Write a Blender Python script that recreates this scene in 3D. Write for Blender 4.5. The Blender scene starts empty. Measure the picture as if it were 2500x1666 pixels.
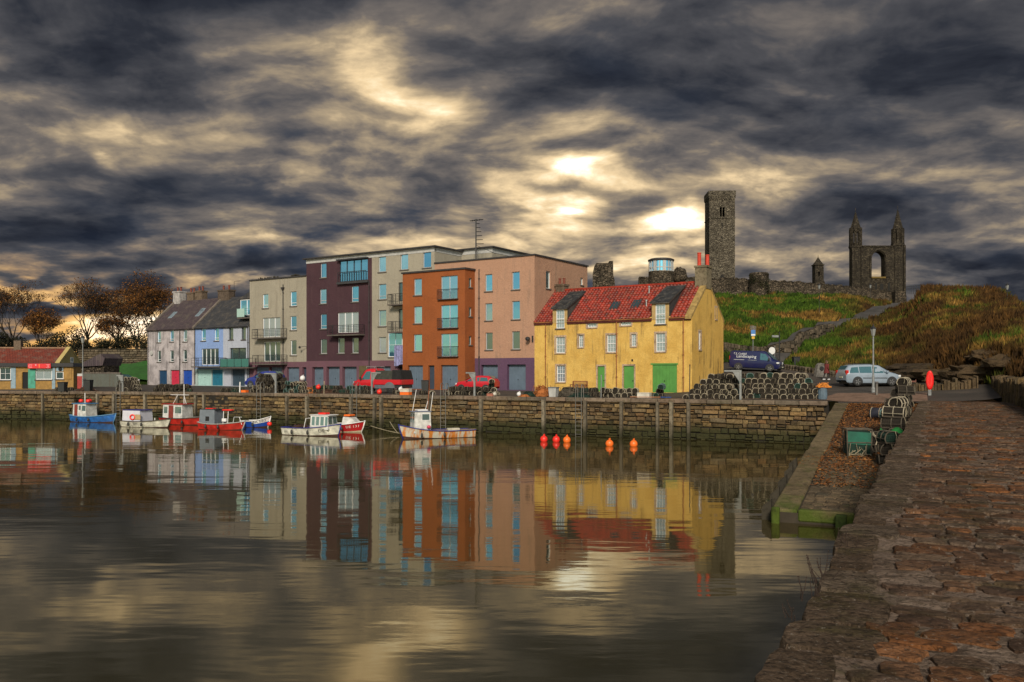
import bpy, bmesh, math, random
from mathutils import Vector, Matrix, noise as mnoise
import numpy as np

scene = bpy.context.scene
COL = scene.collection

# ------------------------------------------------------------------ camera
F, CX, HZ, CH = 2080.0, 1250.0, 905.0, 1.9          # focal length in photo pixels, centre, horizon row, eye height
cam_data = bpy.data.cameras.new('camera')
cam_data.sensor_width = 36.0
cam_data.lens = F / 2500.0 * 36.0
cam_data.shift_y = (HZ - 833.0) / 2500.0
cam_data.clip_start = 0.1
cam_data.clip_end = 9000.0
cam = bpy.data.objects.new('camera', cam_data)
COL.objects.link(cam)
cam.location = (0, 0, CH)
cam.rotation_euler = (math.radians(90), 0, 0)
scene.camera = cam

# ------------------------------------------------------------------ exposure
scene.view_settings.view_transform = 'Standard'
scene.view_settings.look = 'None'
scene.view_settings.gamma = 1.0
scene.view_settings.use_curve_mapping = False
scene.view_settings.exposure = 1.3
scene.cycles.max_bounces = 6
scene.cycles.diffuse_bounces = 2
scene.cycles.glossy_bounces = 4
scene.cycles.transparent_max_bounces = 8
scene.cycles.sample_clamp_indirect = 6.0
scene.cycles.use_denoising = True

# ------------------------------------------------------------------ sky
SUN_DIR = Vector((-0.04, -0.82, 0.50)).normalized()
world = bpy.data.worlds.new('World')
scene.world = world
world.use_nodes = True


class NT:
    """small helper to write node trees"""
    def __init__(self, tree):
        self.t = tree
        tree.nodes.clear()

    def n(self, kind, **kw):
        nd = self.t.nodes.new(kind)
        for k, v in kw.items():
            setattr(nd, k, v)
        return nd

    def put(self, sock, val):
        if val is None:
            return
        if isinstance(val, bpy.types.NodeSocket):
            self.t.links.new(val, sock)
        else:
            if hasattr(sock, 'default_value'):
                dv = sock.default_value
                try:
                    if hasattr(dv, '__len__') and not hasattr(val, '__len__'):
                        val = [val] * len(dv)
                    if hasattr(dv, '__len__') and len(dv) == 4 and len(val) == 3:
                        val = tuple(val) + (1.0,)
                except TypeError:
                    pass
                sock.default_value = val

    def math(self, op, a, b=None, c=None, clamp=False):
        nd = self.n('ShaderNodeMath', operation=op, use_clamp=clamp)
        self.put(nd.inputs[0], a)
        self.put(nd.inputs[1], b)
        self.put(nd.inputs[2], c)
        return nd.outputs[0]

    def vmath(self, op, a, b=None, out=0):
        nd = self.n('ShaderNodeVectorMath', operation=op)
        self.put(nd.inputs[0], a)
        if b is not None:
            self.put(nd.inputs[1], b)
        return nd.outputs['Value'] if op in ('DOT_PRODUCT', 'LENGTH') else nd.outputs[0]

    def mix(self, f, a, b, mode='MIX'):
        nd = self.n('ShaderNodeMix', data_type='RGBA', blend_type=mode, clamp_factor=True)
        self.put(nd.inputs[0], f)
        self.put(nd.inputs[6], a)
        self.put(nd.inputs[7], b)
        return nd.outputs[2]

    def ramp(self, f, stops, interp='LINEAR'):
        nd = self.n('ShaderNodeValToRGB')
        cr = nd.color_ramp
        cr.interpolation = interp
        while len(cr.elements) < len(stops):
            cr.elements.new(0.5)
        for e, (p, c) in zip(cr.elements, stops):
            e.position = p
            c = (c, c, c) if not hasattr(c, '__len__') else c
            e.color = tuple(c[:3]) + (1.0,)
        self.put(nd.inputs[0], f)
        return nd.outputs[0]

    def noise(self, vec, scale=5.0, detail=4.0, rough=0.5, dist=0.0):
        nd = self.n('ShaderNodeTexNoise')
        self.put(nd.inputs['Vector'], vec)
        nd.inputs['Scale'].default_value = scale
        nd.inputs['Detail'].default_value = detail
        nd.inputs['Roughness'].default_value = rough
        nd.inputs['Distortion'].default_value = dist
        return nd.outputs[0]

    def smooth(self, f, lo, hi):
        nd = self.n('ShaderNodeMapRange', interpolation_type='SMOOTHSTEP')
        self.put(nd.inputs[0], f)
        nd.inputs[1].default_value = lo
        nd.inputs[2].default_value = hi
        return nd.outputs[0]


def pdir(px, py):
    return Vector(((px - CX) / F, 1.0, (HZ - py) / F)).normalized()


def build_sky():
    T = NT(world.node_tree)
    out = T.n('ShaderNodeOutputWorld')
    bg = T.n('ShaderNodeBackground')
    T.t.links.new(bg.outputs[0], out.inputs[0])
    tc = T.n('ShaderNodeTexCoord')
    d = tc.outputs['Generated']
    sep = T.n('ShaderNodeSeparateXYZ')
    T.put(sep.inputs[0], d)
    x, y, z = sep.outputs
    zz = T.math('ADD', T.math('MAXIMUM', z, 0.0), 0.24)
    px = T.math('DIVIDE', x, zz)
    py = T.math('DIVIDE', y, zz)
    cmb = T.n('ShaderNodeCombineXYZ')
    T.put(cmb.inputs[0], px)
    T.put(cmb.inputs[1], T.math('MULTIPLY', py, 1.15))
    T.put(cmb.inputs[2], 5.3)
    p = cmb.outputs[0]
    # cloud layers on a flat deck seen in perspective, billowed
    wp = T.n('ShaderNodeTexNoise')
    T.put(wp.inputs['Vector'], p)
    wp.inputs['Scale'].default_value = 1.6
    wp.inputs['Detail'].default_value = 3.0
    p2 = T.vmath('ADD', p, T.vmath('MULTIPLY', T.vmath('SUBTRACT', wp.outputs['Color'], (.5, .5, .5)), (.26, .26, 0.0)))
    n_big = T.noise(p2, 1.15, 3, 0.5)
    n_mid = T.noise(p2, 2.7, 7, 0.54)
    n_off = T.noise(T.vmath('ADD', p2, (.02, .075, 0.0)), 2.7, 7, 0.54)
    n_puff = T.math('SUBTRACT', 1.0, T.math('ABSOLUTE', T.math('MULTIPLY_ADD', T.noise(p2, 4.2, 4, 0.5), 4.0, -2.0)))
    relief = T.math('MULTIPLY', T.math('SUBTRACT', n_mid, n_off), 0.62)
    dens = T.math('ADD', T.math('MULTIPLY', n_big, 0.70), T.math('ADD', T.math('MULTIPLY', n_mid, 0.50), T.math('MULTIPLY', n_puff, 0.07)))
    dens = T.math('ADD', dens, relief)
    # thin places in the deck where the light of the low sun comes through: (column, row, half width, half height, strength)
    gaps = [(935, 200, 90, 70, .13), (850, 130, 130, 70, .13), (985, 255, 150, 90, .15), (1060, 250, 130, 45, .14), (1000, 110, 150, 70, .12),
            (1410, 425, 180, 34, .21), (1230, 470, 80, 40, .26), (1390, 492, 90, 28, .24), (1640, 530, 110, 36, .34), (1560, 590, 260, 44, .18),
            (1480, 480, 430, 150, .15), (1830, 465, 110, 40, .22), (1900, 640, 300, 40, .16), (2250, 690, 300, 30, .16), (1330, 400, 160, 36, .16),
            (236, 405, 40, 18, .20), (200, 455, 60, 20, .16), (40, 706, 150, 12, .42), (310, 728, 120, 11, .40), (285, 800, 140, 40, .56), (140, 690, 300, 14, .16), (600, 685, 200, 16, .20),
            (100, 280, 190, 70, .13), (700, 90, 220, 100, .08), (640, 590, 260, 26, .14), (420, 690, 380, 36, .10), (740, 430, 220, 50, .08), (1150, 330, 280, 50, .08), (1900, 420, 320, 60, .08), (1000, 620, 300, 30, .10)]
    darks = [(60, 60, 380, 150, .16), (2400, 100, 460, 260, .17), (2330, 620, 200, 36, .16), (1800, 130, 500, 110, .08), (760, 350, 90, 40, .14),
             (120, 560, 260, 36, .16), (130, 770, 150, 36, .16), (480, 230, 220, 90, .07), (700, 470, 220, 26, .14), (980, 560, 240, 28, .12), (1500, 200, 260, 70, .07), (60, 620, 300, 30, .10), (2250, 500, 260, 60, .08), (1150, 540, 160, 24, .10)]
    # directions in front of the camera as slopes, pushed about by the cloud texture so that no gap has a clean outline
    yy = T.math('MAXIMUM', y, 0.08)
    slope = T.n('ShaderNodeCombineXYZ')
    T.put(slope.inputs[0], T.math('DIVIDE', x, yy))
    T.put(slope.inputs[1], T.math('DIVIDE', z, yy))
    wn = T.n('ShaderNodeTexNoise')
    T.put(wn.inputs['Vector'], p2)
    wn.inputs['Scale'].default_value = 3.6
    wn.inputs['Detail'].default_value = 5.0
    push = T.vmath('MULTIPLY', T.vmath('SUBTRACT', wn.outputs['Color'], (.5, .5, .5)), (.13, .08, 0.0))
    sv = T.vmath('ADD', slope.outputs[0], push)
    front = T.smooth(y, 0.1, 0.5)

    def total(blobs):
        acc = 0.0
        for (bx, by, bw, bh, st) in blobs:
            nd = T.n('ShaderNodeVectorMath', operation='MULTIPLY_ADD')
            T.put(nd.inputs[0], sv)
            nd.inputs[1].default_value = (F / bw, F / bh, 0)
            nd.inputs[2].default_value = (-(bx - CX) / bw, -(HZ - by) / bh, 0)
            e = T.math('POWER', 0.36788, T.vmath('DOT_PRODUCT', nd.outputs[0], nd.outputs[0]))
            acc = T.math('MULTIPLY_ADD', e, st, acc)
        return T.math('MULTIPLY', acc, front)
    gs = total(gaps)
    ds = total(darks)
    contrast = T.math('MULTIPLY', T.math('SUBTRACT', dens, 0.645), 1.42)
    rag = T.math('ADD', 0.35, T.math('MULTIPLY', n_mid, 1.25))
    b = T.math('ADD', 0.36, contrast)
    b = T.math('ADD', b, T.math('MULTIPLY', gs, T.math('MULTIPLY', rag, 1.45)))
    b = T.math('SUBTRACT', b, ds)
    # the deck is broken and paler away to the east, behind the camera
    east = T.smooth(T.math('MULTIPLY', y, -1.0), -0.55, 0.75)
    b = T.math('ADD', b, T.math('MULTIPLY', east, 0.22))
    col = T.ramp(b, [(0.0, (.010, .012, .019)), (0.17, (.024, .027, .036)), (0.34, (.063, .063, .070)), (0.48, (.142, .124, .112)),
                     (0.62, (.34, .265, .175)), (0.78, (.76, .57, .33)), (0.94, (1.0, .90, .64)), (1.0, (1.0, 1.0, .88))])
    # blue shows in the thicker, shaded cloud
    nb = T.smooth(T.noise(p2, 1.1, 3, 0.5), 0.46, 0.68)
    shade = T.math('SUBTRACT', 1.0, T.smooth(b, 0.22, 0.52))
    col = T.mix(T.math('MULTIPLY', T.math('MULTIPLY', nb, shade), 0.55), col, (.022, .038, .070))
    # warm light low in the west
    low = T.math('SUBTRACT', 1.0, T.smooth(z, 0.01, 0.16))
    west = T.smooth(T.math('MULTIPLY', x, -1.0), 0.20, 0.55)
    fw = T.math('MULTIPLY', T.math('MULTIPLY', low, west), T.smooth(b, 0.34, 0.66))
    col = T.mix(T.math('MULTIPLY', fw, 0.85), col, (1.0, .50, .10))
    gain = T.math('ADD', 1.0, T.math('MULTIPLY', T.smooth(b, 0.8, 1.15), 0.6))
    col = T.mix(1.0, col, gain, 'MULTIPLY')
    # clear daylight sky above and between
    sky = T.n('ShaderNodeTexSky', sky_type='NISHITA', sun_disc=False)
    sky.sun_elevation = math.asin(SUN_DIR.z)
    sky.sun_rotation = math.atan2(SUN_DIR.x, SUN_DIR.y)
    sky.air_density = 1.2
    sky.dust_density = 0.6
    nish = T.mix(1.0, sky.outputs[0], (0.088, 0.092, 0.080), 'MULTIPLY')
    clear = T.math('MULTIPLY', east, T.math('ADD', 0.55, T.math('MULTIPLY', n_mid, 0.5)))
    col = T.mix(clear, col, nish)
    T.put(bg.inputs[0], col)
    bg.inputs[1].default_value = 0.50


build_sky()
world.cycles.sampling_method = 'MANUAL'
world.cycles.sample_map_resolution = 512

sun_data = bpy.data.lights.new('sun', 'SUN')
sun_data.energy = 1.5
sun_data.angle = math.radians(12)
sun_data.color = (1.0, 0.88, 0.70)
sun = bpy.data.objects.new('sun', sun_data)
COL.objects.link(sun)
sun.rotation_euler = (-SUN_DIR).to_track_quat('-Z', 'Y').to_euler()
sun.location = (-20, -30, 60)

# ------------------------------------------------------------------ helpers
RND = random.Random(7)


class MB:
    """collects faces and links them as one mesh object"""
    def __init__(self):
        self.v, self.f, self.m, self.t = [], [], [], []

    def add(self, verts, faces, mi=0, tint=0.0):
        o = len(self.v)
        self.v.extend([tuple(p) for p in verts])
        for fc in faces:
            self.f.append([i + o for i in fc])
            self.m.append(mi)
            self.t.append(tint)
        return self

    def box(self, x0, y0, z0, x1, y1, z1, mi=0, tint=0.0):
        vs = [(x0, y0, z0), (x1, y0, z0), (x1, y1, z0), (x0, y1, z0), (x0, y0, z1), (x1, y0, z1), (x1, y1, z1), (x0, y1, z1)]
        return self.add(vs, [(3, 2, 1, 0), (4, 5, 6, 7), (0, 1, 5, 4), (1, 2, 6, 5), (2, 3, 7, 6), (3, 0, 4, 7)], mi, tint)

    def obox(self, c, s, M=None, mi=0, tint=0.0):
        """box of size s centred on c, turned by matrix M"""
        vs = []
        for dz in (-.5, .5):
            for dx, dy in ((-.5, -.5), (.5, -.5), (.5, .5), (-.5, .5)):
                p = Vector((dx * s[0], dy * s[1], dz * s[2]))
                if M is not None:
                    p = M @ p
                vs.append(p + Vector(c))
        return self.add(vs, [(3, 2, 1, 0), (4, 5, 6, 7), (0, 1, 5, 4), (1, 2, 6, 5), (2, 3, 7, 6), (3, 0, 4, 7)], mi, tint)

    def cbox(self, x0, y0, z0, x1, y1, z1, b=0.02, mi=0, tint=0.0):
        """box with chamfered edges"""
        X, Y, Z = (x0, x1), (y0, y1), (z0, z1)
        b = min(b, .45 * abs(x1 - x0), .45 * abs(y1 - y0), .45 * abs(z1 - z0))
        vs, ix = [], {}
        for i in (0, 1):
            for j in (0, 1):
                for k in (0, 1):
                    sx, sy, sz = (1, -1)[i] * b, (1, -1)[j] * b, (1, -1)[k] * b
                    for a in range(3):
                        p = [X[i] + sx, Y[j] + sy, Z[k] + sz]
                        p[a] = (X[i], Y[j], Z[k])[a]
                        ix[(i, j, k, a)] = len(vs)
                        vs.append(p)
        fs = []
        q = lambda *a: [ix[t] for t in a]
        for i in (0, 1):
            fs.append(q((i, 0, 0, 0), (i, 1, 0, 0), (i, 1, 1, 0), (i, 0, 1, 0)))
            fs.append(q((0, i, 0, 1), (1, i, 0, 1), (1, i, 1, 1), (0, i, 1, 1)))
            fs.append(q((0, 0, i, 2), (1, 0, i, 2), (1, 1, i, 2), (0, 1, i, 2)))
            for j in (0, 1):
                fs.append(q((i, j, 0, 0), (i, j, 1, 0), (i, j, 1, 1), (i, j, 0, 1)))
                fs.append(q((i, 0, j, 0), (i, 1, j, 0), (i, 1, j, 2), (i, 0, j, 2)))
                fs.append(q((0, i, j, 1), (1, i, j, 1), (1, i, j, 2), (0, i, j, 2)))
                for k in (0, 1):
                    fs.append(q((i, j, k, 0), (i, j, k, 1), (i, j, k, 2)))
        return self.add(vs, fs, mi, tint)

    def tube(self, pts, r, n=6, mi=0, closed=False, caps=True, tint=0.0):
        pts = [Vector(p) for p in pts]
        N = len(pts)
        rr = r if hasattr(r, '__len__') else [r] * N
        vs, fs = [], []
        up = None
        for i, p in enumerate(pts):
            a = pts[i - 1] if (i > 0 or closed) else p
            c = pts[(i + 1) % N] if (i < N - 1 or closed) else p
            tg = (c - a)
            if tg.length < 1e-9:
                tg = Vector((0, 0, 1))
            tg.normalize()
            if up is None or abs(up.dot(tg)) > .95:
                up = Vector((0, 0, 1)) if abs(tg.z) < .9 else Vector((1, 0, 0))
            s = tg.cross(up).normalized()
            up = s.cross(tg).normalized()
            for k in range(n):
                an = 2 * math.pi * k / n
                vs.append(p + (s * math.cos(an) + up * math.sin(an)) * rr[i])
        for i in range(N if closed else N - 1):
            j = (i + 1) % N
            for k in range(n):
                l = (k + 1) % n
                fs.append((i * n + k, i * n + l, j * n + l, j * n + k))
        if caps and not closed:
            fs.append(tuple(range(n - 1, -1, -1)))
            fs.append(tuple((N - 1) * n + k for k in range(n)))
        return self.add(vs, fs, mi, tint)

    def prism(self, poly, axis, a, b, mi=0, tint=0.0):
        """extrude a 2-D polygon along axis from a to b"""
        def P(u, v, w):
            return {'x': (w, u, v), 'y': (u, w, v), 'z': (u, v, w)}[axis]
        n = len(poly)
        vs = [P(u, v, a) for u, v in poly] + [P(u, v, b) for u, v in poly]
        fs = [tuple(range(n - 1, -1, -1)), tuple(range(n, 2 * n))]
        for i in range(n):
            j = (i + 1) % n
            fs.append((i, j, n + j, n + i))
        return self.add(vs, fs, mi, tint)

    def lathe(self, prof, n=12, c=(0, 0, 0), mi=0, axis='z', tint=0.0):
        vs, fs = [], []
        for r, z in prof:
            for k in range(n):
                a = 2 * math.pi * k / n
                p = (r * math.cos(a), r * math.sin(a), z)
                if axis == 'y':
                    p = (p[0], p[2], p[1])
                elif axis == 'x':
                    p = (p[2], p[0], p[1])
                vs.append((p[0] + c[0], p[1] + c[1], p[2] + c[2]))
        for i in range(len(prof) - 1):
            for k in range(n):
                l = (k + 1) % n
                fs.append((i * n + k, i * n + l, (i + 1) * n + l, (i + 1) * n + k))
        fs.append(tuple(range(n - 1, -1, -1)))
        fs.append(tuple((len(prof) - 1) * n + k for k in range(n)))
        return self.add(vs, fs, mi, tint)

    def ball(self, c, r, n=10, m=6, mi=0, sz=1.0, tint=0.0):
        prof = [(max(1e-3, r * math.sin(math.pi * i / m)), -r * sz * math.cos(math.pi * i / m)) for i in range(m + 1)]
        return self.lathe(prof, n, c, mi, 'z', tint)

    def grid(self, fn, us, vs_, mi=0, tint=0.0):
        nu, nv = len(us), len(vs_)
        vs = [fn(u, v) for u in us for v in vs_]
        fs = [(i * nv + j, (i + 1) * nv + j, (i + 1) * nv + j + 1, i * nv + j + 1) for i in range(nu - 1) for j in range(nv - 1)]
        return self.add(vs, fs, mi, tint)

    def mesh(self, name, mats, smooth=False, fix=True):
        me = bpy.data.meshes.new(name)
        me.from_pydata(self.v, [], self.f)
        mats = mats if isinstance(mats, (list, tuple)) else [mats]
        for m in mats:
            me.materials.append(m)
        if len(mats) > 1:
            me.polygons.foreach_set('material_index', self.m)
        if any(self.t):
            at = me.attributes.new('tint', 'FLOAT', 'FACE')
            at.data.foreach_set('value', self.t)
        if smooth:
            me.polygons.foreach_set('use_smooth', [True] * len(self.f))
        if fix:
            bm = bmesh.new()
            bm.from_mesh(me)
            bmesh.ops.recalc_face_normals(bm, faces=bm.faces)
            bm.to_mesh(me)
            bm.free()
        me.update()
        return me

    def build(self, name, mats, parent=None, loc=(0, 0, 0), rotz=0.0, smooth=False, fix=True):
        return link(name, self.mesh(name, mats, smooth, fix), parent, loc, rotz)


def link(name, data, parent=None, loc=(0, 0, 0), rotz=0.0, scale=None):
    o = bpy.data.objects.new(name, data)
    COL.objects.link(o)
    o.location = loc
    o.rotation_euler = (0, 0, rotz)
    if scale is not None:
        o.scale = scale
    if parent is not None:
        o.parent = parent
    return o


def tag(o, label=None, cat=None, group=None, kind=None):
    if label:
        o['label'] = label
    if cat:
        o['category'] = cat
    if group:
        o['group'] = group
    if kind:
        o['kind'] = kind
    return o


def thing(name, label, cat, loc=(0, 0, 0), rotz=0.0, group=None):
    o = link(name, None, None, loc, rotz)
    o.empty_display_size = 0.2
    return tag(o, label, cat, group)


KIDS = {}


def copy_tree(o, parent=None):
    c = o.copy()
    COL.objects.link(c)
    c.parent = parent
    for ch in KIDS.get(o.name) or [k for k in bpy.data.objects if k.parent == o]:
        copy_tree(ch, c)
    return c


def remember(o):
    """note a thing's children once so that copying it is quick"""
    KIDS[o.name] = [k for k in bpy.data.objects if k.parent == o]
    for k in KIDS[o.name]:
        remember(k)
    return o


ORD = ['first', 'second', 'third', 'fourth', 'fifth', 'sixth', 'seventh', 'eighth', 'ninth', 'tenth', 'eleventh', 'twelfth', 'thirteenth',
       'fourteenth', 'fifteenth', 'sixteenth', 'seventeenth', 'eighteenth', 'nineteenth', 'twentieth', 'twenty-first', 'twenty-second',
       'twenty-third', 'twenty-fourth', 'twenty-fifth', 'twenty-sixth']


def at(px, py, Y):
    """the point at depth Y that stands at photo pixel (px, py)"""
    return Vector(((px - CX) / F * Y, Y, CH + (HZ - py) / F * Y))


def on(px, py, z=0.0):
    """the point at height z that stands at photo pixel (px, py)"""
    Y = F * (CH - z) / (py - HZ)
    return Vector(((px - CX) / F * Y, Y, z))


# the terrace of houses: one straight line of fronts, x along the fronts to the right, y back from the fronts
TA = math.radians(-33.0)
TP = Vector((2.1, 79.5, 0.0))
TU = Vector((math.cos(TA), math.sin(TA), 0))
TB = Vector((-math.sin(TA), math.cos(TA), 0))


def TW(x, y=0.0, z=0.0):
    return TP + TU * x + TB * y + Vector((0, 0, z))


def tl(px, py, ly=0.0):
    """terrace x and z of a photo pixel on the plane ly behind the fronts"""
    d = Vector(((px - CX) / F, 1.0, (HZ - py) / F))
    t = (ly + TP.dot(TB)) / d.dot(TB)
    w = d * t
    return (w - TP).dot(TU), CH + w.z


CROPS = {'a': (340, 680, .25517), 'b': (600, 580, .26786), 'c': (960, 560, .28054), 'd': (1280, 620, .24237)}


def rc(k, l, t, r, b, ly=0.0):
    ox, oy, s = CROPS[k]
    l, r, t, b = ox + l * s, ox + r * s, oy + t * s, oy + b * s
    m = (l + r) / 2
    return tl(l, (t + b) / 2, ly)[0], tl(m, b, ly)[1], tl(r, (t + b) / 2, ly)[0], tl(m, t, ly)[1]


def cx_(k, x, y=900, ly=0.0):
    ox, oy, s = CROPS[k]
    return tl(ox + x * s, oy + y * s, ly)[0]


def cz_(k, x, y, ly=0.0):
    ox, oy, s = CROPS[k]
    return tl(ox + x * s, oy + y * s, ly)[1]


# ------------------------------------------------------------------ materials
MATS = {}


def principled(T, **kw):
    out = T.n('ShaderNodeOutputMaterial')
    bs = T.n('ShaderNodeBsdfPrincipled')
    T.t.links.new(bs.outputs[0], out.inputs[0])
    for k, v in kw.items():
        T.put(bs.inputs[k], v)
    return bs


def newmat(name):
    m = bpy.data.materials.new(name)
    m.use_nodes = True
    MATS[name] = m
    return m, NT(m.node_tree)


def plain(name, col, rough=0.6, metal=0.0, spec=0.5, var=0.12, scale=3.0, bump=0.0, emit=0.0):
    """a colour with a little uneven wear"""
    if name in MATS:
        return MATS[name]
    m, T = newmat(name)
    g = T.n('ShaderNodeNewGeometry').outputs['Position']
    nz = T.noise(g, scale, 5, 0.6)
    dark = tuple(c * (1 - var * 1.6) for c in col)
    light = tuple(min(1, c * (1 + var)) for c in col)
    c = T.ramp(nz, [(0.3, dark), (0.7, light)])
    bs = principled(T, **{'Base Color': c, 'Roughness': rough, 'Metallic': metal, 'Specular IOR Level': spec})
    if bump:
        bp = T.n('ShaderNodeBump')
        bp.inputs['Strength'].default_value = bump
        bp.inputs['Distance'].default_value = 0.02
        T.put(bp.inputs['Height'], T.noise(g, scale * 8, 4, 0.6))
        T.put(bs.inputs['Normal'], bp.outputs[0])
    if emit:
        T.put(bs.inputs['Emission Color'], col)
        bs.inputs['Emission Strength'].default_value = emit
    return m


def harl(name, col, col2=None, stain=(.10, .08, .06), stain_amt=0.35, blotch=0.5, rough=0.9, blotch_scale=0.35):
    """rendered wall: soft blotches, rain streaks under sills and a sandy grain"""
    m, T = newmat(name)
    g = T.n('ShaderNodeNewGeometry').outputs['Position']
    col2 = col2 or tuple(c * .78 for c in col)
    n1 = T.noise(g, blotch_scale, 6, 0.62)
    c = T.mix(T.math('MULTIPLY', T.smooth(n1, 0.38, 0.66), blotch), col, col2)
    st = T.vmath('MULTIPLY', g, (2.6, 2.6, 0.16))
    n2 = T.noise(st, 1.0, 5, 0.65)
    n3 = T.noise(g, 0.9, 3, 0.5)
    f = T.math('MULTIPLY', T.math('MULTIPLY', T.smooth(n2, 0.50, 0.70), T.smooth(n3, 0.36, 0.58)), stain_amt)
    f = T.math('MULTIPLY', f, 2.1, clamp=True)
    c = T.mix(f, c, stain)
    # patched, damp and sun-bleached places
    pt = T.noise(g, 0.16, 4, 0.7, 0.6)
    c = T.mix(T.math('MULTIPLY', T.smooth(pt, 0.50, 0.70), 0.38), c, tuple(x * .62 for x in col))
    c = T.mix(T.math('MULTIPLY', T.smooth(T.noise(g, 1.9, 6, 0.72), 0.52, 0.74), 0.45), c, tuple(min(1, x * .55 + .03) for x in col))
    gr = T.noise(g, 11.0, 5, 0.68)
    c = T.mix(0.34, c, T.ramp(gr, [(0.3, tuple(x * .55 for x in col)), (0.7, tuple(min(1, x * 1.25) for x in col))]))
    bs = principled(T, **{'Base Color': c, 'Roughness': rough, 'Specular IOR Level': 0.2})
    bp = T.n('ShaderNodeBump')
    bp.inputs['Strength'].default_value = 0.8
    bp.inputs['Distance'].default_value = 0.06
    T.put(bp.inputs['Height'], T.math('ADD', T.noise(g, 3.0, 6, 0.7), T.math('MULTIPLY', gr, 0.3)))
    T.put(bs.inputs['Normal'], bp.outputs[0])
    return m


def stony(name, cols, rough=0.85, bump=0.8, grain=9.0, dist=0.04, weed=None, weedcol=(.020, .020, .008), moss=None, spec=0.3, big=0.8, speck=0.0):
    """stone: tone picked for each piece (object or face), grain, lichen; weed = (z full, z none) wet dark band"""
    m, T = newmat(name)
    geo = T.n('ShaderNodeNewGeometry')
    g = geo.outputs['Position']
    oi = T.n('ShaderNodeObjectInfo')
    at_ = T.n('ShaderNodeAttribute', attribute_name='tint')
    r = T.math('FRACT', T.math('ADD', oi.outputs['Random'], at_.outputs['Fac']))
    k = len(cols)
    base = T.ramp(r, [((i + 0.5) / k, c) for i, c in enumerate(cols)])
    n1 = T.noise(g, grain, 7, 0.68)
    n2 = T.noise(g, big, 5, 0.6)
    c = T.mix(T.smooth(n1, 0.42, 0.72), base, T.mix(1.0, base, (.42, .40, .36), 'MULTIPLY'))
    c = T.mix(T.math('MULTIPLY', T.smooth(n2, 0.45, 0.7), 0.6), c, T.mix(1.0, c, (.45, .42, .38), 'MULTIPLY'))
    if moss:
        c = T.mix(T.math('MULTIPLY', T.smooth(T.noise(g, 1.3, 6, 0.7), 0.52, 0.66), moss[1]), c, moss[0])
    if speck:
        n4 = T.noise(g, grain * 3.2, 4, 0.7)
        c = T.mix(T.math('MULTIPLY', T.smooth(n4, 0.50, 0.62), speck), c, tuple(x * .22 for x in cols[0]))
        n5 = T.noise(T.vmath('ADD', g, (7.3, 1.1, 3.9)), grain * 4.5, 3, 0.7)
        c = T.mix(T.math('MULTIPLY', T.smooth(n5, 0.60, 0.70), speck * .8), c, (.30, .26, .22))
    rg = rough
    if weed:
        sp = T.n('ShaderNodeSeparateXYZ')
        T.put(sp.inputs[0], g)
        hgt = T.math('ADD', sp.outputs[2], T.math('MULTIPLY', T.math('SUBTRACT', T.noise(g, 0.7, 5, 0.6), 0.5), 1.3))
        wf = T.math('SUBTRACT', 1.0, T.smooth(hgt, weed[0], weed[1]))
        c = T.mix(T.math('MULTIPLY', wf, 0.92), c, weedcol)
    bs = principled(T, **{'Base Color': c, 'Roughness': rg, 'Specular IOR Level': spec})
    bp = T.n('ShaderNodeBump')
    bp.inputs['Strength'].default_value = bump
    bp.inputs['Distance'].default_value = dist
    T.put(bp.inputs['Height'], T.math('ADD', n1, T.math('MULTIPLY', T.noise(g, grain * .3, 4, 0.6), 1.4)))
    T.put(bs.inputs['Normal'], bp.outputs[0])
    return m


def glass(name, tint=(.26, .68, 1.0), rough=0.04, metal=0.9):
    """window glass as it shows from outside: it mirrors the sky"""
    m, T = newmat(name)
    g = T.n('ShaderNodeNewGeometry').outputs['Position']
    bs = principled(T, **{'Base Color': tint, 'Roughness': rough, 'Metallic': metal, 'Specular IOR Level': 0.8})
    bp = T.n('ShaderNodeBump')
    bp.inputs['Strength'].default_value = 0.06
    bp.inputs['Distance'].default_value = 0.05
    T.put(bp.inputs['Height'], T.noise(g, 1.1, 2, 0.5))
    T.put(bs.inputs['Normal'], bp.outputs[0])
    return m

# ------------------------------------------------------------------ water
WZ = -2.5


def water_material():
    m, T = newmat('harbour_water')
    g = T.n('ShaderNodeNewGeometry').outputs['Position']
    murk = T.noise(g, 0.05, 3, 0.5)
    c = T.ramp(murk, [(0.35, (.030, .025, .009)), (0.7, (.044, .036, .013))])
    bs = principled(T, **{'Base Color': c, 'Roughness': 0.035, 'IOR': 2.9, 'Specular IOR Level': 0.5, 'Specular Tint': (1.0, .90, .64, 1.0)})
    # lazy swell, and cat's-paw ripples that come and go
    rot = T.n('ShaderNodeMapping')
    T.put(rot.inputs['Vector'], g)
    rot.inputs['Rotation'].default_value = (0, 0, math.radians(12))
    rot.inputs['Scale'].default_value = (0.30, 1.0, 1.0)
    v = rot.outputs[0]
    swell = T.noise(v, 0.55, 3, 0.5)
    rip = T.noise(v, 3.2, 4, 0.55, 0.4)
    fine = T.noise(v, 9.0, 3, 0.55)
    patch = T.smooth(T.noise(g, 0.045, 3, 0.5, 0.5), 0.40, 0.62)
    amp = T.math('ADD', 0.22, T.math('MULTIPLY', patch, 1.0))
    h = T.math('ADD', T.math('MULTIPLY', swell, 0.022), T.math('MULTIPLY', amp, T.math('ADD', T.math('MULTIPLY', rip, 0.0034), T.math('MULTIPLY', fine, 0.0007))))
    bp = T.n('ShaderNodeBump')
    bp.inputs['Strength'].default_value = 0.75
    bp.inputs['Distance'].default_value = 1.0
    T.put(bp.inputs['Height'], h)
    T.put(bs.inputs['Normal'], bp.outputs[0])
    return m


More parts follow.
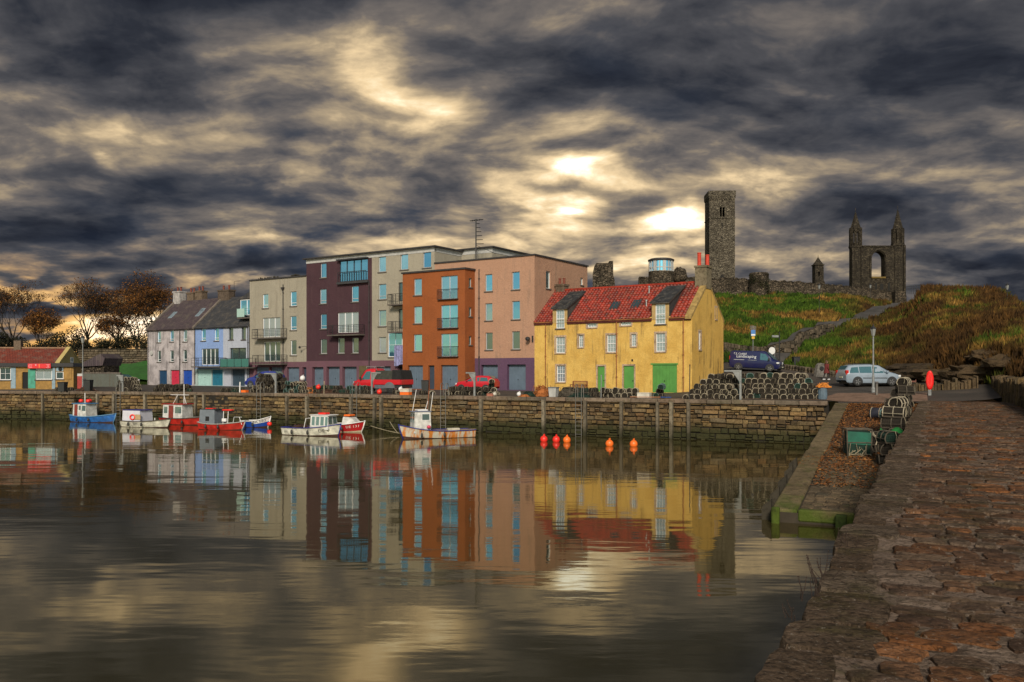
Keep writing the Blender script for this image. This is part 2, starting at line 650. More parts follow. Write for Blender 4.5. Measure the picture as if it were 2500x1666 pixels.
mb = MB()
mb.grid(lambda u, v: (u, v, WZ), [-1500, -300, -60, 0, 60, 300, 1500], [-1500, -200, -20, 20, 60, 120, 200])
water = tag(mb.build('water', water_material()), 'still brown harbour water with soft reflections', None, None, 'structure')

# ------------------------------------------------------------------ plan of the quay, slipway and pier
QC = Vector((18.9, 51.0, 0))                        # corner of the quay at the head of the slipway
QL = Vector((-0.9024, 0.4308, 0)).normalized()       # along the quay to the left
QN = Vector((-QL.y, QL.x, 0))                        # towards the water
if QN.y > 0:
    QN = -QN
QROT = math.atan2(-QL.y, -QL.x)
QBEND = 48.98                                        # the quay turns a little here
QDEL = math.radians(11.3)
QB = QC + QL * QBEND
QL2 = Matrix.Rotation(QDEL, 3, 'Z') @ QL


def bend(x, y):
    """quay frame to quay frame with the left length turned"""
    if x > -QBEND:
        return x, y
    c, s = math.cos(QDEL), math.sin(QDEL)
    u = x + QBEND
    return -QBEND + c * u - s * y, s * u + c * y


def bend_mesh(m):
    m.v = [bend(p[0], p[1]) + (p[2],) for p in m.v]
    return m


def quay_pt(x, back=0.0, z=0.0):
    """world point x along the quay (negative to the left), back metres behind the edge"""
    bx, by = bend(x, back)
    return QC - QL * bx + Vector((QN.x * -by, QN.y * -by, z))


SO = Vector((7.56, 24.8, 0))                         # seaward corner of the slipway
SD = Vector((0.457, 1.0, 0)).normalized()
SR = Vector((SD.y, -SD.x, 0))
SLEN = 26.06
SEND = WZ + 0.33
PO = Vector((-3.915, -6.0, 0))                       # pier edge behind the camera
PD = Vector((0.5, 1.0, 0)).normalized()
PR = Vector((PD.y, -PD.x, 0))
PWID = 4.13
PLEN = 57.0 / PD.y

# ground heights along sight lines: column -> foot distance, [(distance, height)]
GT = {
    -3000: (118, [(30, 0), (118, 0), (140, 3), (400, 6)]),
    0: (118, [(60, 0), (118, 0), (128, 1.5), (142, 3.6), (400, 7)]),
    300: (114, [(60, 0), (114, 0), (124, 1.6), (140, 3.8), (400, 7)]),
    380: (116, [(60, 0), (116, 0), (128, 2.4), (142, 4.0), (400, 7)]),
    1300: (98, [(60, 0), (98, 0), (130, 2), (160, 3), (400, 5)]),
    1440: (96, [(60, 0), (96, 0), (126, 11), (160, 12.5), (400, 13)]),
    1690: (84, [(50, 0), (70, 0), (80, 1.4), (86, 2.6), (92, 5), (150, 15.4), (170, 15.5), (400, 15)]),
    1770: (85, [(51, 0), (64, .15), (77.6, 1.75), (84, 2.35), (86, 3.3), (92, 4.8), (150, 15.3), (175, 15.3), (400, 15)]),
    1850: (86, [(51, 0), (66, .45), (78, 2.05), (85, 2.5), (87, 3.3), (94, 4.6), (150, 15.2), (175, 15.2), (400, 15)]),
    1905: (83, [(51, 0), (66, .5), (78, 1.95), (83, 2.25), (88, 3.55), (92, 3.7), (95, 4.8), (150, 15.1), (175, 15.1), (400, 15)]),
    2000: (75, [(50, 0), (66, .6), (75, 1.7), (78, 2.4), (102, 6.3), (106, 6.5), (109, 7.6), (150, 14.9), (175, 15), (400, 15)]),
    2100: (71.5, [(50, 0), (66, .75), (71.5, 1.1), (74, 2.2), (119, 9.0), (123.5, 9.1), (126, 9.9), (152, 14.6), (175, 14.8), (400, 15)]),
    2160: (70, [(50, 0), (66, .75), (70, 1.0), (72, 2.1), (135, 11.4), (140, 11.5), (143, 12.2), (155, 13.9), (175, 14.4), (400, 15)]),
    2215: (68, [(50, .1), (64, .75), (68, 1.0), (70, 2.2), (100, 7.6), (150, 13.5), (160, 13.7), (400, 14)]),
    2260: (66, [(50, .1), (62, .75), (66, 1.0), (68, 2.2), (80, 5.4), (112, 12.4), (125, 12.9), (160, 13), (400, 13)]),
    2350: (62, [(50, .2), (59, .7), (62, 1.0), (64.5, 3.0), (80, 6.0), (108, 12.1), (125, 12.6), (400, 12)]),
    2440: (58, [(46, .3), (55, .7), (58, 1.0), (61, 3.1), (66, 4.0), (100, 10.7), (120, 11), (400, 10)]),
    2500: (54, [(38, .3), (50, .7), (54, 1.2), (57, 3.0), (95, 8.8), (120, 9), (400, 8)]),
    2700: (44, [(20, .3), (40, .7), (44, 1.0), (48, 3.0), (90, 8), (400, 7)]),
    5200: (14, [(5, .3), (12, .3), (14, 1.0), (20, 3.0), (60, 7), (400, 7)]),
}
GK = sorted(GT)


def _prof(row, Y):
    pts = row[1]
    if Y <= pts[0][0]:
        return pts[0][1]
    for (a, za), (b, zb) in zip(pts, pts[1:]):
        if Y <= b:
            t = (Y - a) / (b - a)
            return za + (zb - za) * t
    return pts[-1][1]


def gz(px, Y, rough=True):
    if px <= GK[0]:
        i, t = 0, 0.0
    elif px >= GK[-1]:
        i, t = len(GK) - 2, 1.0
    else:
        i = max(k for k in range(len(GK) - 1) if GK[k] <= px)
        t = (px - GK[i]) / (GK[i + 1] - GK[i])
    ra, rb = GT[GK[i]], GT[GK[i + 1]]
    # slide along matching features (scale distance so the hill feet line up)
    foot = ra[0] + (rb[0] - ra[0]) * t
    za, zb = _prof(ra, Y * ra[0] / foot if Y < foot else ra[0] + (Y - foot)), _prof(rb, Y * rb[0] / foot if Y < foot else rb[0] + (Y - foot))
    z = za * (1 - t) + zb * t
    if rough and Y > foot + 0.5:
        X = (px - CX) / F * Y
        k = min(1.0, (Y - foot) / 8.0)
        z += k * (0.9 * mnoise.noise((X * .12, Y * .12, 0.3)) + 0.75 * mnoise.noise((X * .33, Y * .33, 5.1)))
    return z


def gfoot(px):
    if px <= GK[0]:
        return GT[GK[0]][0]
    if px >= GK[-1]:
        return GT[GK[-1]][0]
    i = max(k for k in range(len(GK) - 1) if GK[k] <= px)
    t = (px - GK[i]) / (GK[i + 1] - GK[i])
    return GT[GK[i]][0] * (1 - t) + GT[GK[i + 1]][0] * t


def ground_at(X, Y, rough=True):
    return gz(CX + F * X / Y, Y, rough)


def edge_depth(px):
    """distance along a sight line at which the land begins"""
    a = (px - CX) / F
    s = (a * QC.y - QC.x) / (QL.x - a * QL.y)
    Yq = QC.y + QL.y * s
    if s > QBEND:
        s = (a * QB.y - QB.x) / (QL2.x - a * QL2.y)
        Yq = QB.y + QL2.y * s
    if px < 2046:
        return Yq + 0.3
    Yr = 9e9
    if a > 0.5:
        Yr = 3.7 / (a - 0.5 + 1e-6)
    return max(min(48.6 if px < 2235 else 47.5, Yr), 5.0)


cols = [-1500, -1000, -700, -500, -350, -220] + list(range(-140, 1680, 28)) + list(range(1680, 2620, 7)) + [2660, 2720, 2800, 2900, 3050, 3300, 3700, 4300, 5200, 6500, 9000]
K1 = 130
rows_far = [1.0 * (1 - i / K1) + 0 for i in range(K1)]
gverts, gidx = [], {}
gm, hm = MB(), MB()
depths = {}
for ci, px in enumerate(cols):
    e = edge_depth(px)
    f = gfoot(px)
    f = max(f, e + 3)
    ys = [e + (f - e) * (i / 26.0) for i in range(27)]
    ys += [f + (180 - f) * ((i + 1) / 90.0) ** 1.05 for i in range(90)]
    ys += [220, 300, 400, 700, 1500, 3200, 6000]
    depths[ci] = ys
pts = []
for ci, px in enumerate(cols):
    for Y in depths[ci]:
        pts.append(((px - CX) / F * Y, Y, gz(px, Y) if Y < 401 else gz(px, 400)))
nr = len(depths[0])
gf, hf = [], []
for ci in range(len(cols) - 1):
    for r in range(nr - 1):
        q = (ci * nr + r, (ci + 1) * nr + r, (ci + 1) * nr + r + 1, ci * nr + r + 1)
        (gf if r < 26 else hf).append(q)


def asphalt_material():
    m, T = newmat('worn_asphalt')
    g = T.n('ShaderNodeNewGeometry').outputs['Position']
    n1 = T.noise(g, 0.35, 5, 0.6)
    n2 = T.noise(g, 22, 3, 0.7)
    c = T.ramp(n1, [(0.3, (.022, .018, .016)), (0.55, (.055, .044, .037)), (0.75, (.105, .080, .062))])
    c = T.mix(0.3, c, T.ramp(n2, [(0.35, (.02, .02, .02)), (0.7, (.16, .14, .12))]))
    bs = principled(T, **{'Base Color': c, 'Roughness': 0.75, 'Specular IOR Level': 0.3})
    bp = T.n('ShaderNodeBump')
    bp.inputs['Strength'].default_value = 0.4
    bp.inputs['Distance'].default_value = 0.02
    T.put(bp.inputs['Height'], T.math('ADD', n2, T.math('MULTIPLY', T.noise(g, 2.0, 4, 0.6), 2.0)))
    T.put(bs.inputs['Normal'], bp.outputs[0])
    return m


def grass_material(name='hill_grass', blade=False):
    """green on the lawn side of the lane, dead brown grass on the mound"""
    m, T = newmat(name)
    geo = T.n('ShaderNodeNewGeometry')
    g = geo.outputs['Position']
    sp = T.n('ShaderNodeSeparateXYZ')
    T.put(sp.inputs[0], g)
    # the line of the lane divides mown grass from the rough bank
    side = T.math('SUBTRACT', sp.outputs[0], T.math('MULTIPLY', sp.outputs[1], 0.405))
    bank = T.smooth(T.math('ADD', side, T.math('MULTIPLY', T.math('SUBTRACT', T.noise(g, 0.10, 4, 0.6), 0.5), 22.0)), -6.0, 5.0)
    n1 = T.noise(g, 0.13, 4, 0.6)
    n2 = T.noise(g, 0.75, 6, 0.68)
    green = T.ramp(n2, [(0.3, (.010, .022, .003)), (0.52, (.036, .072, .006)), (0.72, (.095, .135, .016))])
    straw = T.ramp(n2, [(0.3, (.034, .020, .005)), (0.55, (.16, .088, .020)), (0.75, (.38, .22, .055))])
    rust = T.ramp(n2, [(0.3, (.012, .007, .003)), (0.55, (.060, .030, .009)), (0.75, (.17, .080, .020))])
    left = T.mix(T.smooth(n1, 0.50, 0.60), green, straw)
    right = T.mix(T.smooth(n1, 0.47, 0.60), rust, T.mix(T.smooth(T.noise(g, .35, 4, .6), .42, .58), green, straw))
    c = T.mix(bank, left, right)
    if blade:
        at_ = T.n('ShaderNodeAttribute', attribute_name='tint')
        c = T.mix(1.0, c, T.math('ADD', 0.25, T.math('MULTIPLY', at_.outputs['Fac'], 1.5)), 'MULTIPLY')
        principled(T, **{'Base Color': c, 'Roughness': 0.8, 'Specular IOR Level': 0.15})
        return m
    c = T.mix(1.0, c, (.75, .75, .75), 'MULTIPLY')
    bs = principled(T, **{'Base Color': c, 'Roughness': 0.95, 'Specular IOR Level': 0.1})
    bp = T.n('ShaderNodeBump')
    bp.inputs['Strength'].default_value = 0.9
    bp.inputs['Distance'].default_value = 0.5
    T.put(bp.inputs['Height'], T.math('ADD', n2, T.noise(g, 5.0, 5, 0.7)))
    T.put(bs.inputs['Normal'], bp.outputs[0])
    return m


ASPH = asphalt_material()
GRASS = grass_material()


def sub_mesh(name, faces, mat, smooth=True):
    used = sorted({i for q in faces for i in q})
    re = {k: i for i, k in enumerate(used)}
    me = bpy.data.meshes.new(name)
    me.from_pydata([pts[i] for i in used], [], [[re[i] for i in q] for q in faces])
    me.materials.append(mat)
    me.polygons.foreach_set('use_smooth', [smooth] * len(faces))
    me.update()
    return link(name, me)


tag(sub_mesh('ground', gf, ASPH), 'worn grey asphalt of the quayside and the road', None, None, 'structure')
tag(sub_mesh('hillside', hf, GRASS), 'grassy hill rising behind the harbour houses', None, None, 'structure')

# grass standing up from the bank and the lawn slope
gb = MB()
rg = random.Random(31)
vv, ff, tt = [], [], []
for i in range(62000):
    px = rg.uniform(1735, 2530)
    f = gfoot(px)
    Y = f + (158 - f) * rg.random() ** 1.5
    X = (px - CX) / F * Y
    # keep the lane clear
    dv = X - 0.405 * Y
    pl = None
    z = gz(px, Y)
    bank = dv > -2 + 8 * mnoise.noise((X * .08, Y * .08, 2.0))
    hgt = rg.uniform(.35, .95) if bank else rg.uniform(.15, .5)
    if not bank and rg.random() < .35:
        hgt *= 1.7
    lean = rg.uniform(-.5, .5)
    w = .05 + .0009 * Y
    tn = rg.random()
    for b in range(3):
        ox, oy = rg.gauss(0, .22), rg.gauss(0, .22)
        l2 = lean + rg.uniform(-.3, .3)
        an = rg.uniform(-.6, .6)
        o = len(vv)
        vv += [(X + ox - w * math.cos(an), Y + oy - w * math.sin(an), z - .08), (X + ox + w * math.cos(an), Y + oy + w * math.sin(an), z - .08),
               (X + ox + l2 * hgt, Y + oy - .2 * hgt, z + hgt * rg.uniform(.7, 1.1))]
        ff.append((o, o + 1, o + 2))
        tt.append(tn * .6 + .4 * rg.random())

# lane up the hill: centre line through points on the ground
LANE = [(1840, 80), (1880, 86), (1910, 90), (1950, 96.5), (2000, 104), (2050, 112), (2100, 121), (2140, 131), (2170, 141), (2195, 150), (2205, 158)]


def lane_pt(i):
    px, Y = LANE[i]
    return Vector(((px - CX) / F * Y, Y, 0))


lane_c = []
for i in range(len(LANE) - 1):
    for k in range(6):
        lane_c.append(lane_pt(i).lerp(lane_pt(i + 1), k / 6))
lane_c.append(lane_pt(len(LANE) - 1))


def lane_dist(x, y):
    return min((x - p.x) ** 2 + (y - p.y) ** 2 for p in lane_c) ** .5


keepv, keepf, keept = [], [], []
for k in range(0, len(vv), 9):
    if lane_dist(vv[k][0], vv[k][1]) < 2.3:
        continue
    o = len(keepv)
    keepv += vv[k:k + 9]
    keepf += [(o, o + 1, o + 2), (o + 3, o + 4, o + 5), (o + 6, o + 7, o + 8)]
    keept += tt[k // 3:k // 3 + 3]
gb.v, gb.f, gb.t, gb.m = keepv, keepf, keept, [0] * len(keepf)
tag(gb.build('rough_grass', grass_material('grass_blades', True), fix=False), 'long rough grass growing over the hill, green and brown', None, None, 'stuff')

mb = MB()
lw = 1.5
prev = None
vs = []
for i, p in enumerate(lane_c):
    d = (lane_c[min(i + 1, len(lane_c) - 1)] - lane_c[max(i - 1, 0)]).normalized()
    s = Vector((d.y, -d.x, 0))
    zc = max(ground_at(p.x, p.y), ground_at((p + s * lw).x, (p + s * lw).y), ground_at((p - s * lw).x, (p - s * lw).y)) + .16
    for k in (-1, -.5, 0, .5, 1):
        q = p + s * (lw * k)
        vs.append((q.x, q.y, zc - .04 * abs(k)))
    for k in (1,):
        q = p + s * (lw + .3)
        vs.append((q.x, q.y, zc - 1.4))
fs = [(i * 6 + k, i * 6 + k + 1, (i + 1) * 6 + k + 1, (i + 1) * 6 + k) for i in range(len(lane_c) - 1) for k in range(5)]
mb.add(vs, fs)
tag(mb.build('lane', plain('lane_surface', (.060, .055, .052), .8, var=.3, scale=.6, bump=.3), smooth=True), 'dark narrow lane climbing the hill to the ruins', None, None, 'structure')
LANE_Z = [vs[i * 6 + 2][2] for i in range(len(lane_c))]


# ------------------------------------------------------------------ stone pieces
def stone_mesh_variants(name, mat, n, seed, depth=.12):
    """unit wall stones: face in x,z from -.5 to .5, y from 0 (back) to -1 (front); 18 triangles each"""
    r = random.Random(seed)
    out = []
    for k in range(n):
        m = MB()
        stone_faces(m, r, -.5, -.5, .5, .5, 0.0, -1.0, .10, .10)
        out.append(m.mesh(name, mat))
    return out


def stone_faces(m, r, x0, z0, x1, z1, yb, yf, bx, bz, tint=0.0, jit=.10):
    w, h = x1 - x0, z1 - z0
    j = lambda s: r.uniform(-jit, jit) * s
    outer = [(x0 + j(w) * .5, z0 + j(h) * .5), (x1 + j(w) * .5, z0 + j(h) * .5), (x1 + j(w) * .5, z1 + j(h) * .5), (x0 + j(w) * .5, z1 + j(h) * .5)]
    inner = [(x0 + bx + j(w), z0 + bz + j(h)), (x1 - bx + j(w), z0 + bz + j(h)), (x1 - bx + j(w), z1 - bz + j(h)), (x0 + bx + j(w), z1 - bz + j(h))]
    ym = yb + (yf - yb) * .55
    vs = [(x, yb, z) for x, z in outer] + [(x, ym, z) for x, z in outer] + [(x, yf * r.uniform(.85, 1.1) if yb == 0 else yf + r.uniform(-.02, .02), z) for x, z in inner]
    fs = []
    for i in range(4):
        k = (i + 1) % 4
        fs.append((i, k, 4 + k, 4 + i))
        fs.append((4 + i, 4 + k, 8 + k, 8 + i))
    fs.append((8, 9, 10, 11))
    m.add(vs, fs, 0, tint)


QUAY_COLS = [(.070, .047, .024), (.16, .105, .048), (.23, .16, .078), (.11, .078, .048), (.29, .20, .092), (.085, .062, .038), (.19, .105, .044), (.15, .12, .075), (.25, .155, .066)]
QSTONE = stony('quay_stone', QUAY_COLS, weed=(-2.10, -1.10), weedcol=(.022, .025, .007), grain=6.0, bump=1.0, dist=.07, speck=.35)
QCORE = plain('quay_joint', (.014, .011, .008), .95, var=.3)

quay = thing('quay_wall', 'long harbour wall of rough squared sandstone blocks below the houses', 'harbour wall', QC, QROT)
mb = MB()
for xx in range(-120, 0, 5):
    mb.box(xx, 0.10, -3.9, xx + 5, 1.2, -0.16)
bend_mesh(mb)
mb.build('wall_core', QCORE, quay)
rq = random.Random(5)
stones = []
z = -3.0
while z < -0.28:
    h = rq.uniform(.20, .36)
    if z + h > -0.30:
        h = -0.20 - z
    x = 0.0 - rq.uniform(0, .3)
    while x > -112:
        w = rq.uniform(.26, .62) if rq.random() < .7 else rq.uniform(.6, 1.05)
        if h > .28 and rq.random() < .25 and w < .6:
            hm_ = h * rq.uniform(.4, .6)
            stones.append((x - w, z, x, z + hm_))
            stones.append((x - w, z + hm_, x, z + h))
        else:
            dz = rq.uniform(-.035, .035)
            stones.append((x - w, z + dz, x, z + h + dz))
        x -= w
    z += h
QV = stone_mesh_variants('stone', QSTONE, 14, 3)
# the stones that show largest: above the weed and nearest the slipway
vis = sorted([s for s in stones if s[1] > -2.45], key=lambda s: -(s[2] - s[0]) * (s[3] - s[1]) / (52 - .385 * s[0]) ** 2 * (1.0 if s[0] > -45 else .3))
vis = [s for s in vis if s[2] < -.1]
pick = set(id(s) for s in vis[:300])
rest = MB()
for s in stones:
    gap = rq.uniform(.012, .028)
    dep = rq.uniform(.09, .22)
    if id(s) in pick:
        bx, by = bend((s[0] + s[2]) / 2, .12)
        o = link('stone', rq.choice(QV), quay, (bx, by, (s[1] + s[3]) / 2), QDEL if s[2] < -QBEND else 0, (s[2] - s[0] - gap * 2, dep, s[3] - s[1] - gap * 2))
    else:
        stone_faces(rest, rq, s[0] + gap, s[1] + gap, s[2] - gap, s[3] - gap, .12, .12 - dep, .03, .03, rq.random() * .98 + .01)
bend_mesh(rest)
tag(rest.build('stone_courses', QSTONE, quay), None, None, None, 'stuff')

# coping: long slabs along the edge
COPE = stony('quay_coping', [(.16, .12, .09), (.21, .16, .12), (.13, .105, .08), (.19, .135, .10)], grain=5, bump=.5, moss=((.05, .06, .015), .35))
x = 0.0
k = 0
while x > -118:
    w = rq.uniform(1.1, 1.9)
    m = MB()
    m.cbox(x - w + .012, -.10 + rq.uniform(-.03, .03), -.21, x - .012, .95, .055 + rq.uniform(-.012, .012), .035)
    bend_mesh(m)
    m.build('coping_slab', COPE, quay)
    x -= w

# timber rubbing posts bolted to the face
TIMB = stony('fender_timber', [(.17, .145, .11), (.12, .10, .075), (.22, .19, .145)], grain=4, bump=.6, weed=(-2.4, -1.4))


def quay_x(px):
    a = (px - CX) / F
    s = (a * QC.y - QC.x) / (QL.x - a * QL.y)
    if s > QBEND:
        s = QBEND + (a * QB.y - QB.x) / (QL2.x - a * QL2.y)
    return -s


for px in (108, 242, 281, 358, 437, 480, 501, 704, 752, 860, 917, 934, 1050, 1176, 1330, 1430, 1518, 1607, 1640, 1683):
    x = quay_x(px)
    w = rq.uniform(.16, .24)
    m = MB()
    tl_ = rq.uniform(-.04, .04)
    bot = rq.uniform(-3.2, -2.8)
    m.prism([(-w / 2, bot), (w / 2, bot), (w / 2 + tl_, -.16), (-w / 2 + tl_, -.10)], 'y', -.30, .06)
    for bz in (-.6, -1.7):
        m.lathe([(.035, 0), (.035, .03)], 6, (0, -.325, bz), 0, 'y')
    m.build('timber_post', TIMB, quay, bend(x, 0) + (0,), QDEL if x < -QBEND else 0)

# pale concrete walk along the top of the quay at the slipway head
mb = MB()
wv = []
for i in range(41):
    s = -5.4 + i * 22.0 / 40
    dp = 8.0 if s < 0.4 else 2.2
    for k in range(5):
        p = quay_pt(-s, 0.95 + (dp - .95) * k / 4 if s > 0 else .10 + (dp - .1) * k / 4)
        wv.append((p.x, p.y, 0.025 + ground_at(p.x, p.y, False)))
mb.add(wv, [(i * 5 + k, (i + 1) * 5 + k, (i + 1) * 5 + k + 1, i * 5 + k + 1) for i in range(40) for k in range(4)])
PINKC = stony('pink_concrete', [(.27, .165, .115), (.23, .145, .105)], grain=3, bump=.5, speck=.3)
tag(mb.build('quay_pavement', PINKC), 'pinkish worn concrete strip along the quay edge', None, None, 'structure')

# ------------------------------------------------------------------ slipway
SLAB = stony('slip_setts', [(.075, .055, .035), (.11, .08, .05), (.06, .05, .035), (.14, .10, .06)], grain=6, bump=.8, moss=((.05, .07, .01), .3))
KERB = stony('slip_kerb', [(.15, .112, .058), (.12, .09, .05), (.18, .135, .075)], grain=3, bump=1.0, dist=.08, speck=.5, moss=((.060, .068, .010), .7), weed=(-2.25, -1.85), weedcol=(.055, .085, .008))


def sz(u):
    """height of the slip u metres up from its seaward end"""
    return SEND - SEND * min(1.0, u / SLEN)


slip = link('slipway', None, None, SO, math.atan2(SR.y, SR.x))
slip.empty_display_size = .2
tag(slip, 'sloping stone slipway running down from the quay into the water', None, None, 'structure')
W_S = 4.7
mb = MB()
us = [i * SLEN / 40 for i in range(41)]
mb.grid(lambda u, t: (t, u, sz(u) - .03), us, [.05, 1.5, 3.0, W_S])
mb.add([(0.05, 0, SEND - .03), (W_S, 0, SEND - .03), (W_S, 0, -4), (.05, 0, -4)], [(0, 1, 2, 3)])
mb.add([(0.05, 0, SEND - .03), (0.05, SLEN, -.03), (.05, SLEN, -4), (.05, 0, -4)], [(0, 1, 2, 3)])
mb.build('slip_core', plain('slip_joint', (.035, .027, .018), .9, var=.3), slip)
# setts near the foot are plain to see, higher up they lie under weed
rs = random.Random(12)
sett_mesh = []
for k in range(8):
    m = MB()
    pts_o = [(-.5, -.5), (.5, -.5), (.5, .5), (-.5, .5)]
    vs = [(x + rs.uniform(-.04, .04), y + rs.uniform(-.06, .06), 0) for x, y in pts_o]
    vt = [(x * .8 + rs.uniform(-.03, .03), y * .72 + rs.uniform(-.04, .04), 1 + rs.uniform(-.2, .2)) for x, y in pts_o]
    m.add(vs + vt, [(4, 5, 6, 7)] + [(i, (i + 1) % 4, 4 + (i + 1) % 4, 4 + i) for i in range(4)])
    sett_mesh.append(m.mesh('sett', SLAB))
ns = 0
u = .34
sl = math.atan2(-SEND, SLEN)
restm = MB()
while u < SLEN - .1:
    h = rs.uniform(.13, .19)
    t = .72
    while t < W_S - .1:
        w = rs.uniform(.22, .42)
        if ns < 290 and u < 7:
            o = link('sett', rs.choice(sett_mesh), slip, (t + w / 2, u + h / 2, sz(u + h / 2) - .03), 0, (w - .02, h - .02, .045))
            o.rotation_euler = (sl, 0, 0)
            ns += 1
        elif u < 12:
            zt = sz(u + h / 2)
            restm.add([(t + .01, u + .01, zt - .04), (t + w - .01, u + .01, zt - .04), (t + w - .01, u + h - .01, zt - .02), (t + .01, u + h - .01, zt - .02),
                       (t + .04, u + .03, zt + .01), (t + w - .04, u + .03, zt + .008), (t + w - .04, u + h - .03, zt + .02), (t + .04, u + h - .03, zt + .02)],
                      [(4, 5, 6, 7), (0, 1, 5, 4), (1, 2, 6, 5), (2, 3, 7, 6), (3, 0, 4, 7)], 0, rs.random())
        t += w
    u += h
tag(restm.build('setts', SLAB, slip), None, None, None, 'stuff')
# kerb slabs down the water side and across the foot
u = 0.0
while u < SLEN:
    ln = rs.uniform(1.2, 2.4)
    u2 = min(SLEN, u + ln)
    m = MB()
    a, b = sz(u) + .06, sz(u2) + .06
    e = .015
    j = rs.uniform(-.03, .03)
    m.add([(-.02 + j, u + e, a - .5), (.70 + j, u + e, a - .5), (.70 + j, u2 - e, b - .5), (-.02 + j, u2 - e, b - .5),
           (-.02 + j, u + e, a - .05), (.70 + j, u + e, a - .05), (.70 + j, u2 - e, b - .05), (-.02 + j, u2 - e, b - .05),
           (.03 + j, u + e + .02, a), (.65 + j, u + e + .02, a), (.65 + j, u2 - e - .02, b), (.03 + j, u2 - e - .02, b)],
          [(8, 9, 10, 11), (4, 5, 9, 8), (5, 6, 10, 9), (6, 7, 11, 10), (7, 4, 8, 11), (0, 1, 5, 4), (1, 2, 6, 5), (2, 3, 7, 6), (3, 0, 4, 7)])
    m.build('kerb_slab', KERB, slip)
    u = u2
t = .72
while t < W_S:
    w = rs.uniform(1.0, 1.6)
    m = MB()
    m.cbox(t + .01, -.04, SEND - .27, min(W_S, t + w) - .01, .30, SEND + .07, .04)
    m.build('kerb_slab', KERB, slip)
    t += w
GREENT = stony('weedy_timber', [(.045, .075, .008), (.03, .05, .008), (.065, .10, .01)], grain=6, bump=.6)
DARKT = stony('dark_timber', [(.035, .03, .022), (.05, .042, .03)], grain=6, bump=.6)
for (t, w, z1, mt) in ((.02, .22, SEND + .13, GREENT), (1.75, .30, SEND + .03, GREENT), (3.3, .14, SEND + .01, DARKT)):
    m = MB()
    m.cbox(t, -.26, -4.0, t + w, -.045, z1, .03)
    m.build('timber_post', mt, slip)
m = MB()
m.cbox(3.46, -.22, SEND - .29, W_S, -.05, SEND - .19, .02)
m.build('timber_rail', GREENT, slip)
for (u, z1) in ((.25, SEND + .28), (2.0, SEND + .42), (3.9, SEND + .6), (5.6, SEND + .75), (6.9, SEND + .9)):
    m = MB()
    m.add([(-.32, u, -4), (-.05, u, -4), (-.05, u + .28, -4), (-.32, u + .28, -4), (-.32, u, z1 - .25), (-.05, u, z1), (-.05, u + .28, z1), (-.32, u + .28, z1 - .25)],
          [(4, 5, 6, 7), (0, 1, 5, 4), (1, 2, 6, 5), (2, 3, 7, 6), (3, 0, 4, 7)])
    m.build('timber_post', DARKT, slip)
# brown weed and leaves thrown up on the slip
lit = MB()
for i in range(15000):
    u = 3.6 + (SLEN - 3.4) * rs.random()
    t = rs.uniform(.72, W_S - .2)
    dn = .5 + .5 * mnoise.noise((t * .7, u * .45, 1.0)) + (u - 5) * .06
    if 7.0 < u < 9.0:
        t = rs.uniform(.0, W_S - .2)
        dn += .3
    if rs.random() > dn:
        continue
    s = rs.uniform(.03, .085)
    an = rs.uniform(0, math.pi)
    c, s_ = math.cos(an) * s, math.sin(an) * s
    zt = sz(u) + rs.uniform(.012, .06)
    w = .45
    lit.add([(t - c, u - s_, zt), (t - s_ * w, u + c * w, zt + rs.uniform(0, .035)), (t + c, u + s_, zt + rs.uniform(-.008, .02)), (t + s_ * w, u - c * w, zt + rs.uniform(0, .03))], [(0, 1, 2, 3)], 0, rs.random() * .98 + .01)
LIT = stony('cast_weed', [(.22, .080, .022), (.33, .13, .032), (.12, .046, .016), (.42, .19, .05), (.17, .065, .024), (.27, .11, .035)], grain=9, bump=0)
tag(lit.build('cast_weed', LIT, slip, fix=False), None, None, None, 'stuff')

# ------------------------------------------------------------------ pier under the camera
PZ = 0.30


def pz(s):
    """top of the pier, s metres along from its start behind the camera"""
    Y = PO.y + PD.y * s
    return PZ if Y < 43 else PZ - .22 * min(1.0, (Y - 43) / 8.0)


pier = link('pier', None, None, PO, math.atan2(PR.y, PR.x))      # local x across the pier, local y along it
tag(pier, 'broad old stone pier with uneven paving running to the quay', None, None, 'structure')
PIERC = [(.095, .052, .032), (.145, .080, .048), (.065, .038, .025), (.18, .118, .078), (.115, .064, .040), (.26, .096, .028), (.18, .122, .082), (.080, .047, .032), (.17, .075, .032), (.13, .090, .064), (.10, .062, .044), (.15, .105, .075)]
PSTONE = stony('pier_stone', PIERC, grain=6, bump=1.0, dist=.10, speck=.7, rough=.6, spec=.16, moss=((.035, .040, .010), .32), big=1.3)
PMORT = stony('pier_mortar', [(.25, .185, .145), (.25, .185, .145)], grain=8, bump=1.0, dist=.12, speck=.8, rough=.75, spec=.1, moss=((.050, .055, .014), .5), big=1.1)
PEDGE = stony('pier_edge_stone', [(.155, .110, .078), (.12, .082, .056), (.18, .135, .10)], grain=7, bump=1.0, dist=.16, speck=.85, rough=.75, spec=.1, moss=((.055, .052, .014), .5), big=1.6)
mb = MB()


def bed(s, t):
    n = mnoise.noise((t * 2.3, s * 2.3, 0)) * .018 + mnoise.noise((t * 7, s * 7, 4)) * .014
    return (t, s, pz(s) - .002 + n)


s_list = [0, 4, 8] + [9 + i * .09 for i in range(150)] + [22.5 + i * .4 for i in range(30)] + [34.5 + i for i in range(30)]
s_list = [s for s in s_list if s <= PLEN]
mb.grid(bed, s_list, [.10 + i * (PWID - .1) / 44 for i in range(45)])
mb.add([(.10, 0, .22), (.10, PLEN, .0), (.16, PLEN, -4), (.16, 0, -4)], [(0, 1, 2, 3)])
mb.build('pier_bed', PMORT, pier, smooth=True, fix=False)

rp = random.Random(77)


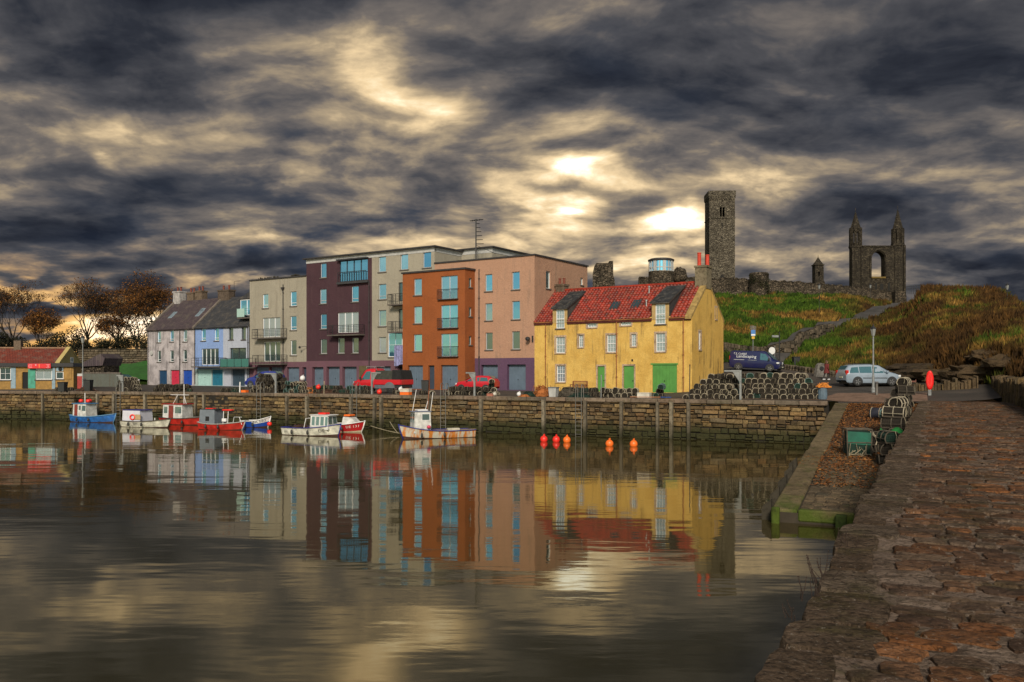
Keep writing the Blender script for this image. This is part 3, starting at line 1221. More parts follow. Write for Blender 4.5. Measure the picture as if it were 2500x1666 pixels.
def pave_stone(m, s0, t0, s1, t1, near, tint=0.0, edge=False):
    """one worn paving stone over the cell s0..s1, t0..t1"""
    cs, ct = (s0 + s1) / 2, (t0 + t1) / 2
    a, b = (s1 - s0) / 2, (t1 - t0) / 2
    n = 18 if near > 1 else (12 if near else 8)
    sq = rp.uniform(4.5, 10.0) if not edge else 12.0
    tw = rp.uniform(-.14, .14) if not edge else 0
    pts = []
    sd = rp.uniform(0, 99)
    for i in range(n):
        an = 2 * math.pi * (i + .5) / n
        c, s = math.cos(an), math.sin(an)
        r = (abs(c) ** sq + abs(s) ** sq) ** (-1.0 / sq)
        r *= 1 + .30 * mnoise.noise((c * 2.1 + sd, s * 2.1, sd)) * (.8 if not edge else .25)
        x, y = r * c * b, r * s * a
        pts.append((x * math.cos(tw) - y * math.sin(tw), x * math.sin(tw) + y * math.cos(tw)))
    h = rp.uniform(.012, .026) if not edge else rp.uniform(.014, .026)
    gx, gy = rp.uniform(-.03, .03), rp.uniform(-.03, .03)
    rings = [(1.02, -.07), (.99, -.01), (.95, .90), (.55, 1.0)] + ([(.28, 1.0)] if near > 1 else [])
    vs, fs = [], []
    for f, hz in rings:
        for x, y in pts:
            x2, y2 = x * f, y * f
            zz = pz(cs) + (h * hz if hz > 0 else hz) + gx * x2 + gy * y2
            if hz > .5:
                zz += mnoise.noise(((ct + x2) * 6, (cs + y2) * 6, sd)) * .016
            vs.append((ct + x2, cs + y2, zz))
    for k in range(len(rings) - 1):
        for i in range(n):
            j = (i + 1) % n
            fs.append((k * n + i, k * n + j, (k + 1) * n + j, (k + 1) * n + i))
    vs.append((ct, cs, pz(cs) + h * 1.02))
    c = len(vs) - 1
    k = len(rings) - 1
    for i in range(n):
        fs.append((k * n + i, k * n + (i + 1) % n, c))
    m.add(vs, fs, 0, tint)


# big edge blocks first, then rubble paving
s = 8.2
while s < PLEN:
    ln = rp.uniform(.38, .85)
    w = rp.uniform(.30, .62)
    m = MB()
    pave_stone(m, s + .012, rp.uniform(-.07, .02), min(PLEN, s + ln) - .012, w, 2 if s < 24 else 1, 0.0, True)
    # outer face of the block
    o = m.build('edge_stone', PEDGE, pier)
    s += ln
count = 0
rest = MB()
s = 8.6
while s < PLEN:
    Yd = PO.y + PD.y * s
    h = rp.uniform(.16, .32)
    t = rp.uniform(.36, .62)
    while t < PWID - .1:
        w = rp.uniform(.16, .52)
        if rp.random() > .12:
            sj = rp.uniform(-.05, .05)
            near = 2 if s < 17 else (1 if s < 26 else 0)
            # what the frame shows
            X = PO.x + PD.x * s + PR.x * t
            Y = PO.y + PD.y * s + PR.y * t
            seen = Y > 3 and abs(CX + F * X / max(Y, .1)) < 2600
            if Y > 2.0 and (seen or Y > 12):
                if count < 300 and seen:
                    m = MB()
                    pave_stone(m, s + sj + .014, t + .014, s + sj + h - .014, t + w - .014, near)
                    m.build('paving_stone', PSTONE, pier)
                    count += 1
                else:
                    pave_stone(rest, s + sj + .014, t + .014, s + sj + h - .014, t + w - .014, near if near < 2 else 1, rp.random() * .98 + .01)
        t += w
    s += h
tag(rest.build('paving', PSTONE, pier), None, None, None, 'stuff')

# parapet of stones set on edge along the seaward side
PARC = [(.075, .050, .027), (.12, .082, .044), (.055, .038, .024), (.16, .105, .048), (.09, .066, .038)]
PARA = stony('parapet_stone', PARC, grain=8, bump=1.0, dist=.05, moss=((.10, .065, .015), .35))
par = thing('parapet_wall', 'jagged wall of thin stones set upright along the far side of the pier', 'wall', PO + PR * PWID + PD * 20, math.atan2(PD.y, PD.x))
mb = MB()
mb.box(0, -.75, -.2, 53, -.22, 1.30)
mb.build('wall_core', QCORE, par)
x = 0.0
nst = 0
restp = MB()
while x < 53.0:
    w = rp.uniform(.10, .26)
    z = -.05
    for lift in range(2):
        top = rp.uniform(.60, .85) if lift == 0 else rp.uniform(1.30, 1.62)
        z0 = .0 if lift == 0 else lz
        d = rp.uniform(-.05, .14)
        vs = [(x + .008, -.30, z0), (x + w - .008, -.30, z0), (x + w - .008 + rp.uniform(-.03, .03), -.30, top), (x + .008 + rp.uniform(-.03, .03), -.30, top + rp.uniform(-.08, .08)),
              (x + .02, d, z0 + .02), (x + w - .02, d + rp.uniform(-.04, .04), z0 + .02), (x + w - .03, d + rp.uniform(-.06, .02), top - .05), (x + .03, d + rp.uniform(-.06, .02), top - .05)]
        fs = [(4, 5, 6, 7), (0, 1, 5, 4), (1, 2, 6, 5), (2, 3, 7, 6), (3, 0, 4, 7), (0, 3, 2, 1)]
        if lift == 1:
            vs += [(x + .02, -.80, top - .1), (x + w - .02, -.80, top - .1 + rp.uniform(-.1, .1))]
            fs.append((3, 2, 9, 8))
        sx = PO + PR * PWID + PD * (20 + x)
        m = restp
        if nst < 300 and x > 16:
            m = MB()
        m.add(vs, fs, 0, rp.random() * .98 + .01 if m is restp else 0.0)
        if m is not restp:
            m.build('stone', PARA, par)
            nst += 1
        lz = top - .04
    x += w
tag(restp.build('stone_edge', PARA, par), None, None, None, 'stuff')
# short return of the same wall across the head of the pier
par2 = thing('return_wall', 'low broken wall of upright stones behind the lifebuoy post', 'wall', at(2388, 963, 57.5), math.radians(176))
par2.location.z = 0.05
restp = MB()
mb = MB()
mb.box(0, -.6, -.2, 4.6, -.15, 1.0)
mb.build('wall_core', QCORE, par2)
x = 0.0
while x < 4.6:
    w = rp.uniform(.12, .28)
    top = (1.35 - .11 * x) * rp.uniform(.82, 1.12)
    m = MB()
    d = rp.uniform(-.02, .12)
    m.add([(x + .008, -.5, .0), (x + w - .008, -.5, .0), (x + w - .02, -.5, top), (x + .02, -.5, top + .05), (x + .02, d, .0), (x + w - .02, d, .0), (x + w - .03, d - .05, top - .06), (x + .03, d - .04, top)],
          [(4, 5, 6, 7), (0, 1, 5, 4), (1, 2, 6, 5), (2, 3, 7, 6), (3, 0, 4, 7)])
    m.build('stone', PARA, par2)
    x += w

# ------------------------------------------------------------------ houses along the shore
WHITE = plain('white_paint', (.72, .72, .74), .45, var=.06)
GREYF = plain('grey_window_frame', (.40, .41, .43), .4, var=.06)
DARKF = plain('dark_window_frame', (.045, .045, .05), .4, var=.1)
IRON = plain('black_iron', (.022, .022, .025), .5, var=.2)
SILLM = plain('dark_sill', (.10, .085, .075), .8, var=.2)
PIPE = plain('drain_pipe', (.035, .032, .035), .5, var=.2)
RUSTP = plain('rusty_pipe', (.27, .10, .03), .7, var=.35, scale=2.0)
MARGIN = stony('window_margin', [(.50, .36, .25), (.46, .34, .25)], grain=6, bump=.3)
GARAGE = plain('blue_grey_door', (.105, .145, .20), .5, var=.1, scale=1.5)
GARAGE2 = plain('deep_blue_door', (.040, .055, .085), .45, var=.1)
GL = glass('window_glass')
GLV = [GL, glass('window_glass_deep', (.18, .50, .82)), glass('window_glass_pale', (.40, .74, .98), .06), glass('window_glass_grey', (.34, .55, .70), .05)]
GLD = glass('window_glass_dark', (.16, .25, .27), .05, .8)  # on lower windows the dark tint stands in for the mirrored hills
GLC = glass('window_glass_curtained', (.36, .45, .52), .10, .55)
BLACKV = plain('dark_interior', (.010, .010, .011), .9, var=.1)  # near-black fill: the shade inside doorways, passages and vents, put into the colour
SLATE_C = [(.060, .045, .052), (.045, .036, .043), (.080, .060, .066), (.052, .045, .050)]


def slate_material(name, c1, c2, sx=3.4, sy=4.2):
    m, T = newmat(name)
    tc = T.n('ShaderNodeTexCoord').outputs['Object']
    mp = T.n('ShaderNodeMapping')
    T.put(mp.inputs['Vector'], tc)
    mp.inputs['Scale'].default_value = (sx, sy, 0)
    br = T.n('ShaderNodeTexBrick')
    T.put(br.inputs['Vector'], mp.outputs[0])
    br.inputs['Color1'].default_value = c1 + (1,)
    br.inputs['Color2'].default_value = c2 + (1,)
    br.inputs['Mortar'].default_value = tuple(x * .3 for x in c1) + (1,)
    br.inputs['Scale'].default_value = 1.0
    br.inputs['Mortar Size'].default_value = .05
    br.inputs['Bias'].default_value = -.1
    br.inputs['Brick Width'].default_value = .9
    br.inputs['Row Height'].default_value = .8
    g = T.n('ShaderNodeNewGeometry').outputs['Position']
    c = T.mix(T.math('MULTIPLY', T.smooth(T.noise(g, 1.2, 6, .65), .48, .68), .55), br.outputs[0], (.13, .11, .09))
    bs = principled(T, **{'Base Color': c, 'Roughness': .7, 'Specular IOR Level': .3})
    bp = T.n('ShaderNodeBump')
    bp.inputs['Strength'].default_value = .8
    bp.inputs['Distance'].default_value = .05
    T.put(bp.inputs['Height'], T.math('ADD', T.math('MULTIPLY', br.outputs[1], -1.0), T.noise(g, 5, 4, .6)))
    T.put(bs.inputs['Normal'], bp.outputs[0])
    return m


def plane_front(y0):
    return lambda u, z, d: (u, y0 + d, z)


def plane_right(xg):
    return lambda u, z, d: (xg - d, u, z)


def pbox(m, pt, u0, z0, d0, u1, z1, d1, mi=0):
    vs = [pt(u0, z0, d0), pt(u1, z0, d0), pt(u1, z0, d1), pt(u0, z0, d1), pt(u0, z1, d0), pt(u1, z1, d0), pt(u1, z1, d1), pt(u0, z1, d1)]
    m.add(vs, [(3, 2, 1, 0), (4, 5, 6, 7), (0, 1, 5, 4), (1, 2, 6, 5), (2, 3, 7, 6), (3, 0, 4, 7)], mi)


def wall_open(m, pt, u0, z0, u1, z1, ops, dep=.2, mi=0):
    """a wall face with openings cut through and their reveals"""
    ops = [(max(a, u0), max(b, z0), min(c, u1), min(d, z1)) for a, b, c, d in ops if c > u0 and a < u1 and d > z0 and b < z1]
    us = sorted(set([u0, u1] + [o[0] for o in ops] + [o[2] for o in ops]))
    zs = sorted(set([z0, z1] + [o[1] for o in ops] + [o[3] for o in ops]))
    for i in range(len(us) - 1):
        for j in range(len(zs) - 1):
            cu, cz = (us[i] + us[i + 1]) / 2, (zs[j] + zs[j + 1]) / 2
            if any(o[0] < cu < o[2] and o[1] < cz < o[3] for o in ops):
                continue
            m.add([pt(us[i], zs[j], 0), pt(us[i + 1], zs[j], 0), pt(us[i + 1], zs[j + 1], 0), pt(us[i], zs[j + 1], 0)], [(0, 1, 2, 3)], mi)
    for a, b, c, d in ops:
        q = [(a, b), (c, b), (c, d), (a, d)]
        for k in range(4):
            (p0, q0), (p1, q1) = q[k], q[(k + 1) % 4]
            m.add([pt(p0, q0, 0), pt(p1, q1, 0), pt(p1, q1, dep), pt(p0, q0, dep)], [(0, 1, 2, 3)], mi)


class House:
    def __init__(self, name, label, cat, x0):
        self.x0 = x0
        self.root = thing(name, label, cat, TW(x0), TA)
        self.ops = []
        self.todo = []

    def part(self, m, name, mat, parent=None, smooth=False):
        if parent is None:
            return m.build(name, mat, self.root, (-self.x0, 0, 0), 0, smooth)
        return m.build(name, mat, parent, (0, 0, 0), 0, smooth)

    def window(self, pt, r, style='modern', fmat=None, gmat=None, dep=.16, sill=True, margin=None, name='window', bars=(2, 2)):
        a, b, c, d = r
        fmat = fmat or GREYF
        gmat = gmat or GL
        if gmat is GL:
            gmat = RND.choice(GLV)
        fw = min(.07, (c - a) * .12)
        m = MB()
        f0, f1 = dep - .05, dep + .02
        pbox(m, pt, a, b, f0, c, b + fw, f1)
        pbox(m, pt, a, d - fw, f0, c, d, f1)
        pbox(m, pt, a, b + fw, f0, a + fw, d - fw, f1)
        pbox(m, pt, c - fw, b + fw, f0, c, d - fw, f1)
        if style == 'modern':
            t = b + (d - b) * .22
            pbox(m, pt, a + fw, t - fw * .4, f0, c - fw, t + fw * .4, f1)
        elif style == 'sash':
            zmid = b + (d - b) * .5
            pbox(m, pt, a + fw, zmid - .03, f0 - .01, c - fw, zmid + .03, f1)
            for half in (0, 1):
                z0, z1 = (b + fw, zmid - .03) if half == 0 else (zmid + .03, d - fw)
                for i in range(1, bars[0] + 1):
                    u = a + fw + (c - a - 2 * fw) * i / (bars[0] + 1)
                    pbox(m, pt, u - .011, z0, f0 + .012, u + .011, z1, f1)
                for j in range(1, bars[1] + 1):
                    zz = z0 + (z1 - z0) * j / (bars[1] + 1)
                    pbox(m, pt, a + fw, zz - .010, f0 + .014, c - fw, zz + .010, f1 - .002)
        elif style == 'grid':
            for i in range(1, bars[0] + 1):
                u = a + fw + (c - a - 2 * fw) * i / (bars[0] + 1)
                pbox(m, pt, u - .012, b + fw, f0 + .01, u + .012, d - fw, f1)
            for j in range(1, bars[1] + 1):
                zz = b + fw + (d - b - 2 * fw) * j / (bars[1] + 1)
                pbox(m, pt, a + fw, zz - .012, f0 + .012, c - fw, zz + .012, f1 - .002)
        elif style.startswith('french'):
            n = int(style[-1])
            for i in range(1, n):
                u = a + (c - a) * i / n
                pbox(m, pt, u - fw * .7, b + fw, f0, u + fw * .7, d - fw, f1)
        w = self.part(m, name, fmat)
        g = MB()
        g.add([pt(a + .01, b + .01, dep), pt(c - .01, b + .01, dep), pt(c - .01, d - .01, dep), pt(a + .01, d - .01, dep)], [(0, 1, 2, 3)])
        self.part(g, 'pane', gmat, w)
        if sill:
            s = MB()
            pbox(s, pt, a - .10, b - .10, -.08, c + .10, b, dep - .05)
            self.part(s, 'sill', SILLM if margin is None else margin, w)
        if margin is not None:
            s = MB()
            mw = .15
            pbox(s, pt, a - mw, b + .002, -.018, a, d, .10)
            pbox(s, pt, c, b + .002, -.018, c + mw, d, .10)
            pbox(s, pt, a - mw, d, -.02, c + mw, d + mw, .10)
            self.part(s, 'margin', margin, w)
        return w

    def door(self, pt, r, mat, dep=.22, ribs=0, name='door', handle=True, margin=None):
        a, b, c, d = r
        m = MB()
        pbox(m, pt, a + .01, b, dep - .06, c - .01, d - .01, dep + .02)
        if ribs:
            for i in range(ribs):
                u0 = a + .05 + (c - a - .1) * i / ribs
                u1 = a + .05 + (c - a - .1) * (i + 1) / ribs - .03
                pbox(m, pt, u0, b + .06, dep - .08, u1, d - .07, dep - .055)
        w = self.part(m, name, mat)
        if handle:
            h = MB()
            um = a + (c - a) * (.5 if ribs else .88)
            pbox(h, pt, um - .04, b + .95, dep - .13, um + .04, b + 1.02, dep - .08)
            self.part(h, 'handle', IRON, w)
        if margin is not None:
            s = MB()
            mw = .14
            pbox(s, pt, a - mw, b, -.018, a, d, .10)
            pbox(s, pt, c, b, -.018, c + mw, d, .10)
            pbox(s, pt, a - mw, d, -.02, c + mw, d + mw, .10)
            self.part(s, 'margin', margin, w)
        return w

    def pipe(self, x, z0, z1, y=-.08, r=.05, mat=None, hopper=False):
        m = MB()
        m.tube([(x, y, z0), (x, y, z1)], r, 8)
        z = z0 + 1.2
        while z < z1:
            m.box(x - r * 1.5, y - r * 1.3, z, x + r * 1.5, 0.0, z + .06)
            z += 1.9
        if hopper:
            m.prism([(x - .10, z1), (x + .10, z1), (x + .2, z1 + .28), (x - .2, z1 + .28)], 'y', -.26, -.01)
            m.tube([(x, y, z1 + .25), (x, y, z1 + .62)], r, 8)
        self.part(m, 'downpipe', mat or PIPE)

    def balcony(self, xa, xb, z0, out=1.0, h=1.0, y0=0.0, glassy=False, bars=6, left_part=None, tubes=4):
        s = MB()
        s.box(xa, y0 - out, z0 - .14, xb, y0 - .003, z0)
        b = self.part(s, 'balcony', SILLM)
        r = MB()
        ys = y0 - out + .04
        if not glassy:
            for k in range(tubes):
                z = z0 + .12 + (h - .12) * (k + 1) / tubes - .02
                rr = .028 if k == tubes - 1 else .014
                r.tube([(xa + .03, y0 - .02, z), (xa + .03, ys, z), (xb - .03, ys, z), (xb - .03, y0 - .02, z)], rr, 5)
        else:
            r.tube([(xa + .03, y0 - .02, z0 + h), (xa + .03, ys, z0 + h), (xb - .03, ys, z0 + h), (xb - .03, y0 - .02, z0 + h)], .028, 5)
        n = max(2, bars)
        for k in range(n + 1):
            x = xa + .03 + (xb - xa - .06) * k / n
            r.box(x - .018, ys - .018, z0, x + .018, ys + .018, z0 + h)
        r.box(xa + .012, y0 - .07, z0, xa + .048, y0 - .03, z0 + h)
        r.box(xb - .048, y0 - .07, z0, xb - .012, y0 - .03, z0 + h)
        self.part(r, 'railing', IRON, b)
        if glassy:
            for k in range(n):
                x0 = xa + .03 + (xb - xa - .06) * k / n + .04
                x1 = xa + .03 + (xb - xa - .06) * (k + 1) / n - .04
                g = MB()
                g.box(x0, ys - .008, z0 + .06, x1, ys + .008, z0 + h - .06)
                self.part(g, 'pane', GREENG, b)
        return b


GREENG = glass('green_balcony_glass', (.10, .30, .27), .08, .45)


def shell(h, x0, x1, z0, z1, D, mat, left=True, right=True, y0=0.0, name='wall'):
    """side and back walls and a roof deck"""
    m = MB()
    if left:
        m.add([(x0, y0, z0), (x0, D, z0), (x0, D, z1), (x0, y0, z1)], [(0, 1, 2, 3)])
    if right:
        m.add([(x1, y0, z0), (x1, D, z0), (x1, D, z1), (x1, y0, z1)], [(0, 1, 2, 3)])
    m.add([(x0, D, z0), (x1, D, z0), (x1, D, z1), (x0, D, z1)], [(0, 1, 2, 3)])
    m.add([(x0, y0, z1 - .05), (x1, y0, z1 - .05), (x1, D, z1 - .05), (x0, D, z1 - .05)], [(0, 1, 2, 3)])
    return h.part(m, name, mat)


ROOFE = plain('dark_roof_edge', (.035, .032, .034), .6, var=.2)
FASC = plain('pale_fascia', (.42, .42, .42), .6, var=.15)
SB = -0.6     # walls start a little below the ground
FP = plane_front(0.0)


def flat_roof_edge(h, x0, x1, z, D, y0=0.0, over=.12, th=.14):
    m = MB()
    m.box(x0 - over * .3, y0 - over, z, x1 + over * .3, D + over, z + th)
    h.part(m, 'roof', ROOFE)


# ---- pale grey cottage, blue house, pale blue house (one pitched roof line)
WH = harl('grey_harling', (.47, .43, .45), (.17, .155, .165), stain=(.07, .06, .065), stain_amt=.9, blotch=.85, blotch_scale=.9)
BL = harl('blue_harling', (.22, .33, .62), (.20, .29, .53), stain_amt=.12, blotch=.5)
PB = harl('pale_blue_harling', (.40, .43, .52), (.35, .38, .47), stain_amt=.15, blotch=.5)
MINTW = harl('mint_harling', (.38, .47, .48), (.33, .42, .44), stain_amt=.2)
SLA = slate_material('purple_slate', (.085, .062, .070), (.055, .042, .050))
SLB = slate_material('grey_slate', (.055, .055, .062), (.034, .036, .042))
SKEW = stony('skew_stone', [(.20, .17, .15), (.15, .13, .115)], grain=6, bump=.4)
EZ, RZ, RD = 7.35, 11.35, 4.4
xa0, xa1, xa2, xa3 = cx_('a', 78), cx_('a', 530), cx_('a', 803), cx_('a', 1050)


def pitched(h, x0, x1, mat, over=.18, y1=RD, ez=EZ, rz=RZ, th=.14, name='roof'):
    m = MB()
    sl = (rz - ez) / y1
    prof = [(-over, ez - over * sl), (y1, rz), (2 * y1 + over, ez - over * sl), (2 * y1 + over, ez - over * sl - th), (y1, rz - th), (-over, ez - over * sl - th)]
    m.prism(prof, 'x', x0, x1)
    return h.part(m, name, mat)


def chimney(h, x0, x1, y0, y1, z0, z1, mat, pots, potmat, parent=None):
    m = MB()
    m.box(x0, y0, z0, x1, y1, z1 - .18)
    m.box(x0 - .07, y0 - .07, z1 - .18, x1 + .07, y1 + .07, z1)
    c = h.part(m, 'chimney', mat, parent)
    for k in range(pots):
        x = x0 + (x1 - x0) * (k + .5) / pots
        p = MB()
        p.lathe([(.15, z1 - .02), (.13, z1 + .1), (.12, z1 + .5), (.15, z1 + .52), (.15, z1 + .6)], 8, (x, (y0 + y1) / 2, 0))
        p.build('chimney_pot', potmat, h.root, (-h.x0, 0, 0))
    return c


POT = plain('red_clay', (.17, .045, .028), .8, var=.2)
CHST = stony('chimney_stone', [(.15, .11, .08), (.12, .09, .07)], grain=5, bump=.6)

h = House('terraced_house', 'weathered pale grey harled house at the end of the terrace with pink and blue doors', 'house', xa0)
ops = []
wins = []
for (l, t, r, b) in ((172, 505, 207, 612), (292, 497, 330, 605), (418, 492, 458, 605), (172, 692, 207, 800), (292, 690, 330, 798), (418, 685, 457, 798)):
    wins.append(rc('a', l, t, r, b))
drs = []
for (l, t, r, b, mt) in ((185, 880, 265, 1028, 'db'), (298, 877, 382, 1028, 'pk'), (415, 877, 505, 1028, 'bb')):
    q = rc('a', l, t, r, b)
    drs.append(((q[0], 0.05, q[2], q[3]), mt))
m = MB()
wall_open(m, FP, xa0, SB, xa1, EZ, wins + [d[0] for d in drs], .22)
h.part(m, 'front_wall', WH)
m = MB()
m.prism([(0, SB), (2 * RD, SB), (2 * RD, EZ), (RD, RZ - .1), (0, EZ)], 'x', xa0, xa0 + .3)
m.add([(xa0, 2 * RD, SB), (xa1, 2 * RD, SB), (xa1, 2 * RD, EZ), (xa0, 2 * RD, EZ)], [(0, 1, 2, 3)])
h.part(m, 'gable_wall', WH)
for i, w in enumerate(wins):
    h.window(FP, w, 'modern', WHITE, GLD if i > 2 else GL)
DM = {'db': plain('navy_door', (.012, .055, .13), .45, var=.1), 'pk': plain('pink_door', (.52, .03, .07), .45, var=.1), 'bb': plain('bright_blue_door', (.015, .07, .38), .45, var=.1)}
for q, k in drs:
    h.door(FP, q, DM[k], .24, 5)
rf = pitched(h, xa0 - .15, xa1, SLA)
for (l, t, r, b) in ((285, 328, 345, 380), (543, 308, 600, 362), (552, 292, 580, 312)):
    xm = cx_('a', (l + r) / 2, (t + b) / 2, 2.0)
    zz = [cz_('a', (l + r) / 2, q, 2.0) for q in (b, t)]
    m = MB()
    sl = (RZ - EZ) / RD
    y0 = (zz[0] - EZ) / sl
    y1 = (zz[1] - EZ) / sl + .1
    nrm = .06
    m.add([(xm - .35, y0, EZ + y0 * sl + nrm), (xm + .35, y0, EZ + y0 * sl + nrm), (xm + .35, y1, EZ + y1 * sl + nrm), (xm - .35, y1, EZ + y1 * sl + nrm),
           (xm - .4, y0 - .05, EZ + y0 * sl - .06), (xm + .4, y0 - .05, EZ + y0 * sl - .06), (xm + .4, y1 + .05, EZ + y1 * sl), (xm - .4, y1 + .05, EZ + y1 * sl)],
          [(0, 1, 2, 3), (4, 5, 1, 0), (5, 6, 2, 1), (6, 7, 3, 2), (7, 4, 0, 3)])
    h.part(m, 'skylight', GLC)
for xx in (xa0 + .02, xa1 - .05):
    m = MB()
    sl = (RZ - EZ) / RD
    m.prism([(-.2, EZ - .2 * sl - .05), (-.2, EZ - .2 * sl + .2), (RD, RZ + .22), (2 * RD, EZ + .2), (2 * RD, EZ - .1), (RD, RZ - .05)], 'x', xx - .2, xx + .12)
    h.part(m, 'skew', SKEW)
chimney(h, xa0 - .1, xa0 + 1.3, RD - .5, RD + .5, RZ - .8, RZ + 1.25, plain('white_chimney', (.36, .34, .34), .9, var=.3), 2, POT)
q0, q1 = cx_('a', 460, 150, RD), cx_('a', 520, 150, RD)
chimney(h, q0, q1, RD - .1, RD + .8, RZ - .8, RZ + 1.0, CHST, 2, POT)
q0, q1 = cx_('a', 540, 150, RD), cx_('a', 603, 150, RD)
chimney(h, q0, q1, RD - .1, RD + .8, RZ - .8, RZ + 1.15, CHST, 2, POT)
h.pipe(cx_('a', 392), .2, EZ - .15)
m = MB()
xc, zc = cx_('a', 122, 715), cz_('a', 122, 715)
m.lathe([(.32, -.14), (.32, -.02), (.26, -.16)], 14, (xc, 0, zc), 0, 'y')
h.part(m, 'wall_clock', FASC)

h = House('terraced_house', 'bright blue house with slate roof, wide glazing and mint and teal garage doors', 'house', xa1)
wins = [rc('a', 592, 482, 637, 597), rc('a', 718, 475, 762, 597)]
big = rc('a', 595, 672, 760, 828)
d1, d2 = rc('a', 556, 875, 688, 1030), rc('a', 693, 875, 803, 1035)
d1, d2 = (d1[0], .05, d1[2], d1[3]), (d2[0], .05, d2[2] - .1, d2[3])
zband = cz_('a', 660, 866)
m = MB()
wall_open(m, FP, xa1, zband, xa2, EZ, wins + [big], .2)
h.part(m, 'front_wall', BL)
m = MB()
wall_open(m, FP, xa1, SB, xa2, zband, [d1, d2], .25)
h.part(m, 'ground_floor_wall', MINTW)
for w in wins:
    h.window(FP, w, 'modern', WHITE, GL)
h.window(FP, big, 'french4', WHITE, GLD, sill=False)
h.door(FP, d1, plain('mint_door', (.36, .56, .55), .45, var=.08), .2, 6)
h.door(FP, d2, plain('teal_door', (.02, .15, .24), .45, var=.1), .2, 6)
pitched(h, xa1, xa2, SLB)
h.pipe(xa1 + .12, .2, EZ - .15)
zb = cz_('a', 600, 842, -1.1)
h.balcony(cx_('a', 492, 842, -1.1), cx_('a', 762, 842, -1.1), zb, 1.1, 1.05, bars=5, tubes=3)
q0, q1 = cx_('a', 782, 150, RD), cx_('a', 888, 150, RD)
chimney(h, q0, q1, RD - .5, RD + .5, RZ - .8, cz_('a', 835, 112, RD), CHST, 2, POT)
m = MB()
xm = cx_('a', 890, 100, RD)
zt = cz_('a', 890, 28, RD)
m.tube([(xm, RD + .3, RZ), (xm, RD + .3, zt)], .025, 5)
m.tube([(xm, RD + .3, zt), (xm + 1.2, RD + .3, zt)], .018, 5)
h.part(m, 'aerial', IRON)

h = House('terraced_house', 'pale blue grey house with green glass balcony beside the blue house', 'house', xa2)
wins = [rc('a', 857, 468, 900, 587), rc('a', 978, 462, 1020, 587)]
big = rc('a', 865, 665, 1022, 845)
d1 = rc('a', 880, 870, 1010, 1030)
d1 = (d1[0], .05, d1[2], d1[3])
m = MB()
wall_open(m, FP, xa2, SB, xa3, EZ, wins + [big, d1], .3)
h.part(m, 'front_wall', PB)
for w in wins:
    h.window(FP, w, 'plain', DARKF, GLD, sill=True)
h.window(FP, big, 'french2', DARKF, GLD, sill=False, dep=.22)
h.door(FP, d1, plain('slate_blue_door', (.035, .06, .09), .45, var=.1), .3, 6)
pitched(h, xa2, xa3, SLB)
h.pipe(xa3 - .12, .2, EZ - .15)
zb = cz_('a', 900, 850, -1.1)
h.balcony(cx_('a', 770, 850, -1.1), cx_('a', 1045, 850, -1.1), zb, 1.1, 1.05, bars=4, glassy=True)
# roof terrace cut into the slates
xd0, xd1 = cx_('a', 985, 300, 1.2), xa3 - .02
m = MB()
m.box(xd0, .9, EZ + .5, xd1, 3.4, EZ + 3.2)
m.prism([(xd0 - .15, EZ + 3.2), (xd1, EZ + 3.2), (xd1, EZ + 3.9), ((xd0 + xd1) / 2 + .6, EZ + 4.0)], 'y', .7, 4.3)
dm = h.part(m, 'dormer', SLB)
h.window(plane_front(.9), (xd0 + .12, EZ + 1.2, xd1 - .1, EZ + 3.1), 'french2', WHITE, GL, dep=-.02, sill=False)
m = MB()
m.box(cx_('a', 930, 360, -.1), .0, EZ + .75, xd1, .9, EZ + .9)
h.part(m, 'terrace_floor', SILLM)
m = MB()
xg0 = cx_('a', 935, 360, .0)
m.box(xg0, -.02, EZ + .95, xg0 + (xd1 - xg0) * .62, .02, EZ + 1.95)
h.part(m, 'glass_screen', plain('frosted_glass', (.34, .50, .47), .25, var=.05))
m = MB()
for k in range(4):
    m.tube([(xg0 + (xd1 - xg0) * .66, 0, EZ + 1.1 + .28 * k), (xd1 - .03, 0, EZ + 1.1 + .28 * k)], .015, 5)
h.part(m, 'railing', IRON)

# ---- flats
GREY1 = harl('warm_grey_render', (.33, .30, .245), (.26, .235, .19), stain_amt=.22, blotch=.6)
PURP = harl('deep_purple_render', (.066, .033, .043), (.046, .024, .033), stain=(.10, .06, .065), stain_amt=.3, blotch=.7)
LPURP = harl('light_purple_render', (.150, .075, .100), (.115, .058, .080), stain_amt=.25, blotch=.5)
ORNG = harl('burnt_orange_render', (.29, .088, .029), (.21, .064, .022), stain=(.20, .05, .02), stain_amt=.3, blotch=.6)
PINK = harl('salmon_render', (.42, .245, .170), (.35, .20, .135), stain=(.23, .16, .12), stain_amt=.4, blotch=.6)
PURB = harl('plum_base_render', (.115, .062, .115), (.095, .052, .098), stain_amt=.2, blotch=.5)

x0, x1 = cx_('a', 1057), cx_('b', 553)
h = House('block_of_flats', 'low warm grey block of flats with two small balconies', 'flats', x0)
ZT = 12.5
zb = cz_('a', 1600, 798)
W = [((1180, 150, 1235, 285), 'modern'), ((1445, 125, 1505, 265), 'modern'), ((1445, 360, 1505, 495), 'modern'), ((1447, 592, 1505, 735), 'plain')]
wins = [(rc('a', *q), s) for q, s in W]
f1, f2 = rc('a', 1180, 375, 1350, 562), rc('a', 1190, 605, 1350, 795)
m = MB()
wall_open(m, FP, x0, zb, x1, ZT, [w[0] for w in wins] + [f1, f2], .2)
h.part(m, 'front_wall', GREY1)
gd = [rc('a', 1110, 850, 1240, 1010), rc('a', 1250, 850, 1365, 1010), rc('a', 1412, 850, 1530, 1010), rc('a', 1560, 850, 1598, 1010)]
gd = [(q[0], .05, q[2], q[3]) for q in gd]
m = MB()
wall_open(m, FP, x0, SB, x1, zb, gd, .35)
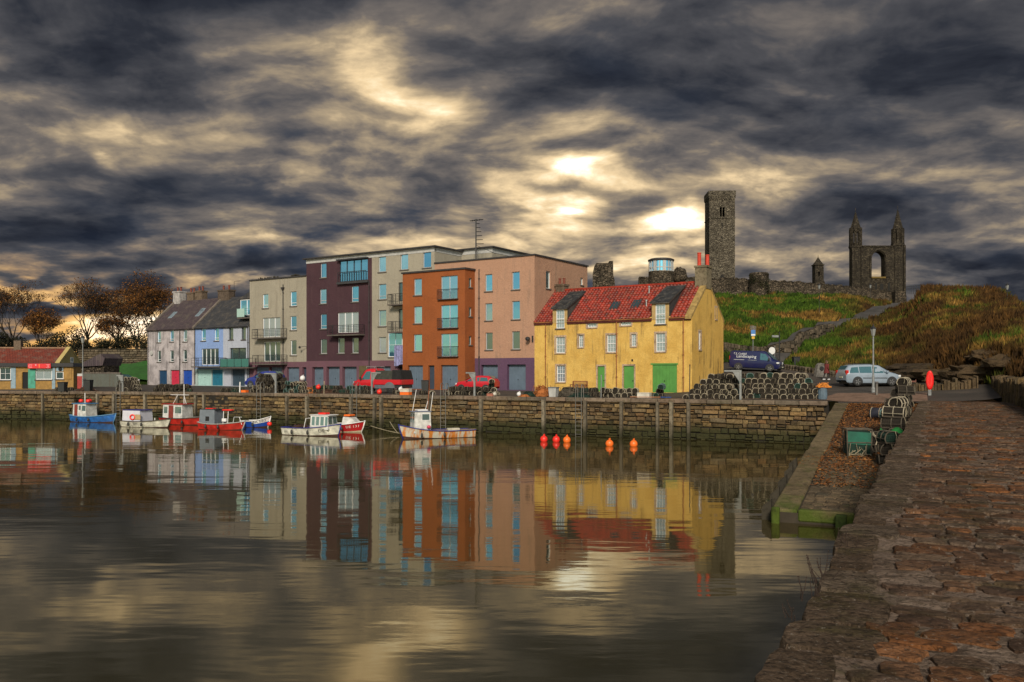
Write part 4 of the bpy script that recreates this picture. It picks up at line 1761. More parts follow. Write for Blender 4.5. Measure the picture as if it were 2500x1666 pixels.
h.part(m, 'ground_floor_wall', LPURP)
for w, s in wins:
    h.window(FP, w, s, WHITE, GL if w[1] > 6 else GLD)
h.window(FP, f1, 'french3', WHITE, GLC, sill=False)
h.window(FP, f2, 'french3', WHITE, GLD, sill=False)
for q in gd[:3]:
    h.door(FP, q, GARAGE, .36, 6)
h.door(FP, gd[3], GARAGE2, .36)
shell(h, x0, x1, SB, ZT, 10, GREY1, True, False)
flat_roof_edge(h, x0, x1 - .05, ZT, 10)
h.pipe(cx_('a', 1380), .1, cz_('a', 1380, 110), hopper=True)
for (l, r, b) in ((1075, 1358, 566), (1080, 1360, 816)):
    h.balcony(cx_('a', l, b, -.9), cx_('a', r, b, -.9), cz_('a', 1200, b, -.9), .9, 1.0, bars=5, tubes=5)
m = MB()
for i in range(60):
    xx = x0 + RND.choice([RND.uniform(1.0, 4.2), RND.uniform(6.6, 7.6)])
    m.ball((xx, RND.uniform(.2, .9), ZT + .2 + RND.uniform(0, .12)), RND.uniform(.05, .14), 5, 4)
m_ = h.part(m, 'roof_plants', plain('roof_moss', (.03, .025, .015), .9, var=.3))
tag(m_, None, None, None, 'stuff')

x0, x1 = cx_('b', 553), cx_('b', 1150)
XPUR = x0
h = House('block_of_flats', 'tall dark purple block of flats with corner glazing under the roof', 'flats', x0)
ZT = 14.35
zb = cz_('b', 850, 1125)
W = [((680, 235, 735, 368), 'plain'), ((675, 470, 735, 605), 'modern'), ((963, 443, 1028, 588), 'modern'), ((680, 698, 737, 835), 'modern'), ((680, 928, 740, 1060), 'plain'), ((838, 917, 900, 1057), 'plain'), ((968, 915, 1028, 1055), 'plain')]
wins = [(rc('b', *q), s) for q, s in W]
f1 = rc('b', 838, 682, 1028, 868)
bay = rc('b', 855, 205, 1112, 398)
m = MB()
wall_open(m, FP, x0, zb, x1, ZT - .45, [w[0] for w in wins] + [f1, bay], .22)
h.part(m, 'front_wall', PURP)
gd = [rc('b', 605, 1182, 708, 1355), rc('b', 735, 1178, 855, 1360), rc('b', 880, 1178, 1010, 1358)]
gd = [(q[0], .05, q[2], q[3]) for q in gd]
ps = rc('b', 1035, 1170, 1112, 1300)
ps = (ps[0], .05, ps[2], ps[3])
m = MB()
wall_open(m, FP, x0, SB, x1, zb, gd, .45)
h.part(m, 'ground_floor_wall', LPURP)
h.door(FP, ps, plain('ochre_passage', (.10, .075, .035), .9, var=.2), .0, 0, 'passage', False)
for w, s in wins:
    h.window(FP, w, s, GREYF, GL if w[1] > 5.5 else GLD)
h.window(FP, f1, 'french3', WHITE, GLC, sill=False)
h.window(FP, bay, 'french4', DARKF, GL, dep=.12, sill=False)
a, b, c, d = bay
m = MB()
m.box(a - .15, -.35, b - .28, c + .25, -.003, b - .06)
h.part(m, 'bay_sill', DARKF)
m = MB()
m.box(a - .15, -.42, d + .02, c + .15, -.003, d + .16)
h.part(m, 'bay_canopy', DARKF)
m = MB()
for k in range(13):
    xx = a + (c - a) * k / 12
    m.box(xx - .02, -.30, b - .06, xx + .02, -.26, b + (d - b) * .42)
m.box(a, -.31, b + (d - b) * .42, c, -.25, b + (d - b) * .45)
h.part(m, 'railing', IRON)
for q in gd:
    h.door(FP, q, GARAGE, .46, 6)
shell(h, x0, x1, SB, ZT, 11, PURP, True, False)
m = MB()
m.box(x0 - .02, -.03, ZT - .45, x1 + .0, .3, ZT)
h.part(m, 'fascia', FASC)
flat_roof_edge(h, x0 - .2, x1 - .03, ZT, 11, over=.35)
h.pipe(cx_('b', 1128), .1, cz_('b', 1128, 405))
zz = cz_('b', 880, 884, -.9)
h.balcony(cx_('b', 740, 884, -.9), cx_('b', 1032, 884, -.9), zz, .9, 1.0, bars=6, tubes=5)
m = MB()
xl_, zl_ = cx_('b', 560, 1000), cz_('b', 560, 1000)
m.tube([(xl_, 0, zl_), (xl_, -.35, zl_ + .1), (xl_ - .5, -.6, zl_)], .025, 5)
m.ball((xl_ - .55, -.62, zl_ - .03), .14, 8, 5)
h.part(m, 'wall_lamp', IRON)

x0, x1 = cx_('b', 1150), cx_('c', 360, 200)
XGR0, XGR1 = x0, x1
h = House('block_of_flats', 'tall grey block of flats rising behind the orange one', 'flats', x0)
zb = cz_('b', 1200, 1122)
W = [('b', (1210, 175, 1277, 315), 'plain'), ('c', (62, 212, 130, 352), 'plain'), ('c', (258, 193, 330, 335), 'plain'), ('b', (1210, 425, 1280, 565), 'modern'), ('b', (1210, 663, 1280, 810), 'plain'), ('b', (1213, 908, 1280, 1050), 'plain')]
wins = [(rc(k, *q), s) for k, q, s in W]
bay = rc('b', 1303, 868, 1430, 1090)
dr = [rc('b', 1392, 410, 1436, 580), rc('b', 1392, 655, 1436, 830)]
m = MB()
wall_open(m, FP, x0, zb, x1, ZT - .45, [w[0] for w in wins] + [bay] + dr, .22)
h.part(m, 'front_wall', GREY1)
gd = rc('b', 1185, 1175, 1320, 1300)
gd2 = rc('b', 1388, 1175, 1432, 1300)
gd, gd2 = (gd[0], .05, gd[2], gd[3]), (gd2[0], .05, gd2[2], gd2[3])
m = MB()
wall_open(m, FP, x0, SB, x1, zb, [gd, gd2], .4)
h.part(m, 'ground_floor_wall', LPURP)
for w, s in wins:
    h.window(FP, w, s, GREYF, GL if w[1] > 4 else GLC)
h.window(FP, bay, 'grid', WHITE, GL, dep=.02, sill=True, bars=(1, 1))
for q in dr:
    h.window(FP, q, 'plain', DARKF, GLD, sill=False)
h.door(FP, gd, GARAGE, .4, 6)
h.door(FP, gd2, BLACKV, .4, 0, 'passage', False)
shell(h, x0, x1, SB, ZT, 10.5, GREY1, False, True)
m = MB()
m.box(x0 + .003, -.03, ZT - .45, x1, .3, ZT)
m.box(x1 - .3, .3, ZT - .45, x1 + .03, 10.5, ZT)
h.part(m, 'fascia', FASC)
flat_roof_edge(h, x0, x1 + .2, ZT, 10.5, over=.35)
for b in (606, 858):
    h.balcony(cx_('b', 1290, b, -.9), cx_('b', 1436, b, -.9), cz_('b', 1360, b, -.9), .9, 1.05, bars=4, tubes=6)
# set-back upper storey behind the pink block
y2 = 4.6
xp0, xp1 = cx_('c', 610, 200, y2), cx_('c', 862, 200, y2)
zp = cz_('c', 862, 160, y2)
m = MB()
m.box(xp0 - 1.0, y2, 11, xp1, 13.0, zp - .5)
h.part(m, 'upper_wall', GREY1)
m = MB()
m.box(xp0 - 1.0, y2 - .03, zp - .5, xp1 + .03, 13.0, zp)
h.part(m, 'upper_fascia', FASC)
m = MB()
m.box(xp0 - 1.2, y2 - .3, zp, xp1 + .3, 13.2, zp + .13)
h.part(m, 'upper_roof', ROOFE)
h.window(plane_right(xp1), (y2 + 1.8, 12.75, y2 + 2.9, 13.6), 'plain', DARKF, GLD, dep=-.02, sill=False)

yo = -1.62
OP = plane_front(yo)
x0, x1 = cx_('c', 82, 900, yo), cx_('c', 625, 900, yo)
XO0, XO1 = x0, x1
h = House('block_of_flats', 'burnt orange block of flats standing forward with three tall railed windows', 'flats', x0)
ZT = 11.65
R = lambda l, t, r, b: rc('c', l, t, r, b, yo)
wins = [R(180, 430, 248, 575), R(180, 672, 250, 820), R(178, 915, 250, 1062)]
fr = [R(415, 405, 560, 608), R(415, 658, 562, 860), R(415, 908, 562, 1108)]
gd = [R(128, 1185, 258, 1385), R(305, 1185, 358, 1370), R(415, 1182, 562, 1380)]
gd = [(q[0], .05, q[2], q[3]) for q in gd]
m = MB()
wall_open(m, OP, x0, SB, x1, ZT, wins + fr + gd, .25)
h.part(m, 'front_wall', ORNG)
sw = []
PRO = plane_right(x1)
for (t, b) in ((425, 505), (680, 760), (930, 1008)):
    z1, z0 = cz_('c', 668, t, -.8), cz_('c', 668, b, -.8)
    sw.append((-.98, z0, -.5, z1))
m = MB()
wall_open(m, PRO, yo, SB, 0.0, ZT, sw, .2)
m.add([(x0, yo, SB), (x0, 0, SB), (x0, 0, ZT), (x0, yo, ZT)], [(0, 1, 2, 3)])
m.add([(x0, yo, ZT - .05), (x1, yo, ZT - .05), (x1, 0, ZT - .05), (x0, 0, ZT - .05)], [(0, 1, 2, 3)])
h.part(m, 'side_wall', ORNG)
for w in wins:
    h.window(OP, w, 'plain', GREYF, GL)
for q in fr:
    w = h.window(OP, q, 'french2', GREYF, GL, sill=False)
    m = MB()
    a, b, c, d = q
    a -= .3
    c += .12
    y = yo - .22
    m.box(a, y - .02, b - .06, c, yo - .003, b + .0)
    m.tube([(a, yo, b + .95), (a, y, b + .95), (c, y, b + .95), (c, yo, b + .95)], .025, 5)
    for k in range(18):
        xx = a + (c - a) * k / 17
        m.box(xx - .012, y - .012, b, xx + .012, y + .012, b + .95)
    h.part(m, 'railing', IRON, w)
for q in sw:
    h.window(PRO, q, 'plain', GREYF, GLD)
h.door(OP, gd[0], GARAGE, .3, 6)
h.door(OP, gd[1], GARAGE2, .3)
h.door(OP, gd[2], GARAGE, .3, 6)
m = MB()
m.box(x0 - .12, yo - .12, ZT, x1 + .12, -.003, ZT + .16)
h.part(m, 'roof', ROOFE)

x0, x1 = XGR1, 0.0
h = House('block_of_flats', 'salmon pink block of flats with plum ground floor beside the yellow house', 'flats', x0)
ZT = 12.65
zb = cz_('c', 970, 1121)
wins = [rc('c', *q) for q in ((800, 392, 862, 540), (1033, 370, 1100, 525), (800, 645, 863, 795), (1033, 625, 1102, 785), (803, 900, 865, 1050), (1033, 888, 1102, 1045))]
m = MB()
wall_open(m, FP, x0, zb, x1, ZT, wins, .2)
h.part(m, 'front_wall', PINK)
gd = [rc('c', 765, 1180, 910, 1360), rc('c', 990, 1177, 1153, 1390)]
gd = [(q[0], .05, q[2], q[3]) for q in gd]
m = MB()
wall_open(m, FP, x0, SB, x1, zb, gd, .4)
h.part(m, 'ground_floor_wall', PURB)
DP = 10.5
PRP = plane_right(x1)
sw = [(2.1, cz_('c', 1300, 520, 2.5), 2.95, cz_('c', 1300, 368, 2.5)), (9.0, cz_('c', 1660, 485, 9.2), 9.6, cz_('c', 1660, 420, 9.2))]
m = MB()
wall_open(m, PRP, 0.0, zb, DP, ZT, sw, .2)
m.add([(x0, DP, 0), (x1, DP, 0), (x1, DP, ZT), (x0, DP, ZT)], [(0, 1, 2, 3)])
h.part(m, 'side_wall', PINK)
for i, w in enumerate(wins):
    h.window(FP, w, 'plain', GREYF, GL if i < 4 else GLD)
for q in sw:
    h.window(PRP, q, 'plain', WHITE, GLD)
for q in gd:
    h.door(FP, q, GARAGE, .42, 6)
m = MB()
m.box(x0, -.10, ZT, x1 + .10, DP + .1, ZT + .14)
h.part(m, 'roof', ROOFE)
h.pipe(XO1 + .55, .1, ZT - .9)
m = MB()
xl_, zl_ = cx_('c', 1215, 955), cz_('c', 1215, 955)
m.box(xl_ - .06, -.10, zl_ - .3, xl_ + .06, 0, zl_ + .3)
m.lathe([(.05, -.15), (.2, -.3), (.2, -.55), (.03, -.6)], 8, (xl_ - .3, 0, zl_), 0, 'y')
h.part(m, 'wall_lamp', IRON)
POSX = cx_('c', 720, 180, 3.2)

# roof aerial
t = thing('roof_aerial', 'tall thin aerial mast with cross arms on the roof of the flats', 'aerial', TW(POSX, 3.2, 12.75), TA)
zt = tl(1161, 535, 3.2)[1] - 12.75
m = MB()
m.tube([(0, 0, 0), (0, 0, zt)], .07, 6)
m.tube([(-.35, 0, 0), (0, 0, zt * .42), (.4, 0, 0)], .025, 5)
m.tube([(0, 0, zt * .42), (2.0, 0.6, zt * .22)], .025, 5)
m.build('mast', IRON, t)
m = MB()
for k in range(6):
    zz = zt * (.45 + .09 * k)
    m.tube([(-.05, 0, zz), (.95 - .1 * k, 0, zz - .06)], .035, 4)
m.tube([(-.7, .0, zt * .97), (.9, .0, zt * .97)], .04, 4)
for k in range(5):
    m.tube([(-.6 + .3 * k, -.25, zt * .97), (-.6 + .3 * k, .25, zt * .97)], .025, 4)
m.build('cross_arm', IRON, t)

# ---- yellow house
YEL = harl('yellow_harling', (.66, .43, .120), (.47, .265, .055), stain=(.19, .115, .045), stain_amt=.7, blotch=.85, blotch_scale=.7)
YELG = harl('yellow_gable_harling', (.64, .40, .105), (.52, .30, .065), stain=(.10, .062, .028), stain_amt=.95, blotch=.8, blotch_scale=.5)
TILE = stony('red_pantile', [(.26, .022, .012), (.34, .036, .018), (.18, .017, .012), (.29, .044, .021), (.21, .022, .014), (.13, .020, .015)], grain=5, bump=.4, rough=.5, big=.6, moss=((.085, .030, .018), .55))
x0, x1 = 0.004, cx_('d', 1690, 1000)
EZy, RZy, RDy = 6.50, 9.62, 3.9
h = House('yellow_house', 'yellow harled house with red pantile roof and green doors', 'house', x0)
wd = lambda l, t, r, b: rc('d', l, t, r, b)
W = [(wd(635, 672, 728, 742), 'grid', (2, 1)), (wd(970, 655, 1075, 722), 'grid', (3, 1)), (wd(318, 838, 410, 1000), 'sash', (2, 1)), (wd(548, 820, 592, 942), 'grid', (1, 3)),
     (wd(832, 815, 922, 992), 'sash', (2, 1)), (wd(1078, 808, 1125, 932), 'grid', (1, 3)), (wd(1325, 800, 1420, 985), 'sash', (2, 1)), (wd(325, 1125, 410, 1292), 'sash', (2, 1))]
dormers = [(wd(322, 562, 405, 752), 283, 440, 548, (475, 335), (620, 330)), (wd(1322, 507, 1422, 708), 1280, 1465, 490, (1435, 265), (1615, 262))]
doors = [wd(738, 1132, 810, 1345), wd(1000, 1128, 1105, 1345)]
doors = [(q[0], .03, q[2], q[3]) for q in doors]
gar = wd(1290, 1118, 1538, 1395)
gar = (gar[0], .03, gar[2], gar[3])
m = MB()
wall_open(m, FP, x0, SB, x1, EZy, [w[0] for w in W] + [d[0] for d in dormers] + doors + [gar], .2)
h.part(m, 'front_wall', YEL)
for r, s, b in W:
    h.window(FP, r, s, WHITE, GLC, dep=.14, margin=MARGIN, bars=b)
GRD = plain('green_door', (.085, .26, .055), .45, var=.1, scale=1.2)
for q in doors:
    h.door(FP, q, GRD, .14, 0, margin=MARGIN)
h.door(FP, gar, GRD, .12, 7)
m = MB()
m.prism([(gar[0] - .16, gar[3]), (gar[2] + .1, gar[3]), (gar[2] + .1, gar[3] + .13), (gar[0] - .16, gar[3] + .13)], 'y', -.02, .08)
h.part(m, 'garage_lintel', GRD)
# gable wall with its slit windows
PRY = plane_right(x1)
gw = [(5.6, cz_('d', 1918, 655, 5.0), 6.0, cz_('d', 1918, 535, 5.0)), (1.55, cz_('d', 1758, 965, 1.6), 2.05, cz_('d', 1758, 783, 1.6))]
m = MB()
wall_open(m, PRY, 0, SB, 2 * RDy, EZy - .001, gw, .16)
m.add([(x1, 0, EZy), (x1, 2 * RDy, EZy), (x1, RDy, RZy)], [(0, 1, 2)])
m.add([(x0, 2 * RDy, SB), (x1, 2 * RDy, SB), (x1, 2 * RDy, EZy), (x0, 2 * RDy, EZy)], [(0, 1, 2, 3)])
h.part(m, 'gable_wall', YELG)
gw2 = gw[:]
for q in gw2:
    h.window(PRY, q, 'modern', WHITE, GLD, dep=.12, margin=MARGIN)
for q in (217, 932, 1605):
    h.pipe(cx_('d', q), .1, EZy - .15, mat=RUSTP, r=.045)
m = MB()
gx = x0 + .02
for (da, db) in [(cx_('d', q[1], q[3]), cx_('d', q[2], q[3])) for q in dormers] + [(x1 - .3, x1)]:
    m = MB()
    m.box(gx, -.20, EZy - .20, da - .02, -.08, EZy - .10)
    h.part(m, 'gutter', RUSTP)
    gx = db + .02
# roof deck under the tiles
sl = (RZy - EZy) / RDy
pitch = math.atan(sl)
m = MB()
xr1 = x1 - .55
dx_ = [(cx_('d', q[1], q[3]) + .04, cx_('d', q[2], q[3]) - .04) for q in dormers]
cuts = [(x0, dx_[0][0], -.16), (dx_[0][0], dx_[0][1], .5), (dx_[0][1], dx_[1][0], -.16), (dx_[1][0], dx_[1][1], .5), (dx_[1][1], x1 - .05, -.16)]
for (qa, qb, ys) in cuts:
    m.prism([(ys, EZy + ys * sl - .09), (RDy, RZy - .09), (2 * RDy + .1, EZy - .2), (2 * RDy + .1, EZy - .4), (RDy, RZy - .25), (ys + .06, EZy + ys * sl - .25)], 'x', qa, qb)
roof = h.part(m, 'roof', plain('roof_deck', (.10, .02, .015), .9, var=.2))
# pantiles: each an s-curve, laid in courses
nt = 46
tw_ = (xr1 - x0 - .02) / nt
prof = [(0.0, .0), (.10, .055), (.25, .078), (.42, .048), (.60, .000), (.80, -.022), (1.0, .004)]
tl_len = .385


def tile_shape(m, X, Y, Z, tint=0.0, pit=None):
    c, s = math.cos(pitch), math.sin(pitch)
    vs, fs = [], []
    for k, (v, lift) in enumerate(((-.03, .048), (tl_len, .0))):
        for u, zz in prof:
            n = zz + lift + .022
            vs.append((X + u * tw_ * 1.06, Y + v * c - n * s, Z + v * s + n * c))
    n = len(prof)
    for i in range(n - 1):
        fs.append((i, i + 1, n + i + 1, n + i))
    # front lip
    for u, zz in prof:
        nn = zz + .012
        vs.append((X + u * tw_ * 1.06, Y - .03 * c - nn * s, Z - .03 * s + nn * c))
    for i in range(n - 1):
        fs.append((i, 2 * n + i, 2 * n + i + 1, i + 1))
    m.add(vs, fs, 0, tint)


m = MB()
tile_shape(m, 0, 0, 0)
tile_me = m.mesh('tile', TILE, True)
dorm_x = []
for r, l, rr, t, tl0, tr0 in dormers:
    dorm_x.append((cx_('d', l, t), cx_('d', rr, t)))
slope_len = math.hypot(RDy + .16, (RDy + .16) * sl)
nrow = int(slope_len / .335)
cells = []
for j in range(nrow):
    v = j * (slope_len - .36) / (nrow - 1)
    y = -.16 + v * math.cos(pitch)
    z = EZy - .16 * sl + v * math.sin(pitch)
    for i in range(nt):
        x = x0 + .01 + i * tw_
        if any(a - .10 < x + tw_ / 2 < b + .02 and y > -.5 and y < 3.45 for a, b in dorm_x):
            continue
        cells.append((x, y, z))
cells.sort(key=lambda c: -c[0] + .25 * c[1])
rt = random.Random(4)
rest = MB()
for i, (x, y, z) in enumerate(cells):
    jz = rt.uniform(-.014, .014)
    if i < 300:
        link('tile', tile_me, roof, (x, y, z + jz))
    else:
        tile_shape(rest, x, y, z + jz, rt.random() * .98 + .01)
tag(rest.build('tiles', TILE, roof, smooth=True, fix=False), None, None, None, 'stuff')
m = MB()
k = x0
while k < xr1 + .3:
    m.prism([(RDy - .20, RZy - .03), (RDy - .12, RZy + .11), (RDy, RZy + .16), (RDy + .12, RZy + .11), (RDy + .20, RZy - .03)], 'x', k, min(k + .43, xr1 + .5))
    k += .44
h.part(m, 'ridge_tiles', TILE)
# stone skew on the gable
m = MB()
m.prism([(-.22, EZy - .22 * sl - .12), (-.22, EZy - .22 * sl + .14), (RDy, RZy + .16), (2 * RDy + .2, EZy - .2 * sl + .14), (2 * RDy + .2, EZy - .2 * sl - .1), (RDy, RZy - .1)], 'x', xr1, x1 + .02)
h.part(m, 'skew', plain('yellow_skew', (.33, .22, .075), .9, var=.3))
# dormers
SLD = stony('dormer_slate', [(.040, .042, .048), (.028, .030, .036), (.060, .060, .064), (.085, .080, .075)], grain=7, bump=.5, rough=.65)
for (r, l, rr, t, tl0, tr0), (xa, xb) in zip(dormers, dorm_x):
    a, b, c, d = r
    zf = cz_('d', (l + rr) / 2, t)
    m = MB()
    wall_open(m, plane_front(-.02), xa + .05, EZy - .25, xb - .05, zf, [(a, b, c, d)], .18)
    fr = h.part(m, 'dormer_front', plain('dormer_wood', (.40, .27, .11), .7, var=.15))
    h.window(plane_front(-.02), r, 'sash', WHITE, GLC, dep=.1, margin=None, bars=(2, 1))
    yr = 3.5
    zr = EZy + yr * sl + .12
    m = MB()
    for xs in (xa + .05, xb - .05):
        m.add([(xs, -.02, EZy - .2), (xs, -.02, zf), (xs, yr, zr)], [(0, 1, 2)])
    ck = h.part(m, 'dormer_cheek', SLD)
    m = MB()
    m.add([(xa - .06, -.22, zf + .0), (xb + .06, -.22, zf + .0), (xb + .06, yr, zr + .02), (xa - .06, yr, zr + .02), (xa - .06, -.22, zf - .10), (xb + .06, -.22, zf - .10), (xb + .06, yr, zr - .1), (xa - .06, yr, zr - .1)],
          [(0, 1, 2, 3), (4, 5, 1, 0), (5, 6, 2, 1), (6, 7, 3, 2), (7, 4, 0, 3)])
    dr = h.part(m, 'dormer_roof', SLD)
    # slates in courses
    m = MB()
    rows = 13
    for j in range(rows):
        v0, v1 = j / rows, (j + 1.25) / rows
        x = xa - .06 - (.12 if j % 2 else 0)
        while x < xb + .06:
            w = rt.uniform(.20, .30)
            q0, q1 = max(x, xa - .06), min(x + w - .012, xb + .06)
            if q1 - q0 > .04:
                P = lambda xx, vv, n: (xx, -.24 + vv * (yr + .24), zf + .0 + vv * (zr - zf) + n)
                hh = rt.uniform(.035, .06)
                m.add([P(q0, v0, hh), P(q1, v0, hh), P(q1, min(1, v1), .012), P(q0, min(1, v1), .012), P(q0, v0, .0), P(q1, v0, .0)], [(0, 1, 2, 3), (4, 5, 1, 0)], 0, rt.random() * .98 + .01)
            x += w
    tag(m.build('slates', SLD, dr, fix=False), None, None, None, 'stuff')
for (l, t, r, b) in ((872, 507, 938, 568), (1088, 492, 1152, 550)):
    zz0 = .5
    for _ in range(8):
        z0 = cz_('d', (l + r) / 2, b, zz0)
        zz0 = (z0 - EZy) / sl
    y0 = zz0
    y1 = y0 + .85
    xm = cx_('d', (l + r) / 2, (t + b) / 2, y0 + .3)
    m = MB()
    q = lambda x, y, n: (x, y, EZy + y * sl + n)
    m.add([q(xm - .38, y0, .16), q(xm + .38, y0, .16), q(xm + .38, y1, .16), q(xm - .38, y1, .16), q(xm - .42, y0, .0), q(xm + .42, y0, .0), q(xm + .42, y1, .0), q(xm - .42, y1, .0)],
          [(0, 1, 2, 3), (4, 5, 1, 0), (5, 6, 2, 1), (6, 7, 3, 2), (7, 4, 0, 3)])
    w = h.part(m, 'skylight', DARKF)
    m = MB()
    m.add([q(xm - .30, y0 + .07, .168), q(xm + .30, y0 + .07, .168), q(xm + .30, y1 - .07, .168), q(xm - .30, y1 - .07, .168)], [(0, 1, 2, 3)])
    h.part(m, 'pane', GLD, w)
# flue and vents
m = MB()
for (px_, py_) in ((1230, 540), (1258, 400)):
    zz = 1.0
    for _ in range(8):
        z0 = cz_('d', px_, py_, zz)
        zz = (z0 - EZy) / sl
    xx = cx_('d', px_, py_, zz)
    m.tube([(xx, zz, EZy + zz * sl), (xx, zz, EZy + zz * sl + .55)], .07, 8)
    m.lathe([(.12, 0), (.12, .08), (.02, .16)], 8, (xx, zz, EZy + zz * sl + .55))
h.part(m, 'roof_flue', plain('zinc', (.35, .35, .36), .4, metal=.6, var=.2))
# chimneys
YCH = stony('yellow_chimney_stone', [(.25, .20, .13), (.20, .165, .11)], grain=5, bump=.6, moss=((.06, .06, .03), .4))
ca, cb = cx_('d', 1752, 250, RDy), cx_('d', 1845, 250, RDy)
chimney(h, x1 - 1.0, x1 + .05, RDy - .62, RDy + .62, RZy - .6, 11.05, YCH, 0, POT)
REDPOT = plain('bright_red_pot', (.52, .045, .02), .7, var=.15)
for k, (yy, hh) in enumerate(((-.32, 1.15), (.32, 1.0))):
    p = MB()
    p.lathe([(.19, 11.02), (.17, 11.1), (.165, 11.05 + hh - .1), (.19, 11.05 + hh - .08), (.19, 11.05 + hh)], 10, (x1 - .72 + .5 * k, RDy + yy, 0))
    p.build('chimney_pot', REDPOT, h.root, (-h.x0, 0, 0))
chimney(h, cx_('d', 330, 300, RDy), cx_('d', 415, 300, RDy), RDy - .3, RDy + .6, RZy - .3, RZy + .62, CHST, 2, POT)
m = MB()
m.box(cx_('d', 1080, 1073), -.03, cz_('d', 1087, 1084), cx_('d', 1096, 1073), 0, cz_('d', 1087, 1062))
h.part(m, 'wall_vent', BLACKV)
xp = cx_('d', 1645, 1200, -.6)

# ------------------------------------------------------------------ ruins on the hill
def rubble(name, c1, c2, c3, sc=1.5, bump=1.0):
    m, T = newmat(name)
    g = T.n('ShaderNodeNewGeometry').outputs['Position']
    v = T.vmath('MULTIPLY', g, (sc, sc, sc * 1.7))
    vo = T.n('ShaderNodeTexVoronoi', feature='F1')
    T.put(vo.inputs['Vector'], v)
    vo.inputs['Scale'].default_value = 1.0
    ve = T.n('ShaderNodeTexVoronoi', feature='DISTANCE_TO_EDGE')
    T.put(ve.inputs['Vector'], v)
    ve.inputs['Scale'].default_value = 1.0
    sp = T.n('ShaderNodeSeparateColor')
    T.put(sp.inputs[0], vo.outputs['Color'])
    c = T.ramp(sp.outputs[0], [(0.1, c1), (0.5, c2), (0.9, c3)])
    e = T.smooth(ve.outputs[0], 0.0, 0.10)
    c = T.mix(e, tuple(x * .35 for x in c1), c)
    c = T.mix(T.math('MULTIPLY', T.smooth(T.noise(g, .35, 5, .65), .45, .68), .6), c, tuple(x * .4 for x in c2))
    bs = principled(T, **{'Base Color': c, 'Roughness': .9, 'Specular IOR Level': .15})
    bp = T.n('ShaderNodeBump')
    bp.inputs['Strength'].default_value = bump
    bp.inputs['Distance'].default_value = .15
    T.put(bp.inputs['Height'], T.math('ADD', e, T.noise(g, 4, 4, .6)))
    T.put(bs.inputs['Normal'], bp.outputs[0])
    return m


RUINA = rubble('tower_rubble', (.085, .072, .056), (.135, .115, .088), (.22, .19, .145), 3.0)
RUINB = rubble('cathedral_rubble', (.036, .030, .024), (.060, .050, .038), (.095, .078, .056), 2.4)
RUINC = rubble('old_wall_rubble', (.050, .040, .030), (.090, .072, .052), (.14, .11, .08), 2.2)
DARKV = plain('shadowed_opening', (.012, .011, .010), .95, var=.1)  # slabs on the wall face, coloured as the shade inside an opening

# tall square tower
Yt = 200.0
base = at(1763, 690, Yt)
t = thing('square_tower', 'tall plain square stone tower on the hill behind the yellow house', 'tower', (base.x, Yt, 14.0), math.radians(-3))
sc = Yt / F
H = CH + (HZ - 480) * sc - 14.0
w2 = 31.0 * sc
zw0, zw1 = CH + (HZ - 529) * sc - 14, CH + (HZ - 503) * sc - 14
TD = 6.0


def arch_open(m, x0, x1, z0, z1, ops, y0, y1):
    """two faces with the same openings cut right through"""
    wall_open(m, plane_front(y0), x0, z0, x1, z1, ops, .7)
    wall_open(m, lambda u, z, d: (u, y1 - d, z), x0, z0, x1, z1, ops, .7)


o2 = [(-.55, zw0, -.06, zw1 - .3), (.10, zw0, .60, zw1 - .3), (-.1, zw0 + 3.4, .12, zw0 + 5.4)]
sl_ = [(-.12, zw0 - 2.9, .12, zw0 - 1.5), (-.12, zw0 - 5.4, .05, zw0 - 4.6)]
m = MB()
arch_open(m, -w2, w2, -3, H, o2, 0, TD)
for xs in (-w2, w2):
    m.add([(xs, 0, -3), (xs, TD, -3), (xs, TD, H), (xs, 0, H)], [(0, 1, 2, 3)])
m.build('shaft', RUINA, t)
m = MB()
hp = (480 - 466) * sc
m.box(-w2 - .12, -.12, H - .35, w2 + .12, TD + .12, H)
m.box(-w2 - .18, -.18, H, w2 + .18, .5, H + hp)
m.box(-w2 - .18, TD - .5, H, w2 + .18, TD + .18, H + hp)
m.box(-w2 - .18, .5, H, -w2 + .4, TD - .5, H + hp)
m.box(w2 - .4, .5, H, w2 + .18, TD - .5, H + hp)
m.build('parapet', RUINA, t)
for k in range(11):
    m = MB()
    xx = -w2 + 2 * w2 * (k + .5) / 11
    m.box(xx - .14, -.20, H - .72, xx + .14, -.003, H - .36)
    m.build('corbel', RUINA, t)
m = MB()
m.box(-w2 - .10, -.12, zw0 - .45, w2 + .10, TD + .12, zw0 - .2)
m.build('string_course', RUINA, t)
m = MB()
m.prism([(-.75, zw1 - .3), (-.6, zw1 + .4), (0, zw1 + .9), (.65, zw1 + .4), (.8, zw1 - .3), (.62, zw1 - .25), (0, zw1 + .25), (-.58, zw1 - .25)], 'y', -.10, .0)
m.build('window_arch', RUINA, t)
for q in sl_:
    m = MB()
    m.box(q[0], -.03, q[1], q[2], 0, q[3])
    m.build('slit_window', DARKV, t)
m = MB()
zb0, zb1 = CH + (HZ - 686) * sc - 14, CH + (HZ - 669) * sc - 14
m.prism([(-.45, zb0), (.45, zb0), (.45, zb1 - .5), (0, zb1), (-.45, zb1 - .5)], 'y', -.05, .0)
m.build('arched_window', DARKV, t)

